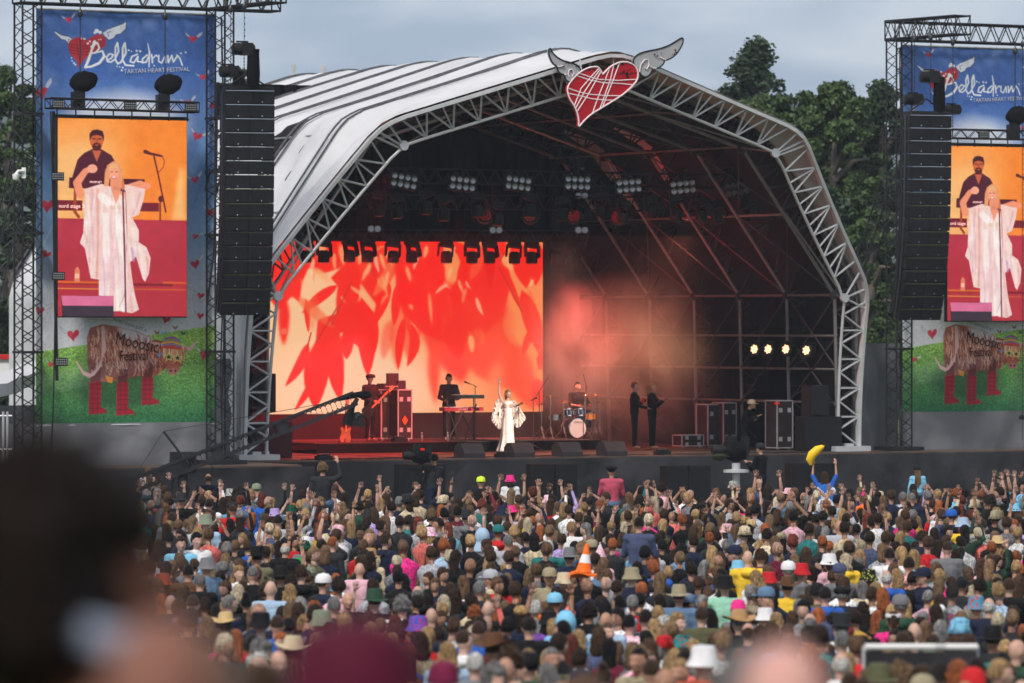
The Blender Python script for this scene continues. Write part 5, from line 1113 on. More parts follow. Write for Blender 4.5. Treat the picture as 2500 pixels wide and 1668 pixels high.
# crop, x, y of the head top, sex/pose, hair, hair colour, hat, hat colour, clothing colour, turn (deg, 0 = back to camera), extra words
PEOPLE = '''E 1805 370 m short dark_brown - - checked 8 in a navy and white checked shirt
E 1290 525 f bob blonde - - denim_blue -5 in a pale denim jacket with a shoulder strap
E 1515 468 f ponytail light_brown - - knit 150 facing the camera in a blue and grey knitted jumper
E 905 690 m short black cap black black -75 in a black cap turned in profile to the right
E 2250 632 m bald - bucket white rust 0 in a white bucket hat and rust red jacket
E 915 425 m short dark_brown - - black -25 in a black hoodie beside a black hooded neighbour
E 1175 455 m short black - - charcoal -50 with black hair in a dark hooded jacket looking down right
E 525 458 m crop brown - - blue 0 in a blue top with dark shoulder straps
E 640 535 m short brown cowboy brown black 30 in a brown leather cowboy hat
E 1065 375 f long dark_brown bucket black purple 10 in a black bucket hat and purple top
E 1195 368 m bald - hood sky_blue sky_blue 0 with a bright blue hood pulled up
E 600 300 m bald - - - black 0 bald, in a plain black top
E 168 352 m bald - - - charcoal 0 bald with pink scalp, beside the purple patterned hat
E 65 408 m short brown bucket purple_print navy 0 in a purple and red patterned bucket hat
E 262 258 f verylong platinum - - charcoal 0 with long platinum hair
E 500 348 f curly ginger - - black 0 with curly ginger hair
E 310 162 f long brown - - burgundy 10 with long brown hair and burgundy top
E 62 185 m fringe grey - - black 0 balding, in a black coat beside long platinum hair
E 535 150 m short grey - - charcoal 15 in a dark grey hoodie with white lettering
E 622 58 m crop grey cap pale_grey cream -60 in a light grey cap
E 720 108 f bob black - - red 0 with black bob and thick red scarf
E 1180 78 f short brown bucket cream floral 0 in a cream bucket hat and white floral shirt
E 1070 45 m short ginger cap khaki khaki 180 in a khaki cap worn backwards
E 1700 38 m crop brown bucket khaki navy 0 in a grey-brown bucket hat and navy top
E 1878 0 m fringe white - - blue 0 balding white hair in a bright blue fleece
E 1780 108 f long black - - grey 0 with dark hair and a strappy grey top
E 1900 118 f ponytail grey - - white -20 with grey ponytail in a white hoodie
E 2060 170 m short brown wide khaki denim_blue 0 in a grey leather broad-brimmed hat
E 2120 250 f ponytail dark_brown cap denim_blue black 60 in a denim cap, side on
E 1500 385 m bald - - - pale_blue 10 bald, in a faded pale blue jacket
E 1370 325 m curly dark_brown - - black -10 with thick dark curls in black
E 960 308 f tousled white - - grey 0 with tousled white hair
E 1110 238 m short brown cap sky_blue orange 20 in a sky blue cap and orange collar
E 2050 400 m tousled blonde - - teal_floral 140 with goggles on blond hair and a teal floral shirt
E 1948 408 f verylong auburn beanie patterned brown 0 in a black patterned bandana over long auburn hair
E 1680 408 m short black - - pink_print 30 with black hair and a colourful top
E 2232 350 m short brown - - olive 0 in an olive coat
E 1605 262 m short black - - sky_blue -40 with black hair and glasses, side on
E 2110 672 m short dark_brown - - coral 0 slightly blurred dark brown hair at the bottom of the crowd
E 1850 745 m crop brown - - grey 0 slightly blurred cropped brown hair near the bottom edge
E 260 755 m crop brown bobble maroon white 0 in a dark red woolly hat near the bottom edge
E 500 700 m short white - - grey 0 blurred white hair near the bottom edge beside the dark red woolly hat
E 735 725 m bald - - - tan 0 blurred bald tanned head near the bottom edge
E 700 805 f short black - - black 0 blurred black hair low at the bottom edge
E 290 625 f wavy blonde - - pale_blue 0 with blonde waves and a pink clip
E 415 525 m crop brown - - white 40 in a white T-shirt reaching sideways
F 540 108 m short brown cowboy brown yellow 0 in a brown cowboy hat and bright yellow jacket
F 645 8 m short brown bucket red grey 0 in a red bucket hat and grey jumper
F 398 74 f short brown bucket red denim_blue 0 in a red bucket hat and denim jacket
F 163 288 f wavy grey beanie hot_pink grey 0 in a hot pink beanie
F 370 348 f long dark_blonde bucket white white 0 in a white bucket hat with dark blonde hair
F 172 360 m short grey cowboy tan black -20 in a battered straw cowboy hat
F 380 190 m fringe grey cap denim_blue black -60 in a denim blue cap facing right in profile
F 62 98 m short black bucket black mint 0 in a black bucket hat and green hood
F 828 195 m short dark_brown - - blue 0 in a bright royal blue hoodie
F 712 392 m fringe grey - - charcoal 0 balding with grey sides
F 958 384 m short grey top charcoal white 0 in a dark grey felt hat and white shirt
F 982 450 f wavy auburn beanie tartan black 0 with a red tartan headscarf
F 955 535 m short grey - - black -20 with grey hair and black top left of the white barrier
F 1350 390 f ponytail brown band white hot_pink 0 in a hot pink hoodie with white flower headband
F 1405 250 m short grey cap grey dark_green 0 in a grey cap and dark green fleece
F 1512 465 m bald - - - navy 0 bald, in a thick navy hooded coat
F 1420 538 m short brown - - navy 0 brown hair in navy beside the hot pink hoodie
F 1650 558 f ponytail brown - - white 30 in a white jacket with a dark shoulder strap
F 1830 500 f wavy dark_brown - - charcoal 150 smiling dark-haired woman turned to the camera
F 1985 258 m short grey bucket rainbow brown 0 in a small rainbow striped hat
F 2082 275 m fringe white - - navy 10 balding white hair in a navy fleece
F 2110 478 m short dark_brown wide black charcoal 0 in a black fedora with a grey hood
F 2290 592 m bald - - - dark_green 60 bald with glasses in dark green
F 1960 805 m short brown beanie red red 0 in a bright red woolly hat at the bottom edge
F 1240 768 m short brown wide olive black 0 in an olive hat with a coloured band at the bottom edge
F 990 692 f long blonde - - white 10 slightly blurred long blonde hair at the bottom edge
F 1490 680 f bob light_brown - - grey 0 slightly blurred light brown hair at the bottom edge
F 1162 52 f long brown bucket dotted charcoal 0 in a black bucket hat with yellow dots
F 940 12 m short grey cap slate_blue grey -30 in a slate blue cap and grey and orange jacket
F 1585 42 m short brown cap navy navy -110 in a navy cap turned backwards
F 1470 -30 m short dark_brown - - pink_floral 0 in a pink floral shirt with a black strap
F 1300 65 m fringe white - - blue 0 white-haired in a blue fleece
F 455 392 f bob blonde - - black 0 with streaked blonde bob
F 1705 248 f long brown - - mauve 0 in a mauve hooded top
F 1870 120 m short black - - charcoal 30 with black hair bowed, in a dark jacket
F 2235 130 m short brown - - black 0 brown hair in a big black hoodie
F 300 72 f wavy blonde - - white -30 with long wavy blonde hair
F 60 498 f verylong dark_blonde - - blue 0 with long dark blonde hair and a blue top
F 240 465 m fringe brown - - navy 0 balding brown hair beside a straw cowboy hat
F 818 468 m short grey beanie slate_blue navy 0 in a slate blue beanie
F 2180 700 f short black - - black 0 with black hair at the bottom right
F 1110 150 f verylong grey - - cream -20 with long ash grey hair
F 1215 160 f bob blonde - - red 0 with a blonde bob and red collar
F 960 200 m short grey flat black navy 0 in a flat black cap and navy jacket
F 770 160 m short grey beanie black olive 0 in a black beanie and olive jacket
D 1940 8 m bald - - - pale_pink 0 bald, in a big pale pink shirt
D 1842 245 m bald - - - black 165 bald with glasses facing the camera
D 2060 215 m short brown wide dark_green black -30 in a dark green broad-brimmed hat
D 1640 98 m short brown cap white navy 50 in a white cap, side on
D 1462 38 m tousled brown - - black 0 with tousled brown hair and a white collar
D 1290 28 m short brown wide black black 0 in a wide black hat
D 950 40 f wavy blonde - - white 150 blonde woman holding something pink, facing the camera
D 1065 40 m crop grey - - black 0 with close-cropped greying hair in black
D 630 100 m short grey - - black 0 with silver hair in a black coat
D 395 272 m bald - - - navy 0 bald, in a navy fleece
D 330 90 f wavy brown bucket rust navy 0 in a rust orange bucket hat
D 535 28 m short black - - brown 0 with black hair and a brown coat
D 840 408 f long brown cowboy straw pale_pink 20 in a straw cowboy hat and pink top
D 1130 405 m short brown bucket black black 0 in a tall black bucket hat and black jacket
D 1265 440 m crop brown - - blue 0 nearly bald, in a dark blue top
D 925 560 f verylong ginger - - black 0 with long straight ginger hair
D 690 450 f wavy dark_blonde - - patterned 0 with half-up dark blonde hair and a patterned shirt
D 1500 448 f curly blonde - - red 165 curly blonde facing the camera
D 1630 390 m short grey bucket sage_green grey 0 in a sage green bucket hat
D 1830 415 m short grey cap charcoal orange -120 in a charcoal cap with orange hood
D 2030 500 f wavy blonde - - white 0 with thick wavy blonde hair
D 2112 595 m short ginger - - grey 0 with short ginger hair near the bottom
D 2230 440 f wavy auburn - - purple 0 with long wavy auburn hair
D 1395 600 f long light_brown cowboy cream white 0 in a cream cowboy hat
D 1060 610 m short black - - charcoal 0 blurred black hair near the burgundy hat
D 2290 305 m curly grey - - floral 0 with curly grey hair and a patterned shirt
D 1170 190 f curly brown - - pale_grey 0 with curly brown hair in a pale grey hoodie
D 1370 330 f long dark_blonde - - black 0 with long dark blonde hair
D 1560 290 m short dark_brown - - navy 170 dark-haired man facing the camera
D 1730 290 m short grey - - charcoal 0 with thick grey hair, behind a bald man in glasses
D 872 280 m short grey - - navy 50 with grey swept hair and a dark suit
D 1010 275 f bun black - - black 0 with a black bun
D 480 1390 f long blonde - - black 0 x
D 575 275 m crop brown - - slate_blue 0 with shaved brown hair
D 1210 155 m bald - - - pale_blue 0 bald with pink scalp in a pale blue top
D 1370 190 f wavy blonde - - pale_grey 0 with streaked blonde hair in pale grey
D 945 190 f bob platinum - - black 0 with a pale blonde bob
D 540 385 m short black beanie black black 0 in a black hat with a bright patterned band
C 695 800 m short grey bucket grey denim_blue -40 in a grey checked bucket hat and denim shirt
C 475 640 m tousled brown - - sky_blue 170 young man facing the camera in a sky blue hoodie
C 605 610 m tousled black - - white 150 young man with black fringe in a white hoodie
C 400 440 m short brown - - grey 0 in a grey hooded top near the left blurred head
C 1100 708 m short brown top black camo 0 in a black top hat and camouflage jacket
C 1490 665 f short brown beanie sequin green 0 in a green sequinned hat
C 1385 375 f wavy blonde beanie sequin black 0 in a green glitter hat above blonde waves
C 2005 408 f long brown wide charcoal black 0 in a dark wide hat further back
C 1245 400 f wavy brown bucket lilac black 0 in a lilac bucket hat
C 680 450 m short white bucket sage_green pale_blue 0 in a sage bucket hat and checked shirt
C 965 262 m short brown bucket black blue 0 in a black bucket hat and bright blue jacket
C 1095 200 m crop brown cap sage_green pale_blue 0 in a sage green cap
C 2030 725 f wavy brown wide tan cream 0 in a tan sun hat
C 1330 685 m fringe white - - black 0 balding white head in black
C 1630 660 m short dark_brown - - charcoal 0 in a washed black denim jacket
C 1270 460 m short dark_brown - - pale_grey 0 in a pale grey hoodie
C 705 330 m short dark_brown - - white 0 in a white T-shirt at the left
C 900 375 m crop brown - - red 0 in a bright red hoodie
C 1610 525 f curly auburn - - lilac 0 with auburn curls and a lilac top
C 700 120 m fringe brown - - navy 0 balding head showing above the back rows on the left
C 290 140 m short brown - - charcoal -60 bearded man beside the leopard print dress
C 480 270 m crop brown wide charcoal black 0 in a charcoal hat on the left
C 880 240 f wavy brown bucket patterned white 0 in a white patterned bucket hat
C 1720 640 m short ginger - - charcoal 40 ginger man in profile
C 2150 620 m tousled brown - - navy 60 man with tousled brown hair and glasses
C 1500 630 f bob brown bobble white grey 0 x
P 1440 628 m short brown wide grey navy 0 in a wide grey hat left of the traffic cone
P 815 488 m bald - hood pale_blue white 0 with a pale blue hood up
P 930 470 m short brown cap teal red 0 in a teal cap and red top
P 440 485 f wavy blonde bucket pink_print pale_pink 0 in a floral bucket hat and pink hood
P 1455 455 m tousled blonde - - white 0 bleached blond hair and white T-shirt
P 1290 255 f bob brown bucket pink_print purple_print 0 in a pink patterned hat and shiny holographic coat
P 1020 332 f long brown cowboy hot_pink pale_pink 0 in a pink cowboy hat
P 962 332 m short brown bucket navy pale_grey 0 in a navy bucket hat
P 700 358 m short brown wide charcoal grey 0 in a charcoal hat in the middle of the crowd
P 1660 610 f bob light_brown party pink_print pale_pink 0 in a pointed pink striped hat
P 2030 600 f verylong grey cap silver pale_grey 0 in a silver cap over long grey hair
P 1600 575 m short brown cap khaki grey 0 in a khaki cap right of the traffic cone
P 1000 548 m short grey - - pale_grey 0 silver hair in pale grey
P 1290 585 m short white - - teal 0 short white hair and turquoise collar
P 505 425 m short dark_brown - - grey -80 bearded man in profile in grey
P 1015 110 f bob brown bucket hot_pink white 0 in a fuzzy hot pink hat in the front rows
P 805 125 m crop brown cap neon_yellow black 0 in a neon yellow cap with ear defenders
Q 955 675 f wavy dark_brown bucket white pale_pink -50 in a white lace bucket hat
Q 660 735 m short grey cap white grey 0 in a white cap
Q 300 722 f wavy blonde bucket sky_blue patterned 0 in a sky blue bucket hat
Q 220 460 f long brown bucket pale_pink white 0 in a pale pink bucket hat
Q 1830 360 m short brown cap blue navy -40 in a blue and white cap
Q 1912 415 m short brown bucket pale_blue yellow 0 in a pale blue bucket hat and yellow hood
Q 2160 545 f wavy blonde cowboy straw pale_blue 0 in a straw cowboy hat with pink flowers
Q 2280 310 f bob brown bucket sky_blue grey 0 in a turquoise bucket hat at the right
Q 1070 680 f bob platinum - - yellow 0 platinum blonde hair and a yellow bag strap
Q 2050 430 m short brown - - patterned 0 in a black and white leaf-print shirt
Q 1025 437 m bald - - - pale_grey 0 bald, in a pale grey hoodie
Q 265 155 f long brown bucket patterned black 0 in a chequered bucket hat in the front rows
Q 660 205 f long brown cowboy pale_pink black 0 in a pink cowboy hat beside the blue and white flag
Q 1545 245 m crop grey - - navy 0 grey cropped hair in navy in the back rows
Q 1480 240 m short grey - - pale_grey 0 short grey hair and light shirt in the back rows
Q 450 125 m short brown - - black 160 steward with yellow ear defenders facing the camera
Q 2190 90 m short brown beanie charcoal black -60 bearded man in a cap at the right of the front rows
Q 1620 520 m tousled brown - - navy 0 wavy brown hair and navy knitted top
Q 1800 590 m crop brown - - grey 0 cropped hair in a grey marl jumper
Q 280 615 m crop grey cap navy black -80 in a navy cap in profile
Q 370 655 m bald - - - yellow 0 bald, with a yellow collar
Q 460 655 m tousled brown - - burgundy 0 brown hair in a red checked fleece
Q 1385 640 m short dark_brown - - white 0 x'''
HT_M = {'m': 1.77, 'f': 1.66}
placed = []; USED = set(); NIND = 0
rg = random.Random(11)
def hatrise(h): return {'bucket': .05, 'cap': .04, 'beanie': .06, 'bobble': .07, 'cowboy': .07, 'wide': .07, 'top': .09, 'hood': .05, 'party': .16}.get(h, 0)
for ln in PEOPLE.split('\n'):
    f = ln.split(None, 10); cr_, x, y, sx_, hair, hcn_, hat, htc, topc, turn = f[:10]; words = f[10] if len(f) > 10 else ''
    x0, y0, s = CR[cr_]; X = x0+float(x)/s; Yp = y0+float(y)/s
    if Yp > 1690: continue
    tall = HT_M[sx_]*rg.uniform(.97, 1.04); sc_ = tall/1.755; hh = tall+(hatrise(hat)*sc_ if hat != '-' else .01)
    Y = ysolve(Yp, hh); fx_ = (X-CX)/F*Y
    while any((fx_-a)**2+(Y-b)**2 < .3**2 for a, b, *_ in placed): Y += .12; fx_ = (X-CX)/F*Y
    t = TPLS[sx_][rg.randrange(len(TPLS[sx_]))]
    nm = lambda q: q.replace('_', ' ')
    if words in ('', 'x'): words = 'with %s %s hair and %s top' % (nm(hcn_), hair, nm(topc))
    lab = 'person '+words if 'man' not in words.split()[:3] else words
    lab = lab.replace('person man', 'man'); 
    person((fx_, Y, gz(Y)), R(-float(turn))+rg.uniform(-.12, .12), lab, t, None if hair == 'bald' else hair, nm(hcn_), nm(topc), rg.choice(['navy', 'black', 'denim blue']), None if hat == '-' else hat, nm(htc), rg.randrange(6), sc_, 'festival crowd facing the stage', hs=1.0)
    placed.append((fx_, Y, hh)); NIND += 1; USED.add(lab)
# ---- special raised figures: sitting on shoulders
SITM = human('sit_m', 'hold', 'hold', sit=True, vox=.014); SITU = human('sit_u', 'down', 'upbent', sit=True, vox=.014); SITF = human('sit_f', 'down', 'down', female=True, sit=True); SITV = human('sit_v', 'up', 'up', female=True, sit=True, vox=.014, sleeve=.3)
def sitter(X, ytop, label, tpl, hair, hc_, top, turn=0, s=1., hat=None, hatc='black', low='denim blue', carrier=('brown', 'black'), h=None, sk=0):
    """rider plus the person carrying them"""
    rise = .50; hh = 1.64*s+ .50*1
    Y = ysolve(ytop, 1.76*s+rise); x = (X-CX)/F*Y
    r = person((x, Y-.02, gz(Y)+rise), R(-turn), label, tpl, hair, hc_, top, low, hat, hatc, sk, s)
    person((x, Y+.10, gz(Y)-.22+.0), 0, '%s-haired person in %s carrying the rider in %s' % (carrier[0], carrier[1], ' '.join(label.split(' in a')[-1].split(' on ')[0].split(' raised')[0].split(',')[0].split()[:6])), TPM[0], 'short', carrier[0], carrier[1], 'navy', s=1.0)
    placed.append((x, Y, hh)); placed.append((x, Y+.3, hh)); return r, x, Y
sitter(1493, 1138, 'person in a rose pink sweatshirt and black beret raised above the front rows', SITM, 'crop', 'black', 'rose', 0, 1.0, 'beret', 'black', sk=4, carrier=('dark brown', 'navy'))
sitter(788, 1131, 'person with curly sandy hair in a charcoal jacket with right fist raised above the crowd', SITU, 'curly', 'dark blonde', 'charcoal', 0, 1.05, carrier=('brown', 'black'))
sitter(767, 1166, 'girl with bright pink braids in a pink hoodie on someone\'s shoulders', SITF, 'braids', 'pink', 'pale pink', 40, .8, carrier=('black', 'charcoal'))
sitter(362, 1141, 'girl with long fair hair in a leopard print dress on someone\'s shoulders', SITF, 'verylong', 'dark blonde', 'leopard', -20, .85, carrier=('dark brown', 'white'))
r, xf, Yf = sitter(2013, 1152, 'woman in a blue shirt with both arms up, holding a giant banana above the crowd', SITV, 'verylong', 'brown', 'blue', 0, .9, carrier=('brown', 'navy'))
sitter(2240, 1140, 'girl in a light blue jacket and white-fronted cap on someone\'s shoulders at the right', SITF, 'verylong', 'dark blonde', 'sky blue', 0, .8, 'cap', 'black', carrier=('dark brown', 'charcoal'))
sitter(2105, 1212, 'fair-haired boy in an orange and navy jacket on someone\'s shoulders', SITF, 'tousled', 'dark blonde', 'orange', -40, .72, carrier=('grey', 'black'))
sitter(1560, 1262, 'man in a slate blue sweater sitting on someone\'s shoulders in mid crowd', SITM, 'short', 'dark brown', 'slate blue', 10, 1.0, carrier=('black', 'charcoal'))
sitter(1277, 1268, 'small girl in a yellow cardigan with fair hair on someone\'s shoulders', SITF, 'wavy', 'dark blonde', 'yellow', 60, .62, carrier=('brown', 'white'))
sitter(2290, 1250, 'white-haired blonde child in a white knitted top on someone\'s shoulders', SITF, 'bob', 'platinum', 'white', 0, .65, carrier=('brown', 'black'))
# flag worn as a cape and banana
fg = thing('flag', (xf, Yf, gz(Yf)+2), 'blue and white saltire flag worn as a cape by the woman with the banana', 'flag')
M['flagblue'] = mat('flag_blue', (.03, .16, .55), .8, 0, .1, 6); M['flagwhite'] = mat('flag_white', (.75, .77, .8), .8, 0, .06, 6)
mb = MB(); n = 14; z1 = gz(Yf)+.5+1.28; z0 = gz(Yf)+.5+.72
def fpt(i, j):
    a = i/n-.5; t = j/n; w = .36+.34*t; return Vector((xf+a*w*1.15, Yf-.22-.05*math.cos(a*3)+.03*math.sin(a*26+t*3)*t, z1+(z0-z1)*t-.06*abs(a)*0+.05*math.cos(a*5)))
for i in range(n):
    for j in range(n):
        u_, t_ = (i+.5)/n, (j+.5)/n; mb.k = 1 if abs(u_-t_) < .12 or abs(1-u_-t_) < .12 else 0
        q = [fpt(i, j), fpt(i+1, j), fpt(i+1, j+1), fpt(i, j+1)]; mb.add(q+[p+Vector((0, .006, 0)) for p in q], [(0, 1, 2, 3), (7, 6, 5, 4)])
mb.build('cloth', [M['flagblue'], M['flagwhite']], fg)
mb = MB(); M['banana'] = mat('yellow_vinyl', (.85, .55, .02), .35, 0, .05, 4)
P0 = [aty(x, y, Yf) for x, y in ((1980, 1136), (1977, 1124), (1983, 1110), (1996, 1098), (2008, 1091), (2012, 1090))]
mb.path(P0, [.03, .09, .105, .095, .05, .02], 10)
mb.k = 1; mb.path([P0[-1], P0[-1]+Vector((.03, 0, .03))], [.022, .02], 8)
mb.build('inflatable_banana', [M['banana'], mat('dark_stalk', (.05, .035, .01), .6)], label='yellow inflatable banana held up above the front rows at the right', cat='inflatable')
# person in the traffic cone
Yc_ = ysolve(1393, 1.75); xc_ = (1424-CX)/F*Yc_
pc = person((xc_, Yc_, gz(Yc_)), 0, 'person wearing an orange and white traffic cone as a hat, black jacket', TPM[2], 'crop', 'brown', 'black', 'black', skin=1, s=1.02); placed.append((xc_, Yc_, 2.1))
hcv = TPM[2][3]; M['cone_o'] = mat('cone_orange', (.9, .16, .01), .45, 0, .06, 5); M['cone_w'] = mat('cone_white', (.75, .76, .78), .4, 0, .05, 5)
ct = MB(); rotc = Matrix.Rotation(.12, 3, 'Y')
ct.k = 0; ct.lathe([(.115, .055), (.105, .08), (.084, .18)], hcv, 22, rotc); ct.lathe([(.052, .30), (.024, .44), (.02, .45), (.0, .45)], hcv, 22, rotc); ct.k = 1; ct.lathe([(.084, .18), (.085, .181), (.052, .299), (.05, .30)], hcv, 22, rotc)
ct.k = 0; vs = []
for zz in (0, 1):
    for i in range(24):
        a = 2*math.pi*i/24; q = .2/max(abs(math.cos(a)), abs(math.sin(a)), .78); vs.append(hcv+Vector((math.cos(a)*q*.95, math.sin(a)*q*.95, .055-zz*.03-.05*abs(math.cos(a))**2+.02*math.cos(3*a))))
ct.add(vs, [tuple(range(24)), tuple(range(24, 48))[::-1]]+[(i, i+24, (i+1) % 24+24, (i+1) % 24) for i in range(24)])
cn = ct.build('traffic_cone', [M['cone_o'], M['cone_w']], None, 'orange traffic cone with a white band balanced upside up on a head', 'traffic cone'); cn.location = pc.location; cn.scale = pc.scale
# lettering on the grey hoodie
def findp(txt): return [o for o in COL.objects if o.get('label', '').find(txt) >= 0][0]
hd = findp('dark grey hoodie with white lettering'); tpo = [c for c in hd.children if c.name.startswith('top')][0]
tx = text('Take', M['letter_white'], Vector((-.12, -.185, 1.18)), Vector((1, 0, 0)), ZV, .13, tpo, ext=.004, ang=-.1)
# ---- fill: individuals in the near crowd
hairs_m = ['short', 'short', 'crop', 'tousled', 'fringe', 'bald', 'curly']; hairs_f = ['long', 'wavy', 'bob', 'verylong', 'ponytail', 'bun', 'long']
hcs = ['dark brown', 'brown', 'brown', 'blonde', 'light brown', 'blonde', 'dark blonde', 'black', 'grey', 'ginger', 'auburn', 'white']
tops = ['black', 'black', 'black', 'charcoal', 'navy', 'navy', 'charcoal', 'navy', 'charcoal', 'grey', 'pale grey', 'white', 'burgundy', 'denim blue', 'olive', 'dark green', 'pale pink', 'blue', 'teal', 'cream', 'rust', 'mustard', 'purple', 'checked', 'patterned', 'brown', 'khaki', 'slate blue']
hatsl = [None]*22+['cap', 'cap', 'beanie', 'bucket']
marks = [(1570, 1490, 'the checked shirt'), (1412, 1540, 'the denim jacket'), (880, 1375, 'the pale pink shirt'), (2180, 1560, 'the hot pink hoodie'), (1424, 1350, 'the traffic cone'), (1920, 1410, 'the yellow jacket'), (2015, 1440, 'the royal blue hoodie'), (640, 1500, 'the tall black bucket hat'), (1040, 1500, 'the purple patterned hat'), (2240, 1578, 'the white barrier'), (1715, 1575, 'the white bucket hat'), (540, 1500, 'the straw cowboy hat'), (2400, 1455, 'the balding man in the navy fleece'), (1270, 1600, 'the black cap in profile'), (420, 1450, 'the bald man in navy fleece'), (1110, 1600, 'the dark red woolly hat'), (2375, 1620, 'the bright red woolly hat'), (1790, 1480, 'the battered straw hat')]
Yn = 36.0; tries = 0; target = 296; near_lim = 36.
cand = []
while Yn < 100:
    wd = Yn*.104*1.06; x = -wd+rg.uniform(0, .5); o_ = 0
    while x < wd: cand.append((x+rg.uniform(-.2, .2), Yn+rg.uniform(-.55, .55))); x += rg.uniform(.62, 1.2)
    Yn += rg.uniform(1.2, 1.6)
lab_count = {}
def toolight(x, Y): return False
near_lim = 0
for (x, Y) in cand:
    if NIND >= target-10: break
    if any(abs(x-a) < .42 and abs(Y-b) < .38 or (abs(x-a) < .30 and 0 < b-Y < .9) for a, b, *_ in placed): continue
    # keep a small clearing where the white barrier stands
    px = CX+x/Y*F
    if 41.9 < Y < 42.7 and 2060 < px < 2420: continue
    fem = rg.random() < .48; hair = rg.choice(hairs_f if fem else hairs_m); hcc = rg.choice(hcs if not fem else hcs[:9]+['auburn', 'platinum']); top = rg.choice(tops); hat = rg.choice(hatsl); hatc = rg.choice(['black', 'navy', 'grey', 'cream', 'khaki', 'white', 'denim blue', 'red', 'straw', 'sage green'])
    if hat == 'cowboy': hatc = rg.choice(['straw', 'tan', 'cream'])
    tall = (1.65 if fem else 1.77)*rg.uniform(.95, 1.04); s = tall/1.755; turn = rg.choice([0, 0, 0, 10, -15, 25, -30, 45, -60, 75, -80, 160, -150]) if True else 0
    pose = rg.choice(TPF if fem else TPM)
    hn = {'short': 'short %s hair', 'crop': 'cropped %s hair', 'tousled': 'tousled %s hair', 'fringe': 'a bald crown and %s sides', 'bald': 'a bald head', 'curly': 'curly %s hair', 'long': 'long %s hair', 'wavy': 'wavy %s hair', 'bob': '%s bob', 'verylong': 'very long %s hair', 'ponytail': '%s ponytail', 'bun': '%s bun'}[hair]
    hn = hn % hcc if '%s' in hn else hn
    if hair in ('bob', 'ponytail', 'bun'): hn = 'a '+hn
    py = HZ+(CAMH-gz(Y)-tall)*F/Y
    mk = min(marks, key=lambda m: (m[0]-px)**2+(m[1]-py)**2); dx, dy = px-mk[0], py-mk[1]
    rel = ('behind' if dy < 0 else 'in front of') if abs(dy) > abs(dx) else ('left of' if dx < 0 else 'right of')
    lab = 'person with %s%s in %s %s %s' % (hn, (' and a %s %s' % (hatc, {'wide': 'wide hat', 'bucket': 'bucket hat', 'cowboy': 'cowboy hat'}.get(hat, hat)) if hat else ''), top, rel, mk[2])
    if len(lab.split()) > 16: lab = 'person with %s in %s %s %s' % (hn.replace('a bald crown and', 'bald crown and'), top, rel, mk[2].replace('the ', ''))
    if len(lab.split()) > 16: lab = lab.replace(' in '+top, '')
    if lab in USED: continue
    USED.add(lab)
    person((x, Y, gz(Y)), R(-turn)+rg.uniform(-.1, .1), lab, pose, None if hair == 'bald' else hair, hcc, top, rg.choice(['navy', 'black', 'denim blue', 'charcoal']), hat, hatc, rg.randrange(6), s, 'festival crowd facing the stage')
    placed.append((x, Y, tall)); NIND += 1; near_lim = Y
print('INDIVIDUALS', NIND, 'to Y', near_lim)

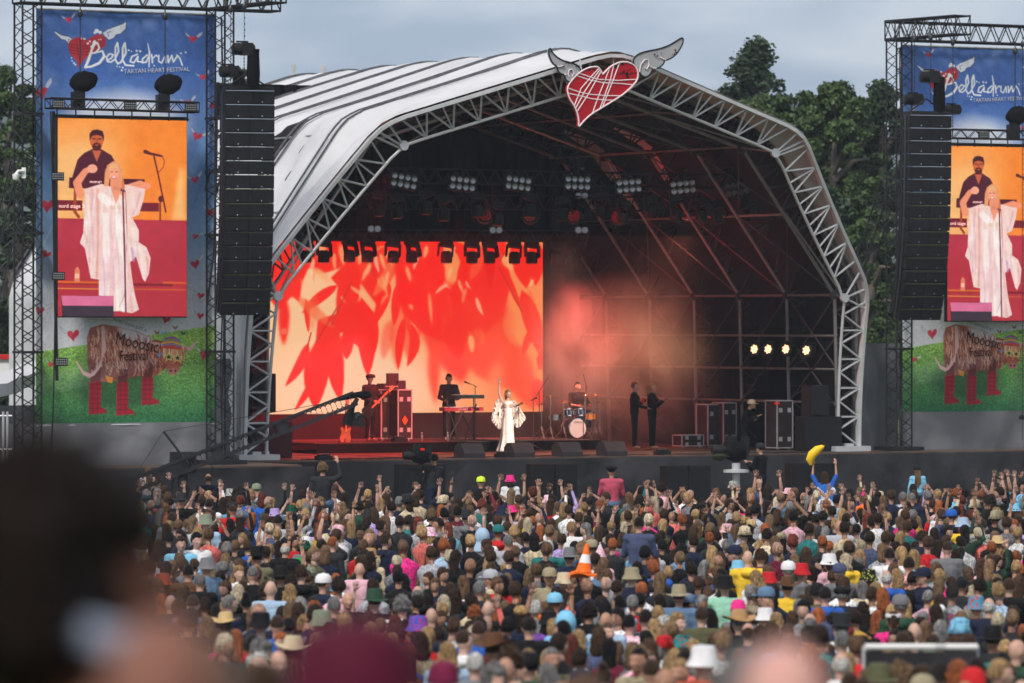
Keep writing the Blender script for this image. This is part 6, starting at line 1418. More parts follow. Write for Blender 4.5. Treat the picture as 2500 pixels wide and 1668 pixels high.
# ---- the rest of the crowd, some two thousand heads as one mass
def stuff_tpl(kind):
    mb = MB()                                         # slots: 0 skin 1 hair 2 top 3 hat
    rnd = random.Random(kind); fem = kind % 2; 
    mb.k = 0; mb.ell((0, .012, 1.635), (.072, .09, .108), 10, 8); mb.lathe([(.05, 1.42), (.046, 1.56)], (0, 0, 0), 8)
    mb.k = 2; mb.lathe([(.13, .75), (.15, 1.0), (.18, 1.2), (.228, 1.33), (.215, 1.39), (.12, 1.45), (.055, 1.49)], (0, 0, 0), 12, sy=.62)
    mb.k = 1; st = kind % 7; rough = .05+.05*(kind % 3)
    def fn(q, lo, c=.3):
        k = 1+rough*2*NZ.noise(Vector((q.x*4+kind, q.y*4, q.z*3)))
        return .82 if (q.z < lo or (q.y > .2 and q.z < c)) else k
    if st in (0, 2, 6): mb.ell((0, -.006, 1.655), (.088, .104, .116), 12, 8, fn=lambda q: fn(q, -.45))
    if st == 4 and kind < 12: mb.ell((0, -.008, 1.66), (.1, .112, .128), 12, 8, fn=lambda q: fn(q, -.5)*(1+.08*math.sin(q.x*14+q.z*11)))
    if st in (1, 3, 5):
        mb.ell((0, -.006, 1.655), (.09, .106, .116), 12, 8, fn=lambda q: fn(q, -.7)); L_ = (.22, .38, .5)[st//2]
        mb.lathe([(.03, 1.655-L_-.02), (.085, 1.655-L_+.05), (.094, 1.655-L_*.62), (.078, 1.655-L_*.38), (.09, 1.63), (.05, 1.7)], (0, -.055, 0), 12, sy=.62)
    if kind in (6, 8): 
        mb.k = 3; mb.lathe([(.14, 1.63), (.102, 1.70), (.1, 1.76), (.05, 1.79), (0, 1.79)], (0, 0, 0), 14)
    if kind == 10: mb.k = 3; mb.lathe([(.1, 1.66), (.1, 1.72), (.06, 1.77), (0, 1.78)], (0, 0, 0), 12, sy=1.1); mb.box((0, .13, 1.67), (.13, .12, .015))
    arms = {12: [(1, 'up')], 13: [(1, 'up'), (-1, 'upbent')], 14: [(-1, 'up')], 15: [(1, 'upbent')], 16: [(1, 'clap'), (-1, 'clap')], 17: [(1, 'up'), (-1, 'up')]}.get(kind, [])
    if kind >= 18: arms = [(s, None) for s in ((1,) if kind % 3 == 0 else (-1,) if kind % 3 == 1 else (1, -1))]
    for s, a in arms:
        e_, w_ = ARM[a] if a else ((rnd.uniform(.22, .36), rnd.uniform(.0, .22), rnd.uniform(1.45, 1.68)), (rnd.uniform(.08, .42), rnd.uniform(.05, .3), rnd.uniform(1.72, 1.93))); e_ = Vector((s*e_[0], e_[1], e_[2])); w_ = Vector((s*w_[0], w_[1], w_[2])); s_ = Vector((s*.18, 0, 1.4))
        mb.k = 2; mb.path([s_, s_+(e_-s_)*.7], [.062, .056], 7); mb.k = 0 if kind % 3 else 2
        mb.path([s_+(e_-s_)*.6, e_, w_], [.045, .04, .028], 7); mb.k = 0; d = (w_-e_).normalized(); sd = Vector((1, 0, 0)) if abs(d.x) < .7 else ZV
        mb.path([w_, w_+d*.04, w_+d*.085], [.022, .034, .03], 6)
        fs_ = rnd.uniform(.3, 1.2)
        for q in range(4): mb.path([w_+d*.075+sd*(.017*(q-1.5)), w_+d*.12+sd*(.02+.012*fs_)*(q-1.5), w_+d*(.15+.02*(q in (1, 2))*fs_)+sd*(.018+.018*fs_)*(q-1.5)+Vector((0, .02*(1-fs_), 0))], [.010, .009, .006], 4)
        mb.path([w_+d*.03+sd*.03*-s, w_+d*.08+sd*.075*-s], [.014, .01], 4)
    return mb
TP = [stuff_tpl(k) for k in range(26)]
arr = [(np.array(m.v), m.f, np.array(m.m)) for m in TP]
VV = []; LI = []; LS = []; CO = []; nv = 0; nl = 0; cnt = 0
nr = np.random.RandomState(4); Yn = near_lim-.3; hcl = [HAIRC[h] for h in ['dark brown']*9+['brown']*9+['light brown']*5+['blonde']*5+['dark blonde']*5+['black']*4+['grey', 'ginger', 'auburn', 'platinum', 'grey', 'ginger']]
tcl = [CC[c] for c in ['black']*12+['navy']*7+['charcoal']*7+['grey']*3+['slate blue']*2+['khaki', 'brown', 'olive', 'dark green', 'white', 'pale grey']+['pale grey', 'white', 'white', 'white', 'pale grey', 'pale pink', 'cream', 'pale blue', 'denim blue', 'denim blue', 'burgundy', 'red', 'pale pink', 'teal', 'olive', 'dark green', 'cream', 'mustard', 'blue', 'lilac', 'hot pink', 'sky blue', 'coral']]
hacl = [CC[c] for c in ['black', 'navy', 'black', 'white', 'cream', 'red', 'sky blue', 'pale pink', 'khaki', 'grey', 'charcoal', 'straw', 'sage green', 'charcoal', 'navy', 'tan']]
pl = np.array([(a, b) for a, b, *_ in placed])
FR = lambda x: 106.5+(x-0)*.28                          # line of the crowd barrier, parallel-ish to the stage
while Yn < 114:
    wd = Yn*.104*1.12+1; x = -wd+nr.uniform(0, .4); far = min(1, max(0, (Yn-60)/40))
    while x < wd:
        X_ = x+nr.uniform(-.14, .14); Y_ = Yn+nr.uniform(-.6, .6); x += nr.uniform(.48, .95)
        if Y_ > FR(X_): continue
        d = pl-np.array([X_, Y_])
        if ((np.abs(d[:, 0]) < .3) & (np.abs(d[:, 1]) < .28)).any() or ((np.abs(d[:, 0]) < .26) & (d[:, 1] > 0) & (d[:, 1] < 1.1)).any(): continue
        fd = (FR(X_)-Y_); pu = .55 if fd < 5 else .16 if fd < 16 else .05 if fd < 28 else .012
        r = nr.rand(); k = 12+nr.randint(14) if r < pu else ([6, 8, 10][nr.randint(3)] if nr.rand() < .05 else [0, 1, 2, 3, 5, 4, 0, 1, 2, 3, 5, 1, 3, 0, 2][nr.randint(15)])
        if k in (7, 9, 11): k = {7: 0, 9: 2, 11: 4}[k]
        v, f, m = arr[k]; s = nr.uniform(.88, 1.06)*(.96 if k % 2 else 1.); a = nr.normal(0, .35) if nr.rand() < .82 else nr.uniform(-3, 3); ca, sa = math.cos(a), math.sin(a)
        ln_ = nr.normal(0, .07); v = v+np.c_[(v[:, 2]-1)*ln_, 0*v[:, 0], 0*v[:, 0]]; w = np.c_[v[:, 0]*ca-v[:, 1]*sa, v[:, 0]*sa+v[:, 1]*ca, v[:, 2]]*s; w += (X_, Y_, gz(Y_)); VV.append(w)
        bald = nr.rand() < .055; sk = np.array(SKINS[nr.randint(6)])*nr.uniform(.8, 1.05); hc_ = np.array(hcl[nr.randint(len(hcl))])*nr.uniform(.7, 1.3) if not (bald and k in (0, 2)) else sk
        sk = sk*.95; cols = np.array([sk, hc_, np.array(tcl[nr.randint(len(tcl))])*nr.uniform(.8, 1.2), np.array(hacl[nr.randint(len(hacl))])])
        for fi in f: LI.append(np.array(fi)+nv); LS.append(len(fi))
        CO.append(cols[m]); nv += len(v); cnt += 1
    Yn += nr.uniform(1.0, 1.3)
VV = np.concatenate(VV); CO = np.concatenate(CO); LS = np.array(LS); LIc = np.concatenate(LI).astype('i'); st_ = np.r_[0, np.cumsum(LS)[:-1]].astype('i')
me = bpy.data.meshes.new('crowd'); me.vertices.add(len(VV)); me.vertices.foreach_set('co', VV.astype('f').ravel()); me.loops.add(len(LIc)); me.loops.foreach_set('vertex_index', LIc); me.polygons.add(len(LS)); me.polygons.foreach_set('loop_start', st_)
me.polygons.foreach_set('use_smooth', np.ones(len(LS), bool)); me.update()
ca_ = np.repeat(CO, LS, axis=0); at = me.color_attributes.new('Col', 'FLOAT_COLOR', 'CORNER'); at.data.foreach_set('color', np.c_[ca_, np.ones(len(ca_))].astype('f').ravel())
me.materials.append(M['crowd']); link('crowd', me, kind='stuff', label='dense mass of festival goers filling the field up to the stage', cat='crowd')
print('STUFF CROWD', cnt, len(LS))
# ---- blurred people right in front of the camera
def near_person(X, ytop, Y, label, tpl, **k):
    h = CAMH-(ytop-HZ)/F*Y; g = gz(Y); s = k.pop('s', None) or (h-g)/1.76; return person(((X-CX)/F*Y, Y, h-1.76*s), k.pop('rot', 0), label, tpl, s=s, **k)
near_person(185, 1180, 6.3, 'person with black curls and a pale headband, close and blurred at the left', human('n1', wide=1.1, face=(0, .1)), hair='afro', hc=(.01, .0055, .004), top='brown', skin=(.13, .05, .032), rot=-1.2, hs=.98, s=1.0)
near_person(868, 1592, 8.4, 'person in a blurred deep maroon bucket hat at the bottom left of centre', human('n2', wide=1.05), hair='short', hc='brown', top='pale grey', hat='bobble', hatc=(.075, .004, .02), s=1.05)
near_person(1915, 1552, 7.6, 'bald person very close and blurred at the bottom right of centre', human('n3', wide=1.1), hair=None, top='navy', skin=(.56, .3, .26), s=1.0)
near_person(1822, 1590, 10.5, 'blurred grey-haired person just left of the big blurred bald head', TPM[0], hair='short', hc='grey', top='rust', s=1.0)
near_person(470, 1560, 7.2, 'blurred pale sandy head between the black curls and the maroon hat', TPM[1], hair='crop', hc='dark blonde', top='khaki', skin=5, s=1.0)
near_person(1425, 1650, 16, 'blurred top of a sandy head at the bottom centre', TPM[0], hair='short', hc='light brown', top='grey', s=1.0)
near_person(640, 1620, 15, 'blurred brown head low beside the maroon hat', TPM[0], hair='short', hc='brown', top='khaki', s=1.0)
near_person(395, 1480, 5.4, 'blurred tanned bald person at the bottom left below the black curls', TPM[1], hair=None, top='brown', skin=(.2, .085, .06), s=.98)
bc_ = [o for o in COL.objects if 'black curls and a pale headband' in o.get('label', '')][0]; hb_ = link('headband', hatmesh('band'), bc_, off=Vector()); hb_.location = human('n1')[3]+Vector((0, 0, -.125)); hb_.scale = (1.08, 1.08, .9); hb_.rotation_euler = (-.25, .1, 0); hb_.color = (.33, .38, .5, 1)
for c_ in bc_.children:
    if c_.name.startswith('hair'): c_.scale = (1.15, 1.2, 1.2); c_.location = c_.location+Vector((-.03, -.05, -.03))
for q_ in range(8):
    X_ = 2075+q_*44; Y_ = 40.6+.3*(q_ % 2); hc__ = ['brown', 'dark blonde', 'black', 'grey', 'brown', 'dark brown', 'ginger', 'dark brown'][q_]
    person(((X_-CX)/F*Y_, Y_, gz(Y_)), rg.uniform(-.2, .2), '%s-haired person in %s, %s in the row below the white barrier rail' % (hc__, ['grey', 'black', 'navy', 'white', 'charcoal', 'teal', 'black', 'olive'][q_], ORD[q_]), TPM[q_ % 3] if q_ % 2 else TPF[q_ % 2], ['short', 'wavy', 'tousled', 'short', 'long', 'short', 'bob', 'crop'][q_], hc__, ['grey', 'black', 'navy', 'white', 'charcoal', 'teal', 'black', 'olive'][q_], s=.96+.01*q_, group='festival crowd facing the stage')
# white crowd barrier
Yb = 42.2; bt = thing('barrier', (aty(2240, 1580, Yb).x, Yb, gz(Yb)), 'white-topped grey crowd barrier behind the hot pink hoodie', 'barrier')
a = aty(2112, 1580, Yb); b = aty(2385, 1580, Yb+.3); mb = MB(); mb.tube(a, b, .03, n=10); mb.build('top_rail', M['white'], bt)
mb = MB(); mb.obox((a+b)/2-ZV*.15, (b-a)/2, Vector((0, .012, 0)), ZV*.11); mb.build('mesh_panel', M['skirt'], bt)
mb = MB()
for q in (0, .5, 1): c = a+(b-a)*q+Vector((0, .05, 0)); mb.tube(Vector((c.x, c.y, gz(Yb))), c, .025)
mb.build('post', M['alu'], bt)
# thin grey pole crossing the right
mb = MB(); mb.path([aty(2300, 1540, 21), aty(2370, 1330, 21), aty(2440, 1100, 21), aty(2500, 900, 21)], [.008, .0075, .007, .006], 8); p = aty(2300, 1540, 21); mb.path([p, Vector((p.x-.2, p.y, gz(21)))], .008, 8)
mb.build('flexible_pole', M['darkmetal'], label='thin blurred grey pole slanting across the crowd at the right', cat='pole')
# ================================================================ band and crew on the stage
FL = FLOOR+.005; FR_ = FLOOR+RH
YAW = TH                                               # facing the audience = -V ; people face +Y locally, so turn by pi + yaw
def sp_person(x, v, z, label, tpl, turn=0., **k):
    p = colv(x, v, z); return person(p, YAW+math.pi+R(turn), label, tpl, **k)
LEGS = [[(.095, 0, .93), (.14, .03, .5), (.16, -.02, .09), (.18, .11, .04)]]*2
# singer: white gown with winged sleeves, right arm up (her right = picture left)
SG = human('singer', 'up', ((.36, .02, 1.22), (.25, .16, 1.02)), female=True, vox=.012, sleeve=.0, face=(-.25, .12), top=False, fr=.012) if False else human('singer', ((.36, -.02, 1.22), (.26, .14, 1.04)), ((.27, .02, 1.66), (.25, .04, 1.92)), female=True, vox=.012, sleeve=0, face=(.3, .1), top=False, fr=.012)
sg = sp_person(1240, 4.0, FL, 'blonde singer in a floor-length cream gown with winged sleeves, one fist raised', (SG[0], None, None, SG[3], SG[4]), -22, hair='long', hc='blonde', s=.96, skin=5)
M['gown'] = mat('cream_chiffon', (.8, .74, .7), .6, 0, .08, 5, .5, 18)
mb = MB(); n = 40; prof = [(.10, 1.43, .07), (.15, 1.38, .1), (.145, 1.25, .12), (.115, 1.12, .1), (.13, 1.0, .12), (.165, .88, .14), (.17, .6, .15), (.2, .3, .18), (.27, .02, .23)]
vs = []
for j, (rx_, z, ry_) in enumerate(prof):
    for i in range(n):
        a = 2*math.pi*i/n; k = 1+(.03+.09*max(0, (1-z)))*math.sin(a*9+z*3)*(1 if z < 1.1 else .4); vs.append((math.cos(a)*rx_*k+.05*max(0, .9-z), math.sin(a)*ry_*k+.02, z))
mb.add(vs, [(j*n+i, j*n+(i+1) % n, (j+1)*n+(i+1) % n, (j+1)*n+i) for j in range(len(prof)-1) for i in range(n)]+[tuple(range(n))]); mb.build('gown', M['gown'], sg)
for s, pts in ((1, [(.10, 1.46), (.20, 1.50), (.28, 1.52), (.36, 1.40), (.40, 1.2), (.47, 1.0), (.46, .84), (.38, .78), (.30, .66), (.22, .60), (.16, .72), (.12, 1.0), (.1, 1.25)]), (-1, [(-.1, 1.45), (-.2, 1.43), (-.32, 1.32), (-.40, 1.14), (-.50, 1.0), (-.52, .92), (-.44, .84), (-.36, .70), (-.24, .66), (-.16, .8), (-.12, 1.05), (-.1, 1.25)])):
    c = (sum(p[0] for p in pts)/len(pts), sum(p[1] for p in pts)/len(pts)); sp = smooth_pts(pts, 2); n = len(sp); mb = MB(); vs = []
    for q, (k, dy) in enumerate(((1, 0), (.75, .04), (.45, -.02), (.15, .03), (.15, -.03), (.45, -.1), (.75, -.05), (1, -.02))):
        for i, p in enumerate(sp): vs.append((c[0]+(p[0]-c[0])*k, dy+.035*math.sin(i*1.9)*k-.02, c[1]+(p[1]-c[1])*k))
    mb.add(vs, [(q*n+i, q*n+(i+1) % n, (q+1)*n+(i+1) % n, (q+1)*n+i) for q in range(7) for i in range(n)]); mb.build('winged_sleeve', M['gown'], sg)
def mic_stand(x, v, z, h, lab, boom=None, base='tri', yaw=0):
    p = colv(x, v, z); t = thing('microphone_stand', p, lab, 'microphone stand'); mb = MB()
    if base == 'tri': 
        for a in (0, 2.1, 4.2): mb.tube(p+ZV*.18, p+Vector((math.cos(a)*.28, math.sin(a)*.28, .01)), .012)
    else: mb.lathe([(.14, 0), (.14, .02), (.02, .03)], p, 16)
    mb.tube(p+ZV*.02, p+ZV*h, .012); top = p+ZV*h
    if boom: d = U*boom[0]+ZV*boom[1]-V*.1; mb.tube(top-d*.25, top+d, .009); top = top+d
    mb.build('stand', M['darkmetal'], t); mb = MB(); d = (U*.5-V*.1+ZV*.25).normalized() if not boom else (U*(boom[0])*1.0+ZV*.1).normalized(); mb.path([top-d*.08, top+d*.06, top+d*.07, top+d*.12], [.014, .018, .03, .02], 8); mb.build('microphone', M['cabinet'], t); return t
mic_stand(1267, 3.75, FL, 1.28, 'straight microphone stand in front of the singer', base='round')
mic_stand(1302, 3.9, FL, 1.42, 'empty microphone stand between singer and drum kit')
# keyboard player
KP = human('keys', ((.27, .1, 1.14), (.14, .36, 1.1)), ((.28, .05, 1.14), (.2, .34, 1.06)), vox=.013, face=(-.35, .05))
sp_person(1096, 6.3, FR_, 'dark-haired keyboard player in a loose dark shirt behind two stacked keyboards', KP, -15, hair='tousled', hc='black', top='charcoal', low='black', s=1.03)
kt = local_thing('keyboard_stand', colv(1128, 5.75, FR_), TH, 'two-tier keyboard stand with a long upper and lower keyboard', 'keyboards')
mb = MB()
for s in (-1, 1):
    mb.tube((s*.1-.35*0, 0, .0), (s*.45, 0, 1.0), .02); mb.tube((s*.42, 0, .02), (-s*.1, 0, .9), .018)
    mb.tube((s*.42, .1, 0), (s*.42, .1, 1.22), .018)
mb.build('stand', M['darkmetal'], kt)
M['kred'] = mat('red_keyboard_case', (.35, .02, .03), .4, 0, .05)
M['keyw'] = mat('keyboard_keys', (.6, .58, .55), .3, 0, 0)
for z, w, xo, m, nm in ((.86, 1.22, -.02, 'kred', 'lower_keyboard'), (1.2, .95, .14, 'kred' if False else 'cabinet', 'upper_keyboard')):
    mb = MB(); mb.box((xo, 0, z), (w, .32, .1)); k_ = mb.build(nm, M[m], kt)
    mb = MB()
    for i in range(26): mb.box((xo-w/2+.08+i*(w-.16)/25, .08, z+.055), ((w-.16)/27, .14, .012))
    mb.build('keys', M['keyw'], k_)
text('nord stage 3', M['letter_white'], Vector((-.2, -.165, .845)), Vector((1, 0, 0)), ZV, .055, kt, ext=.001)
mic_stand(1160, 5.6, FR_, 1.5, 'boom microphone over the keyboards', boom=(-.28, .08))
# bass player
BP = human('bass', ((.3, .06, 1.18), (.3, .3, 1.24)), ((.3, .02, 1.14), (.08, .22, 1.06)), vox=.013, face=(-.9, 0))
sp_person(903, 6.0, FR_, 'bearded guitarist in a flat cap and dark clothes playing in profile', BP, 18, hair='short', hc='dark brown', top='charcoal', low='black', hat='flat', hatc='charcoal', s=1.04)
def guitar(p, ang, lab, body, yawx=0., neck='wood', s=1.):
    t = local_thing('electric_guitar', p, TH+yawx, lab, 'guitar'); rot = Matrix.Rotation(ang, 3, 'Y'); out = [(0, -.22), (.12, -.24), (.18, -.15), (.15, -.02), (.12, .05), (.17, .16), (.13, .2), (.05, .12), (-.04, .12), (-.12, .2), (-.17, .14), (-.12, .04), (-.15, -.04), (-.18, -.16), (-.1, -.24)]
    out = smooth_pts(out, 1); mb = MB(); mb.prism(out, (0, 0, 0), rot @ Vector((1, 0, 0))*s, rot @ Vector((0, 0, 1))*s, Vector((0, 1, 0)), -.02, .02); mb.build('body', body, t)
    mb = MB(); mb.obox(rot @ Vector((0, -.025, .42))*s, rot @ Vector((.022, 0, 0)), (0, .012, 0), rot @ Vector((0, 0, .36))*s); mb.obox(rot @ Vector((.01, -.025, .86))*s, rot @ Vector((.045, 0, 0)), (0, .01, 0), rot @ Vector((0, 0, .09))*s)
    mb.build('neck', M['wood'], t); return t
guitar(onv(903, 1000, 5.72), R(48), 'dark bass guitar with pale neck slung on the guitarist', M['cabinet'])
M['sunb'] = mat('sunburst_wood', (.28, .15, .06), .3, 0, .3, 4)
gt_ = guitar(onv(843, 1060, 5.3), R(3), 'sunburst acoustic guitar upright on a stand left of the guitarist', M['sunb'])
mb = MB(); p = colv(843, 5.4, FR_); [mb.tube(p+ZV*.25, p+Vector((math.cos(a)*.22, math.sin(a)*.22, 0)), .012) for a in (0.5, 2.6, 4.7)]; mb.tube(p+ZV*.2, p+ZV*1.05, .012); mb.build('guitar_stand', M['darkmetal'], label='small black stand holding the sunburst guitar', cat='guitar stand')
mic_stand(948, 5.5, FR_, 1.45, 'boom microphone beside the tall flight cases', boom=(-.3, .06))
mic_stand(905, 5.55, FR_, 1.5, 'microphone stand at the mouth of the flat-capped guitarist')
M['flight'] = mat('flight_case_panel', (.035, .028, .03), .6, 0, .2, 3)
def flight_case(x, v, z, w, d, h, lab, doors=True, logo=False):
    t = local_thing('flight_case', colv(x, v, z), TH, lab, 'flight case'); mb = MB(); mb.box((0, 0, h/2+.06), (w, d, h)); mb.build('shell', M['flight'], t)
    mb = MB()
    for sx_ in (-1, 1):
        for sy_ in (-1, 1): mb.box((sx_*w/2, sy_*d/2, h/2+.06), (.03, .03, h+.02))
        for zz in (.06, h+.06): mb.box((0, sx_*d/2, zz), (w+.02, .03, .03)); mb.box((sx_*w/2, 0, zz), (.03, d+.02, .03))
        for zz in (.3, h-.2): mb.box((sx_*w*.28, -d/2-.01, zz), (.1, .02, .12))
        mb.lathe([(.04, -.02), (.04, .02)], (sx_*(w/2-.08), -d/2+.08, .03), 8, rot=rx)
    mb.build('edge_trim', M['alu'], t)
    if logo: mb = MB(); mb.prism([(-.09, 0), (0, -.13), (.09, 0), (0, .13)], (0, -d/2-.008, h*.42), (1, 0, 0), (0, 0, 1), (0, 1, 0), -.003, .003); mb.build('badge', M['cone_o'], t)
    return t
flight_case(938, 6.9, FR_, .55, .7, 1.32, 'tall black flight case behind the flat-capped guitarist')
flight_case(976, 6.3, FR_, .42, .6, 1.34, 'tall flight case with an orange diamond badge', logo=True)
t = local_thing('amplifier', colv(958, 6.5, FR_+1.41), TH, 'pedals and small amplifier stacked on the tall flight cases', 'amplifier')
mb = MB(); mb.box((-.1, 0, .08), (.55, .4, .16)); mb.box((.22, 0, .12), (.24, .3, .24)); mb.box((0, 0, .3), (.34, .1, .28)); mb.build('casing', M['flight'], t); mb = MB(); [mb.box((-.3+.05*i, -.205, .08), (.025, .02, .025)) for i in range(8)]; mb.build('knobs', M['white'], t)
# wedge monitors
wd_ = thing('wedge_monitor', (0, 0, 0), 'x', 'monitor speaker'); PRM.append(wd_)
mb = MB(); pr = [(-.28, 0), (.3, 0), (.3, .12), (.1, .37), (-.12, .37), (-.28, .24)]
mb.prism([(p[0], p[1]) for p in pr], (0, 0, 0), (0, -1, 0), (0, 0, 1), (1, 0, 0), -.31, .31); mb.build('cabinet', M['flight'], wd_)
mb = MB(); mb.obox((0, .0, .0), (0, 0, 0), (0, 0, 0), (0, 0, 0)); mb = MB(); a, b = Vector((0, .12, .37)), Vector((0, .28, .24)); mb.obox((a+b)/2+Vector((0, .006, .006)), (.28, 0, 0), (b-a)/2*.9, Vector((0, .004, .005))); mb.build('grille', M['grille'], wd_)
for i, x in enumerate((1146, 1268, 1384, 1493)):
    o = wd_ if i == 0 else dup(wd_); o.location = colv(x, -.95, FL); o.rotation_euler = (0, 0, TH); o['label'] = '%s wedge monitor from the left along the stage edge' % ORD[i]; o['group'] = 'wedge monitors along the stage edge'
# drum kit
dk = local_thing('drum_kit', colv(1401, 5.9, FR_), TH, 'drum kit with white bass drum head, toms and cymbals', 'drum kit')
M['shell'] = mat('teal_drum_shell', (.02, .05, .07), .25, .2, .05); M['head'] = mat('drum_head', (.7, .68, .66), .5, 0, .03); M['cym'] = mat('bronze_cymbal', (.45, .25, .1), .25, .9, .1, 8); M['snarew'] = mat('orange_snare_wood', (.6, .25, .06), .35, 0, .1)
def drum(c, r_, h, m, nm, tilt=0.):
    rt = Matrix.Rotation(tilt, 3, 'X'); mb = MB(); mb.lathe([(r_, -h/2), (r_, h/2)], c, 24, rt); mb.k = 1; mb.lathe([(r_+.012, h/2-.02), (r_+.012, h/2+.01), (r_-.005, h/2+.012)], c, 24, rt); mb.lathe([(r_+.012, -h/2-.01), (r_+.012, -h/2+.02)], c, 24, rt)
    for i in range(8): a = i*math.pi/4; mb.obox(Vector(c)+rt @ Vector((math.cos(a)*(r_+.01), math.sin(a)*(r_+.01), 0)), rt @ Vector((.008, 0, 0)), rt @ Vector((0, .008, 0)), rt @ Vector((0, 0, h*.3)))
    mb.build(nm, [m, M['chrome']], dk)
drum((0, 0, .29), .275, .42, M['shell'], 'bass_drum', R(90)); mb = MB(); mb.lathe([(.262, 0), (.262, .006)], (0, -.225, .29), 28, rx); mb.build('bass_head', M['head'], dk)
text('YAMAHA', M['cabinet'], Vector((0, -.236, .44)), Vector((1, 0, 0)), ZV, .07, dk, ext=.001, align='CENTER')
drum((-.2, -.05, .72), .13, .2, M['shell'], 'tom', R(-12)); drum((.17, -.05, .72), .14, .2, M['shell'], 'tom', R(-12)); drum((.6, .15, .62), .17, .2, M['snarew'], 'snare_drum', 0); drum((-.5, .2, .6), .18, .14, M['chrome'], 'snare_drum', 0); drum((.45, .3, .45), .2, .36, M['shell'], 'floor_tom', 0)
for x, y, z, r_, tl in ((-.75, 0, 1.16, .24, .1), (-.38, -.1, 1.02, .22, -.1), (.4, .05, 1.18, .2, .12), (.75, .1, 1.2, .26, -.12), (-.95, .15, .95, .18, 0), (.95, .2, .98, .2, .1)):
    mb = MB(); mb.lathe([(r_, 0), (r_*.5, .018), (.04, .03), (.03, .05), (.0, .052)], (x, y, z), 22, Matrix.Rotation(tl, 3, 'Y')); mb.build('cymbal', M['cym'], dk)
    mb = MB(); mb.tube((x, y, .2), (x, y, z+.1), .012); 
    for a in (0.3, 2.4, 4.5): mb.tube((x, y, .35), (x+.26*math.cos(a), y+.26*math.sin(a), .01), .012); mb.tube((x, y, .2), (x+.18*math.cos(a), y+.18*math.sin(a), .13), .008)
    mb.build('cymbal_stand', M['chrome'], dk)
mb = MB(); mb.tube((-.05, -.62, 0), (-.05, -.62, .62), .012); mb.tube((-.05, -.62, .6), (.2, -.45, .26), .01); mb.lathe([(.035, -.06), (.04, .06)], (.2, -.44, .25), 10, rx); [mb.tube((-.05, -.62, .1), (-.05+.2*math.cos(a), -.62+.2*math.sin(a), .01), .01) for a in (0, 2, 4)]; mb.build('drum_microphone', M['darkmetal'], dk)
mb = MB(); mb.tube((-1.05, .1, 0), (-1.05, .1, 1.3), .012); mb.tube((-1.15, .1, 1.2), (-.8, 0, 1.75), .01); mb.build('overhead_boom', M['darkmetal'], dk); mb = MB(); mb.tube((.62, .4, 0), (.62, .4, 1.5), .012); mb.tube((.65, .4, 1.4), (.42, .2, 1.8), .01); mb.build('overhead_boom', M['darkmetal'], dk)
DR = human('drummer', ((.28, .12, 1.16), (.22, .36, 1.12)), ((.28, .12, 1.16), (.2, .36, 1.14)), vox=.013, sit=True, sleeve=.3, wide=1.05, face=(.2, 0))
sp_person(1410, 6.55, FR_-.28, 'smiling drummer in a black T-shirt sitting behind the drum kit', DR, 0, hair='short', hc='dark brown', top='black', low='black', s=1.05)
# two crew members at the side
CRW = human('crew', 'hold', ((.25, .1, 1.15), (.1, .34, 1.08)), vox=.014, face=(.3, -.1))
sp_person(1549, 4.6, FL, 'crew man in black wearing headphones, looking down at his hands', CRW, 55, hair='short', hc='light brown', top='black', low='black', s=1.06)
CRF = human('crewf', 'hold', ((.24, .1, 1.15), (.08, .3, 1.3)), female=True, vox=.014, face=(.2, -.25))
sp_person(1592, 4.4, FL, 'blonde ponytailed crew woman in black looking at a phone at the stage side', CRF, 45, hair='ponytail', hc='blonde', top='black', low='black', s=1.04)
mb = MB(); mb.box(colv(1570, 4.1, FL+1.36), (.08, .02, .15), TH); mb.build('phone', M['red'], label='red phone held up by the blonde crew woman', cat='phone')
SQ = human('crouch', 'cross', 'hold', lean=.35, legs=[[(.095, 0, .93), (.12, .1, .52), (.105, -.05, .09), (.12, .08, .04)]]*2)
sp_person(1813, 2.2, FL-.35, 'technician in black with a pale cap and headphones bending over equipment', SQ, 50, hair='short', hc='brown', top='black', low='black', hat='cap', hatc='cream', s=1.0)
sp_person(2072, 1.3, FL, 'bearded monitor engineer in the shade behind the right stage leg', TPM[1], 30, hair='fringe', hc='grey', top='denim blue', low='navy', s=1.0)
# equipment at stage left
flight_case(1735, 5.2, FL, .55, .6, 1.15, 'open black flight case at the right of the stage'); flight_case(1768, 4.9, FL, .42, .6, 1.2, 'tall equipment rack with round knobs at the right of the stage')
flight_case(1902, 2.0, FL, .5, .6, 1.3, 'upright flight case with a lit red display', False); mb = MB(); mb.box(onv(1897, 985, 1.65), (.16, .02, .05), TH); mb.build('red_display', M['redled'], label='small red lit display on the upright flight case', cat='display')
flight_case(1680, 5.0, FL, .7, .5, .3, 'low grey equipment box on the deck right of the crew')
for x, v, h0, lab in ((1990, .35, .95, 'loudspeaker on top of the side fill stack by the right stage leg'), (1998, .35, 0, 'large side fill speaker stack by the right stage leg'), (655, 1.4, .0, 'black speaker stack just inside the left stage leg'), (640, 1.0, 1.2, 'upper black speaker just inside the left stage leg')):
    t = local_thing('side_fill_speaker', colv(x, v, FL+h0), TH-.2, lab, 'speaker'); H2 = .95 if h0 == 0 else (.85 if x > 700 else 1.0); mb = MB(); mb.box((0, 0, H2/2), (1.1 if h0 == 0 else .55, .7, H2)); mb.build('cabinet', M['cabinet'], t)
    mb = MB(); mb.box((0, -.36, H2/2), (1.02 if h0 == 0 else .48, .02, H2*.9)); mb.build('grille', M['grille'], t)
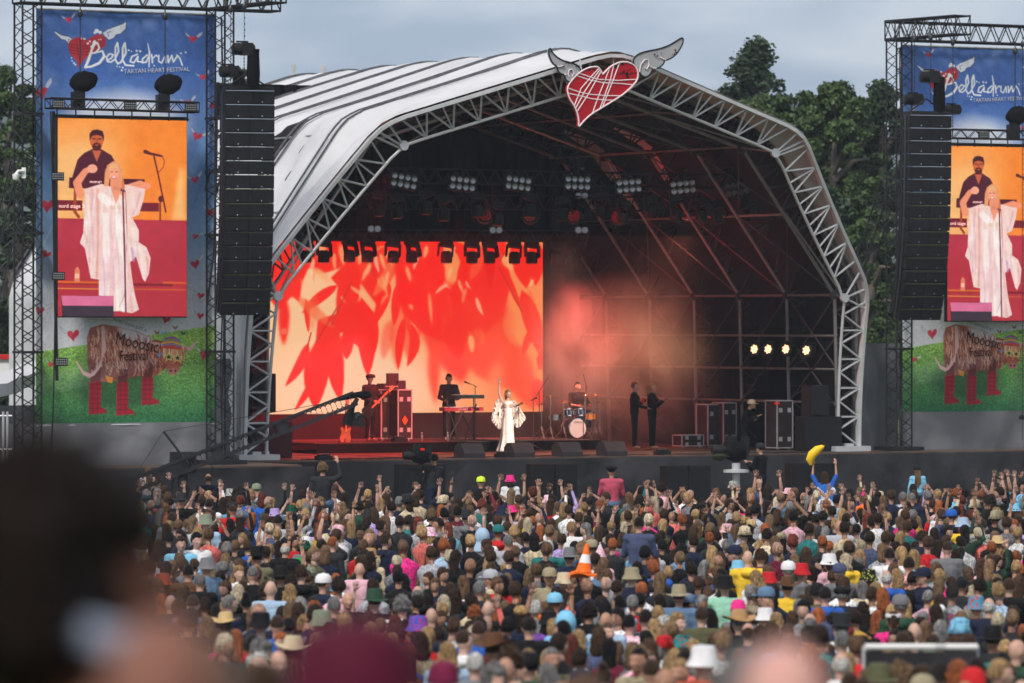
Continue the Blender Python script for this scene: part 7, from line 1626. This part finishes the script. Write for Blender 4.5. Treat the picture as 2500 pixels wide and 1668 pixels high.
# cables, set lists, small boxes at the stage edge
mb = MB(); rc = random.Random(5)
for i in range(26):
    x = rc.choice([rc.uniform(1210, 1460), rc.uniform(700, 2000)]); p = colv(x, rc.uniform(-1.1, -.3), FL+.01); pts = [p]
    a = rc.uniform(-.4, .4)
    for q in range(7): a += rc.uniform(-.7, .7); p = p+(U*math.cos(a)+V*math.sin(a)*.3)*.22; pts.append(Vector((p.x, p.y, FL+.012)))
    mb.path(pts, .012, 4)
mb.build('floor_cables', M['blk'], kind='stuff', label='tangle of black cables along the stage edge', cat='cables')
for x, v, l in ((790, -.9, 'low black box on the stage edge left of the camera operator'), (1617, -.9, 'low black box on the stage edge right of the fourth wedge monitor'), (1228, -1.1, 'flat black pedal board between the first two wedge monitors'), (975, 4.9, 'cluster of effects pedals in front of the flight cases')):
    t = local_thing('floor_box', colv(x, v, FL if v < 2 else FR_), TH, l, 'box'); mb = MB(); mb.box((0, 0, .05), (.4, .25, .1)); mb.box((.0, 0, .12), (.3, .18, .04)); mb.build('casing', M['cabinet'], t)
    mb = MB(); [mb.lathe([(.015, 0), (.015, .03)], (-.12+.08*i, 0, .14), 8) for i in range(4)]; mb.build('knob', M['chrome'], t)
for x, v in ((1030, 5.2), (1093, 5.2)):
    t = thing('water_bottle', colv(x, v, FR_), 'clear plastic water bottle %s on the riser' % ('right of the flight cases' if x < 1060 else 'below the keyboards'), 'bottle'); mb = MB(); p = colv(x, v, FR_); mb.lathe([(.033, 0), (.035, .1), (.033, .17), (.013, .21), (.013, .225)], p, 10); mb.build('bottle_body', M['glasslens'], t); mb = MB(); mb.lathe([(.015, .225), (.015, .245)], p, 8); mb.build('cap', M['white'], t)
# ================================================================ pit: sub speakers, camera operators, crane, barrier
sb = thing('front_fill_speaker', (0, 0, 0), 'x', 'speaker'); PRM.append(sb)
mb = MB(); mb.box((-.3, 0, .45), (.58, .5, .9)); mb.box((.3, 0, .45), (.58, .5, .9)); mb.build('cabinet', M['cabinet'], sb)
mb = MB()
for s in (-1, 1): mb.box((s*.3, -.255, .5), (.5, .02, .68)); mb.box((s*.3, -.262, .83), (.54, .03, .1))
mb.build('grille', M['grille'], sb)
for i, (x, y) in enumerate(((1025, 1133), (1347, 1133), (1673, 1137), (1977, 1131))):
    Ys = 122.5+(x-1347)/F*60; p = aty(x, y, Ys); o = sb if i == 0 else dup(sb); o.location = (p.x, p.y, p.z-.9); o.rotation_euler = (0, 0, TH*.6); o['label'] = '%s pair of black front fill speakers from the left, below the stage edge' % ORD[i]; o['group'] = 'front fill speakers below the stage'
    mb = MB(); mb.box((0, 0, -(p.z-.9)/2), (1.2, .55, p.z-.9)); mb.build('base', M['cabinet'], o)
OPX = human('operator', 'hold', 'hold', vox=.016)
def pit_person(x, ytop, Y, rot, lab, tpl, **k):
    h = CAMH-(ytop-HZ)/F*Y; return person(((x-CX)/F*Y, Y, h-1.77), rot, lab, tpl, s=1.0, **k)
pit_person(1060, 1110, 118.5, .5, 'camera operator in dark clothes with a black cap below the stage edge', OPX, hair='short', hc='black', top='charcoal', hat='cap', hatc='black')
pit_person(1857, 1083, 117, .95, 'camera operator in a black jacket and cap behind a large camera on a pedestal', OPX, hair='short', hc='dark brown', top='black', hat='cap', hatc='charcoal')
def camera_rig(x, y, Y, lab, furry=False, s=1.0):
    p = aty(x, y, Y); t = local_thing('broadcast_camera', p, .3, lab, 'video camera'); mb = MB(); mb.box((0, 0, .02), (.5*s, .2, .3*s)); mb.box((-.12*s, 0, .24*s), (.22*s, .16, .12*s)); mb.box((.2*s, 0, .2*s), (.14*s, .16, .16*s))
    mb.lathe([(.1*s, -.3*s), (.12*s, -.1*s), (.1*s, 0)], (-.22*s, 0, 0), 12, Matrix.Rotation(R(90), 3, 'Y')); mb.build('camera_body', M['cabinet'], t)
    mb = MB(); mb.ell((-.02, 0, -.02), (.3*s, .16*s, .2*s), 14, 8, fn=lambda q: 1+.15*math.sin(q.x*9+q.z*11)*math.cos(q.y*8)); mb.build('rain_cover', M['blkfab'], t)
    if furry: mb = MB(); mb.ell((-.42, 0, -.12), (.2, .14, .13), 14, 10, fn=lambda q: 1+.2*NZ.noise(q*7)); mb.build('furry_windshield', M['fur'], t)
    return p, t
M['fur'] = mat('olive_fur', (.05, .06, .035), .95, 0, .4, 20, 1, 60)
p, t = camera_rig(1030, 1112, 118.2, 'black camera under a rain cover below the stage edge, small red viewfinder lit', s=.9)
mb = MB(); mb.box((-.02, -.12, .15), (.1, .01, .05)); mb.build('viewfinder', M['redled'], t)
p, t = camera_rig(1797, 1100, 116.5, 'large pedestal camera with furry microphone at the right below the stage', True, 1.15)
mb = MB(); mb.lathe([(.3, -.52), (.3, -.46), (.1, -.44), (.1, -.3)], (0, 0, 0), 20); mb.tube((0, 0, -.5), (0, 0, -(p.z-.1)), .09, n=12); mb.lathe([(.4, -(p.z)), (.4, -(p.z-.15)), (.1, -(p.z-.2))], (0, 0, 0), 16); mb.build('pedestal', M['alu'], t)
# crane
CY = 114.0; cr = thing('camera_crane', (aty(447, 1130, CY).x, CY, 0), 'long black camera crane slanting up in front of the stage left leg', 'camera crane')
A = aty(300, 1195, CY-2.5); Bp = aty(868, 972, CY+3.5); mb = MB(); d = (Bp-A).normalized(); up = d.cross(Vector((0, -1, 0))).normalized()
if up.z < 0: up = -up
n = 46; hgt = .17
for s in (-1, 1): mb.obox((A+Bp)/2+up*s*(hgt-.02), (Bp-A)/2, Vector((0, .07, 0)), up*.03)
for i in range(n):                                     # web plate with round lightening holes
    q0 = A+(Bp-A)*(i/n); q1 = A+(Bp-A)*((i+1)/n); w2 = (q1-q0).length/2; c = (q0+q1)/2; r_ = .10; vs = []; m_ = 16
    for yy_ in (-.012, .012):
        for j in range(m_):
            a = 2*math.pi*j/m_; vs.append(c+d*math.cos(a)*r_+up*math.sin(a)*r_+Vector((0, yy_, 0)))
        for j in range(m_):
            a = 2*math.pi*j/m_; k = min(w2/max(abs(math.cos(a)), 1e-6), (hgt-.02)/max(abs(math.sin(a)), 1e-6)); vs.append(c+d*math.cos(a)*k+up*math.sin(a)*k+Vector((0, yy_, 0)))
    if i in (17, 18, 30, 31, 6, 7, 8): mb.obox(c, d*w2, Vector((0, .012, 0)), up*hgt); continue
    mb.add(vs, [(j, (j+1) % m_, m_+(j+1) % m_, m_+j) for j in range(m_)]+[(2*m_+j, 3*m_+j, 3*m_+(j+1) % m_, 2*m_+(j+1) % m_) for j in range(m_)]+[(j, j+2*m_, (j+1) % m_+2*m_, (j+1) % m_) for j in range(m_)])
mb.build('boom_arm', M['blk'], cr)
mb = MB(); c = A+(Bp-A)*.27; tp_ = c+up*.9-d*.35; mb.tube(c, tp_, .03); mb.tube(tp_, A+(Bp-A)*.02, .008); mb.tube(tp_, Bp, .008); mb.build('stay', M['darkmetal'], cr)
mb = MB(); mb.ell(Bp+Vector((-.05, 0, .06)), (.42, .1, .07), 16, 8, Matrix.Rotation(-.22, 3, 'Y')); mb.ell(Bp+Vector((.2, 0, .06)), (.2, .1, .075), 14, 8); mb.build('head_cover', M['blkfab'], cr)
hd_ = aty(873, 1022, CY+3.5); mb = MB(); mb.path([Bp+Vector((.05, 0, 0)), Bp+Vector((-.08, 0, -.22)), hd_+Vector((-.2, 0, .05)), hd_+Vector((-.24, 0, -.16))], [.05, .07, .12, .15], 10); mb.box(hd_+Vector((.0, 0, -.08)), (.26, .2, .2)); mb.ell(hd_, (.15, .12, .16), 12, 8, fn=lambda q: 1+.2*math.sin(q.x*9)*math.cos(q.z*8)); mb.box(hd_+Vector((.15, 0, .04)), (.1, .08, .08)); mb.lathe([(.09, -.12), (.09, .02)], hd_+Vector((.08, -.12, -.12)), 12, rx); mb.build('remote_camera', M['cabinet'], cr)
b0 = aty(447, 1135, CY-.5); mb = MB(); mb.tube(Vector((b0.x, b0.y, .8)), b0, .12, n=10); mb.box(b0+ZV*.05, (.6, .4, .5)); [mb.tube(Vector((b0.x, b0.y, 1.3)), Vector((b0.x+math.cos(a)*.8, b0.y+math.sin(a)*.8, 0)), .04) for a in (.5, 2.6, 4.7)]; mb.path([b0+Vector((.2, 0, .1)), b0+Vector((.6, -.1, .1)), b0+Vector((.85, -.1, -.4)), b0+Vector((.6, 0, -.75)), b0+Vector((.2, 0, -.6))], .015, 5); mb.path([b0+Vector((-.2, 0, -.1)), b0+Vector((-.3, 0, -.6))], .05, 5); mb.build('tripod_base', M['blk'], cr)
# front barrier of the pit
br = MB(); 
for i in range(-14, 15):
    p = Vector((i*1.0, FR(i*1.0)+.9, 0)); q = Vector(((i+1)*1.0, FR(i+1.0)+.9, 0)); br.tube(p+ZV*1.15, q+ZV*1.15, .025); br.tube(p, p+ZV*1.15, .025)
    br.obox((p+q)/2+ZV*.55, (q-p)/2, Vector((0, .008, 0)), ZV*.5)
br.build('pit_barrier', M['alu'], label='metal crowd barrier between the front rows and the stage pit', cat='barrier')

# ================================================================ trees
M['leaf'] = mat('summer_foliage', (.05, .085, .026), .5, 0, .6, .45); M['leafd'] = mat('dark_evergreen_foliage', (.034, .06, .03), .6, 0, .5, .6); M['bark'] = mat('grey_bark', (.13, .11, .09), .85, 0, .3, 3, .5, 12)
def tree(x, ytop, ybase, Y, wpx, lab, m='leaf', nleaf=26000, seed=1, con=False, lz=.12):
    top = aty(x, ytop, Y).z; p = Vector(((x-CX)/F*Y, Y, 0)); w = wpx/F*Y/2; rng = np.random.RandomState(seed)
    t = thing('tree', p, lab, 'tree', 'trees behind the stage'); mb = MB(); rr = random.Random(seed)
    h = top; mb.path([p, p+Vector((.1, 0, h*.3)), p+Vector((-.1, 0, h*.6)), p+Vector((.1, 0, h*.93))], [.38, .28, .17, .04], 9)
    limbs = []
    for i in range(11 if not con else 34):
        z = h*rr.uniform(.25, .8) if not con else h*(.5+.48*i/34); a = rr.uniform(0, 6.28); L_ = w*(rr.uniform(.5, .85) if not con else rr.uniform(.6, 1.1)*min(1, (1.03-z/h)*4.5)); e_ = p+Vector((math.cos(a)*L_, math.sin(a)*L_, z+L_*(.5 if not con else .05)))
        mb.path([p+ZV*z, (p+ZV*z+e_)/2+ZV*.3*(0 if con else 1), e_], [.13, .08, .02], 6); limbs.append(e_)
    mb.build('trunk', M['bark'], t)
    cl = []
    if con:
        for e_ in limbs+[p+ZV*(h-.35), p+ZV*(h-.8), p+ZV*(h-1.3)]:
            b_ = Vector((p.x, p.y, e_.z))
            for q in range(6):
                t_ = .12+.17*q; cl.append((np.array(b_+(e_-b_)*t_+Vector((rr.uniform(-.3, .3), rr.uniform(-.3, .3), rr.uniform(-.35, .35)))), rr.uniform(.35, .6)*(1.1-.5*t_), .75))
    else:
        for i in range(150):
            a = rr.uniform(0, 6.28); u_ = rr.uniform(-.95, 1); r_ = math.sqrt(max(0, 1-u_*u_))*rr.uniform(.2, 1.08)**.6; zc = h*.55; hz_ = h*.45
            cl.append((np.array((p.x+math.cos(a)*r_*w*.95, p.y+math.sin(a)*r_*w*.9, zc+u_*(hz_-.5))), rr.uniform(.4, .9)*w/4.2, rr.uniform(.5, .9)))
    nleaf = int(nleaf*1.5); per = nleaf//len(cl); P = []
    for c, r_, fl in cl:
        d = rng.normal(size=(per, 3)); d /= np.linalg.norm(d, axis=1)[:, None]; rad = r_*rng.uniform(.1, 1.3, per)**.5; q = c+d*rad[:, None]*np.array((1, 1, fl)); P.append(q)
    P = np.concatenate(P); P = P[P[:, 2] > .4]; n = len(P); a = rng.normal(size=(n, 3)); a /= np.linalg.norm(a, axis=1)[:, None]; b = np.cross(a, rng.normal(size=(n, 3))); b /= np.linalg.norm(b, axis=1)[:, None]; s = rng.uniform(.6, 1.3, n)[:, None]*lz/2
    if con: a[:, 2] *= .4
    vs = np.stack([P-a*s*1.5, P+b*s, P+a*s*1.5, P-b*s], 1).reshape(-1, 3)-np.array(p); me = bpy.data.meshes.new('crown'); me.vertices.add(4*n); me.vertices.foreach_set('co', vs.astype('f').ravel()); me.loops.add(4*n); me.loops.foreach_set('vertex_index', np.arange(4*n, dtype='i')); me.polygons.add(n); me.polygons.foreach_set('loop_start', np.arange(0, 4*n, 4, dtype='i')); me.update(); me.materials.append(M[m]); link('crown', me, t, off=Vector(p))
tree(1840, 104, 870, 180, 190, 'tall ragged conifer standing above the broadleaf trees right of the stage', 'leafd', 20000, 2, True, .13)
for q_, (x_, y_, w_) in enumerate(((1795, 235, 220), (1965, 205, 260), (2085, 200, 240), (1850, 330, 300), (2010, 330, 320))): tree(x_, y_, 870, 180-q_, w_, '%s tree filling the green mass between the stage arch and the right tower' % ['leftmost', 'second', 'third', 'low left', 'low right'][q_], 'leaf' if q_ % 2 else 'leafd', 30000, 40+q_)
tree(1880, 188, 870, 174, 330, 'broad green tree just right of the arch, below the conifer', 'leaf', 48000, 3)
tree(2035, 182, 870, 170, 330, 'dense green tree in the middle between stage and right tower', 'leaf', 48000, 4)
tree(2150, 178, 870, 176, 250, 'green tree directly behind the left column of the right tower', 'leafd', 24000, 5)
tree(2330, 190, 870, 182, 260, 'tree hidden mostly behind the right printed banner', 'leafd', 12000, 6)
tree(2000, 420, 870, 164, 260, 'lower dark tree filling the gap beside the right stage leg', 'leafd', 26000, 12)
tree(2130, 480, 870, 162, 220, 'low leafy tree behind the truss brace of the right tower', 'leaf', 22000, 13)
tree(20, 130, 900, 168, 230, 'tall dark tree at the left edge behind the left tower', 'leaf', 30000, 7)
tree(-70, 88, 900, 176, 220, 'ragged conifer at the far left edge of the picture', 'leafd', 14000, 8, True, .13)
tree(40, 420, 900, 160, 200, 'lower dark bushy tree at the left behind the tower', 'leafd', 24000, 9)
tree(120, 160, 900, 175, 200, 'green tree behind the left edge of the left banner', 'leaf', 16000, 14)
tree(596, 140, 900, 178, 110, 'light green tree top between left tower and stage roof', 'leaf', 14000, 10)
tree(530, 170, 900, 182, 120, 'darker tree behind the right column of the left tower', 'leafd', 12000, 11)
# pair of grey roof posts behind the stage
for x, h in ((717, 157), (790, 159)):
    p = aty(x, h, 152); mb = MB(); mb.box(Vector((p.x, p.y, p.z/2)), (.16, .12, p.z)); mb.box(Vector((p.x+.0, p.y-.07, p.z-.3)), (.05, .03, .4)); mb.build('steel_post', M['alu'], label='grey steel post rising behind the roof, %s of two' % ('left' if x < 750 else 'right'), cat='post')

# ================================================================ stage light
def spot(loc, tgt, e, col, ang=40, blend=.6, rad=.15, name='stage_spot'):
    l = bpy.data.lights.new(name, 'SPOT'); l.energy = e; l.color = col; l.spot_size = R(ang); l.spot_blend = blend; l.shadow_soft_size = rad
    o = bpy.data.objects.new(name, l); COL.objects.link(o); o.location = loc; d = Vector(tgt)-Vector(loc); o.rotation_euler = d.to_track_quat('-Z', 'Y').to_euler(); return o
RED = (1, .03, .035); WARM = (1, .72, .45)
spot(SP(-5.5, -.6, 9.3), SP(-6.5, 3.2, FLOOR), 5500, RED, 52); spot(SP(-1, 3.4, 8.4), SP(-3.2, 6.0, FLOOR), 3600, RED, 50)
spot(SP(-1.5, 1.0, 9.4), SP(-1.6, 1.5, FLOOR), 2600, (1, .16, .08), 46); spot(SP(2.5, .6, 9.3), SP(2.4, 1.2, FLOOR), 1500, (1, .32, .2), 50)
spot(SP(-7.5, 6.8, 3.4), SP(-5.6, 9.0, 2.6), 1500, RED, 80); spot(SP(-2.6, 6.6, 5.0), SP(-2.6, 8.9, 2.4), 1500, (1, .03, .05), 90); spot(SP(1.8, 6.6, 5.0), SP(1.6, 8.9, 2.4), 900, (1, .06, .09), 90)
spot(SP(-8.6, 6.0, 4.6), SP(-9.3, 5, 3.0), 240, RED, 110)
spot(SP(2.5, 3.3, 8.4), SP(3.0, 6.5, FLOOR+.8), 1900, (1, .5, .38), 45)
spot(SP(4, -34, 12), SP(.62, 3.9, FLOOR+.95), 60000, (1, .84, .68), 3.6)                   # unseen follow spot, added out front to brighten the singer
spot(SP(0, -34, 13), SP(-3.0, 6, FLOOR+1.1), 26000, (1, .33, .2), 9); spot(SP(6, -34, 13), SP(2.6, 6, FLOOR+1.0), 15000, (1, .5, .36), 6)  # unseen lamps added out front to brighten the band and drums
spot(SP(6, -1, 10), SP(5.0, 4.6, FLOOR+.8), 260, WARM, 24)
spot(SP(-5.5, 8, 6), SP(8.2, 6, 8.0), 1800, RED, 30); spot(SP(-3, 3, 4.2), SP(8.6, 3.5, 9.0), 1300, RED, 30)
for (x, y, v) in [(1843, 853, 3.6), (1877, 853, 2.9), (1920, 853, 2.0), (1970, 856, .95)]:
    p = onv(x, y, v)-U*.35-V*.15; spot(p, SP(5.6, 6.6, FLOOR+2.6), 190, (1, .55, .25), 44, .8, .12)
spot(SP(3.4, 6.2, 6.6), SP(5.4, 7.4, 2.6), 1100, (1, .15, .12), 100, 1., .5); spot(SP(7.6, 6.0, 8.2), SP(5.2, 7.0, 2.4), 650, (1, .3, .18), 90, 1., .5)
# stage smoke
def smoke():
    mb = MB(); mb.obox(SP(1.6, 6.6, FLOOR+3.0), U*7.0, V*2.35, ZV*2.98)
    m = bpy.data.materials.new('stage_smoke'); m.use_nodes = True; t = m.node_tree; t.nodes.clear(); o = nd(t, 'ShaderNodeOutputMaterial'); pv = nd(t, 'ShaderNodeVolumePrincipled'); t.links.new(pv.outputs[0], o.inputs['Volume']); pv.inputs['Color'].default_value = (.9, .85, .8, 1)
    tcn = nd(t, 'ShaderNodeTexCoord'); n = nd(t, 'ShaderNodeTexNoise'); n.inputs['Scale'].default_value = .55; n.inputs['Detail'].default_value = 4; n.inputs['Distortion'].default_value = 1.2; t.links.new(tcn.outputs['Object'], n.inputs['Vector'])
    c = SP(6.0, 7.0, FLOOR+2.4); d = nd(t, 'ShaderNodeVectorMath', operation='SUBTRACT'); d.inputs[1].default_value = c; t.links.new(tcn.outputs['Object'], d.inputs[0])
    rt = nd(t, 'ShaderNodeMapping'); rt.vector_type = 'POINT'; rt.inputs['Rotation'].default_value = (0, 0, -TH); t.links.new(d.outputs[0], rt.inputs[0])
    sc_ = nd(t, 'ShaderNodeVectorMath', operation='MULTIPLY'); sc_.inputs[1].default_value = (1/3.3, 1/2.4, 1/2.7); t.links.new(rt.outputs[0], sc_.inputs[0])
    ln = nd(t, 'ShaderNodeVectorMath', operation='LENGTH'); t.links.new(sc_.outputs[0], ln.inputs[0]); r = nd(t, 'ShaderNodeMapRange'); r.inputs['From Min'].default_value = 1; r.inputs['From Max'].default_value = .1; t.links.new(ln.outputs['Value'], r.inputs[0])
    r2 = nd(t, 'ShaderNodeMapRange'); r2.inputs['From Min'].default_value = .38; r2.inputs['From Max'].default_value = .7; r2.inputs['To Min'].default_value = 0.06; r2.inputs['To Max'].default_value = 1; t.links.new(n.outputs['Fac'], r2.inputs[0])
    mu = nd(t, 'ShaderNodeMath', operation='MULTIPLY'); t.links.new(r.outputs[0], mu.inputs[0]); t.links.new(r2.outputs[0], mu.inputs[1]); m2 = nd(t, 'ShaderNodeMath', operation='MULTIPLY_ADD'); t.links.new(mu.outputs[0], m2.inputs[0]); m2.inputs[1].default_value = .75; m2.inputs[2].default_value = .010; t.links.new(m2.outputs[0], pv.inputs['Density'])
    mb.build('smoke', m, kind='stuff', label='cloud of red and amber lit stage smoke right of the big screen', cat='smoke')
smoke()
mb = MB(); mb.obox((0, 920, 63), (700, 0, 0), (0, 1000, 0), (0, 0, 66)); 
hm = bpy.data.materials.new('thin_air'); hm.use_nodes = True; t_ = hm.node_tree; t_.nodes.clear(); o_ = nd(t_, 'ShaderNodeOutputMaterial'); pv = nd(t_, 'ShaderNodeVolumePrincipled'); t_.links.new(pv.outputs[0], o_.inputs['Volume']); pv.inputs['Density'].default_value = .00022; pv.inputs['Color'].default_value = (.75, .85, 1, 1)
USE_HAZE = True
if USE_HAZE: mb.build('haze', hm, kind='stuff', label='thin bluish air over the whole valley', cat='haze')
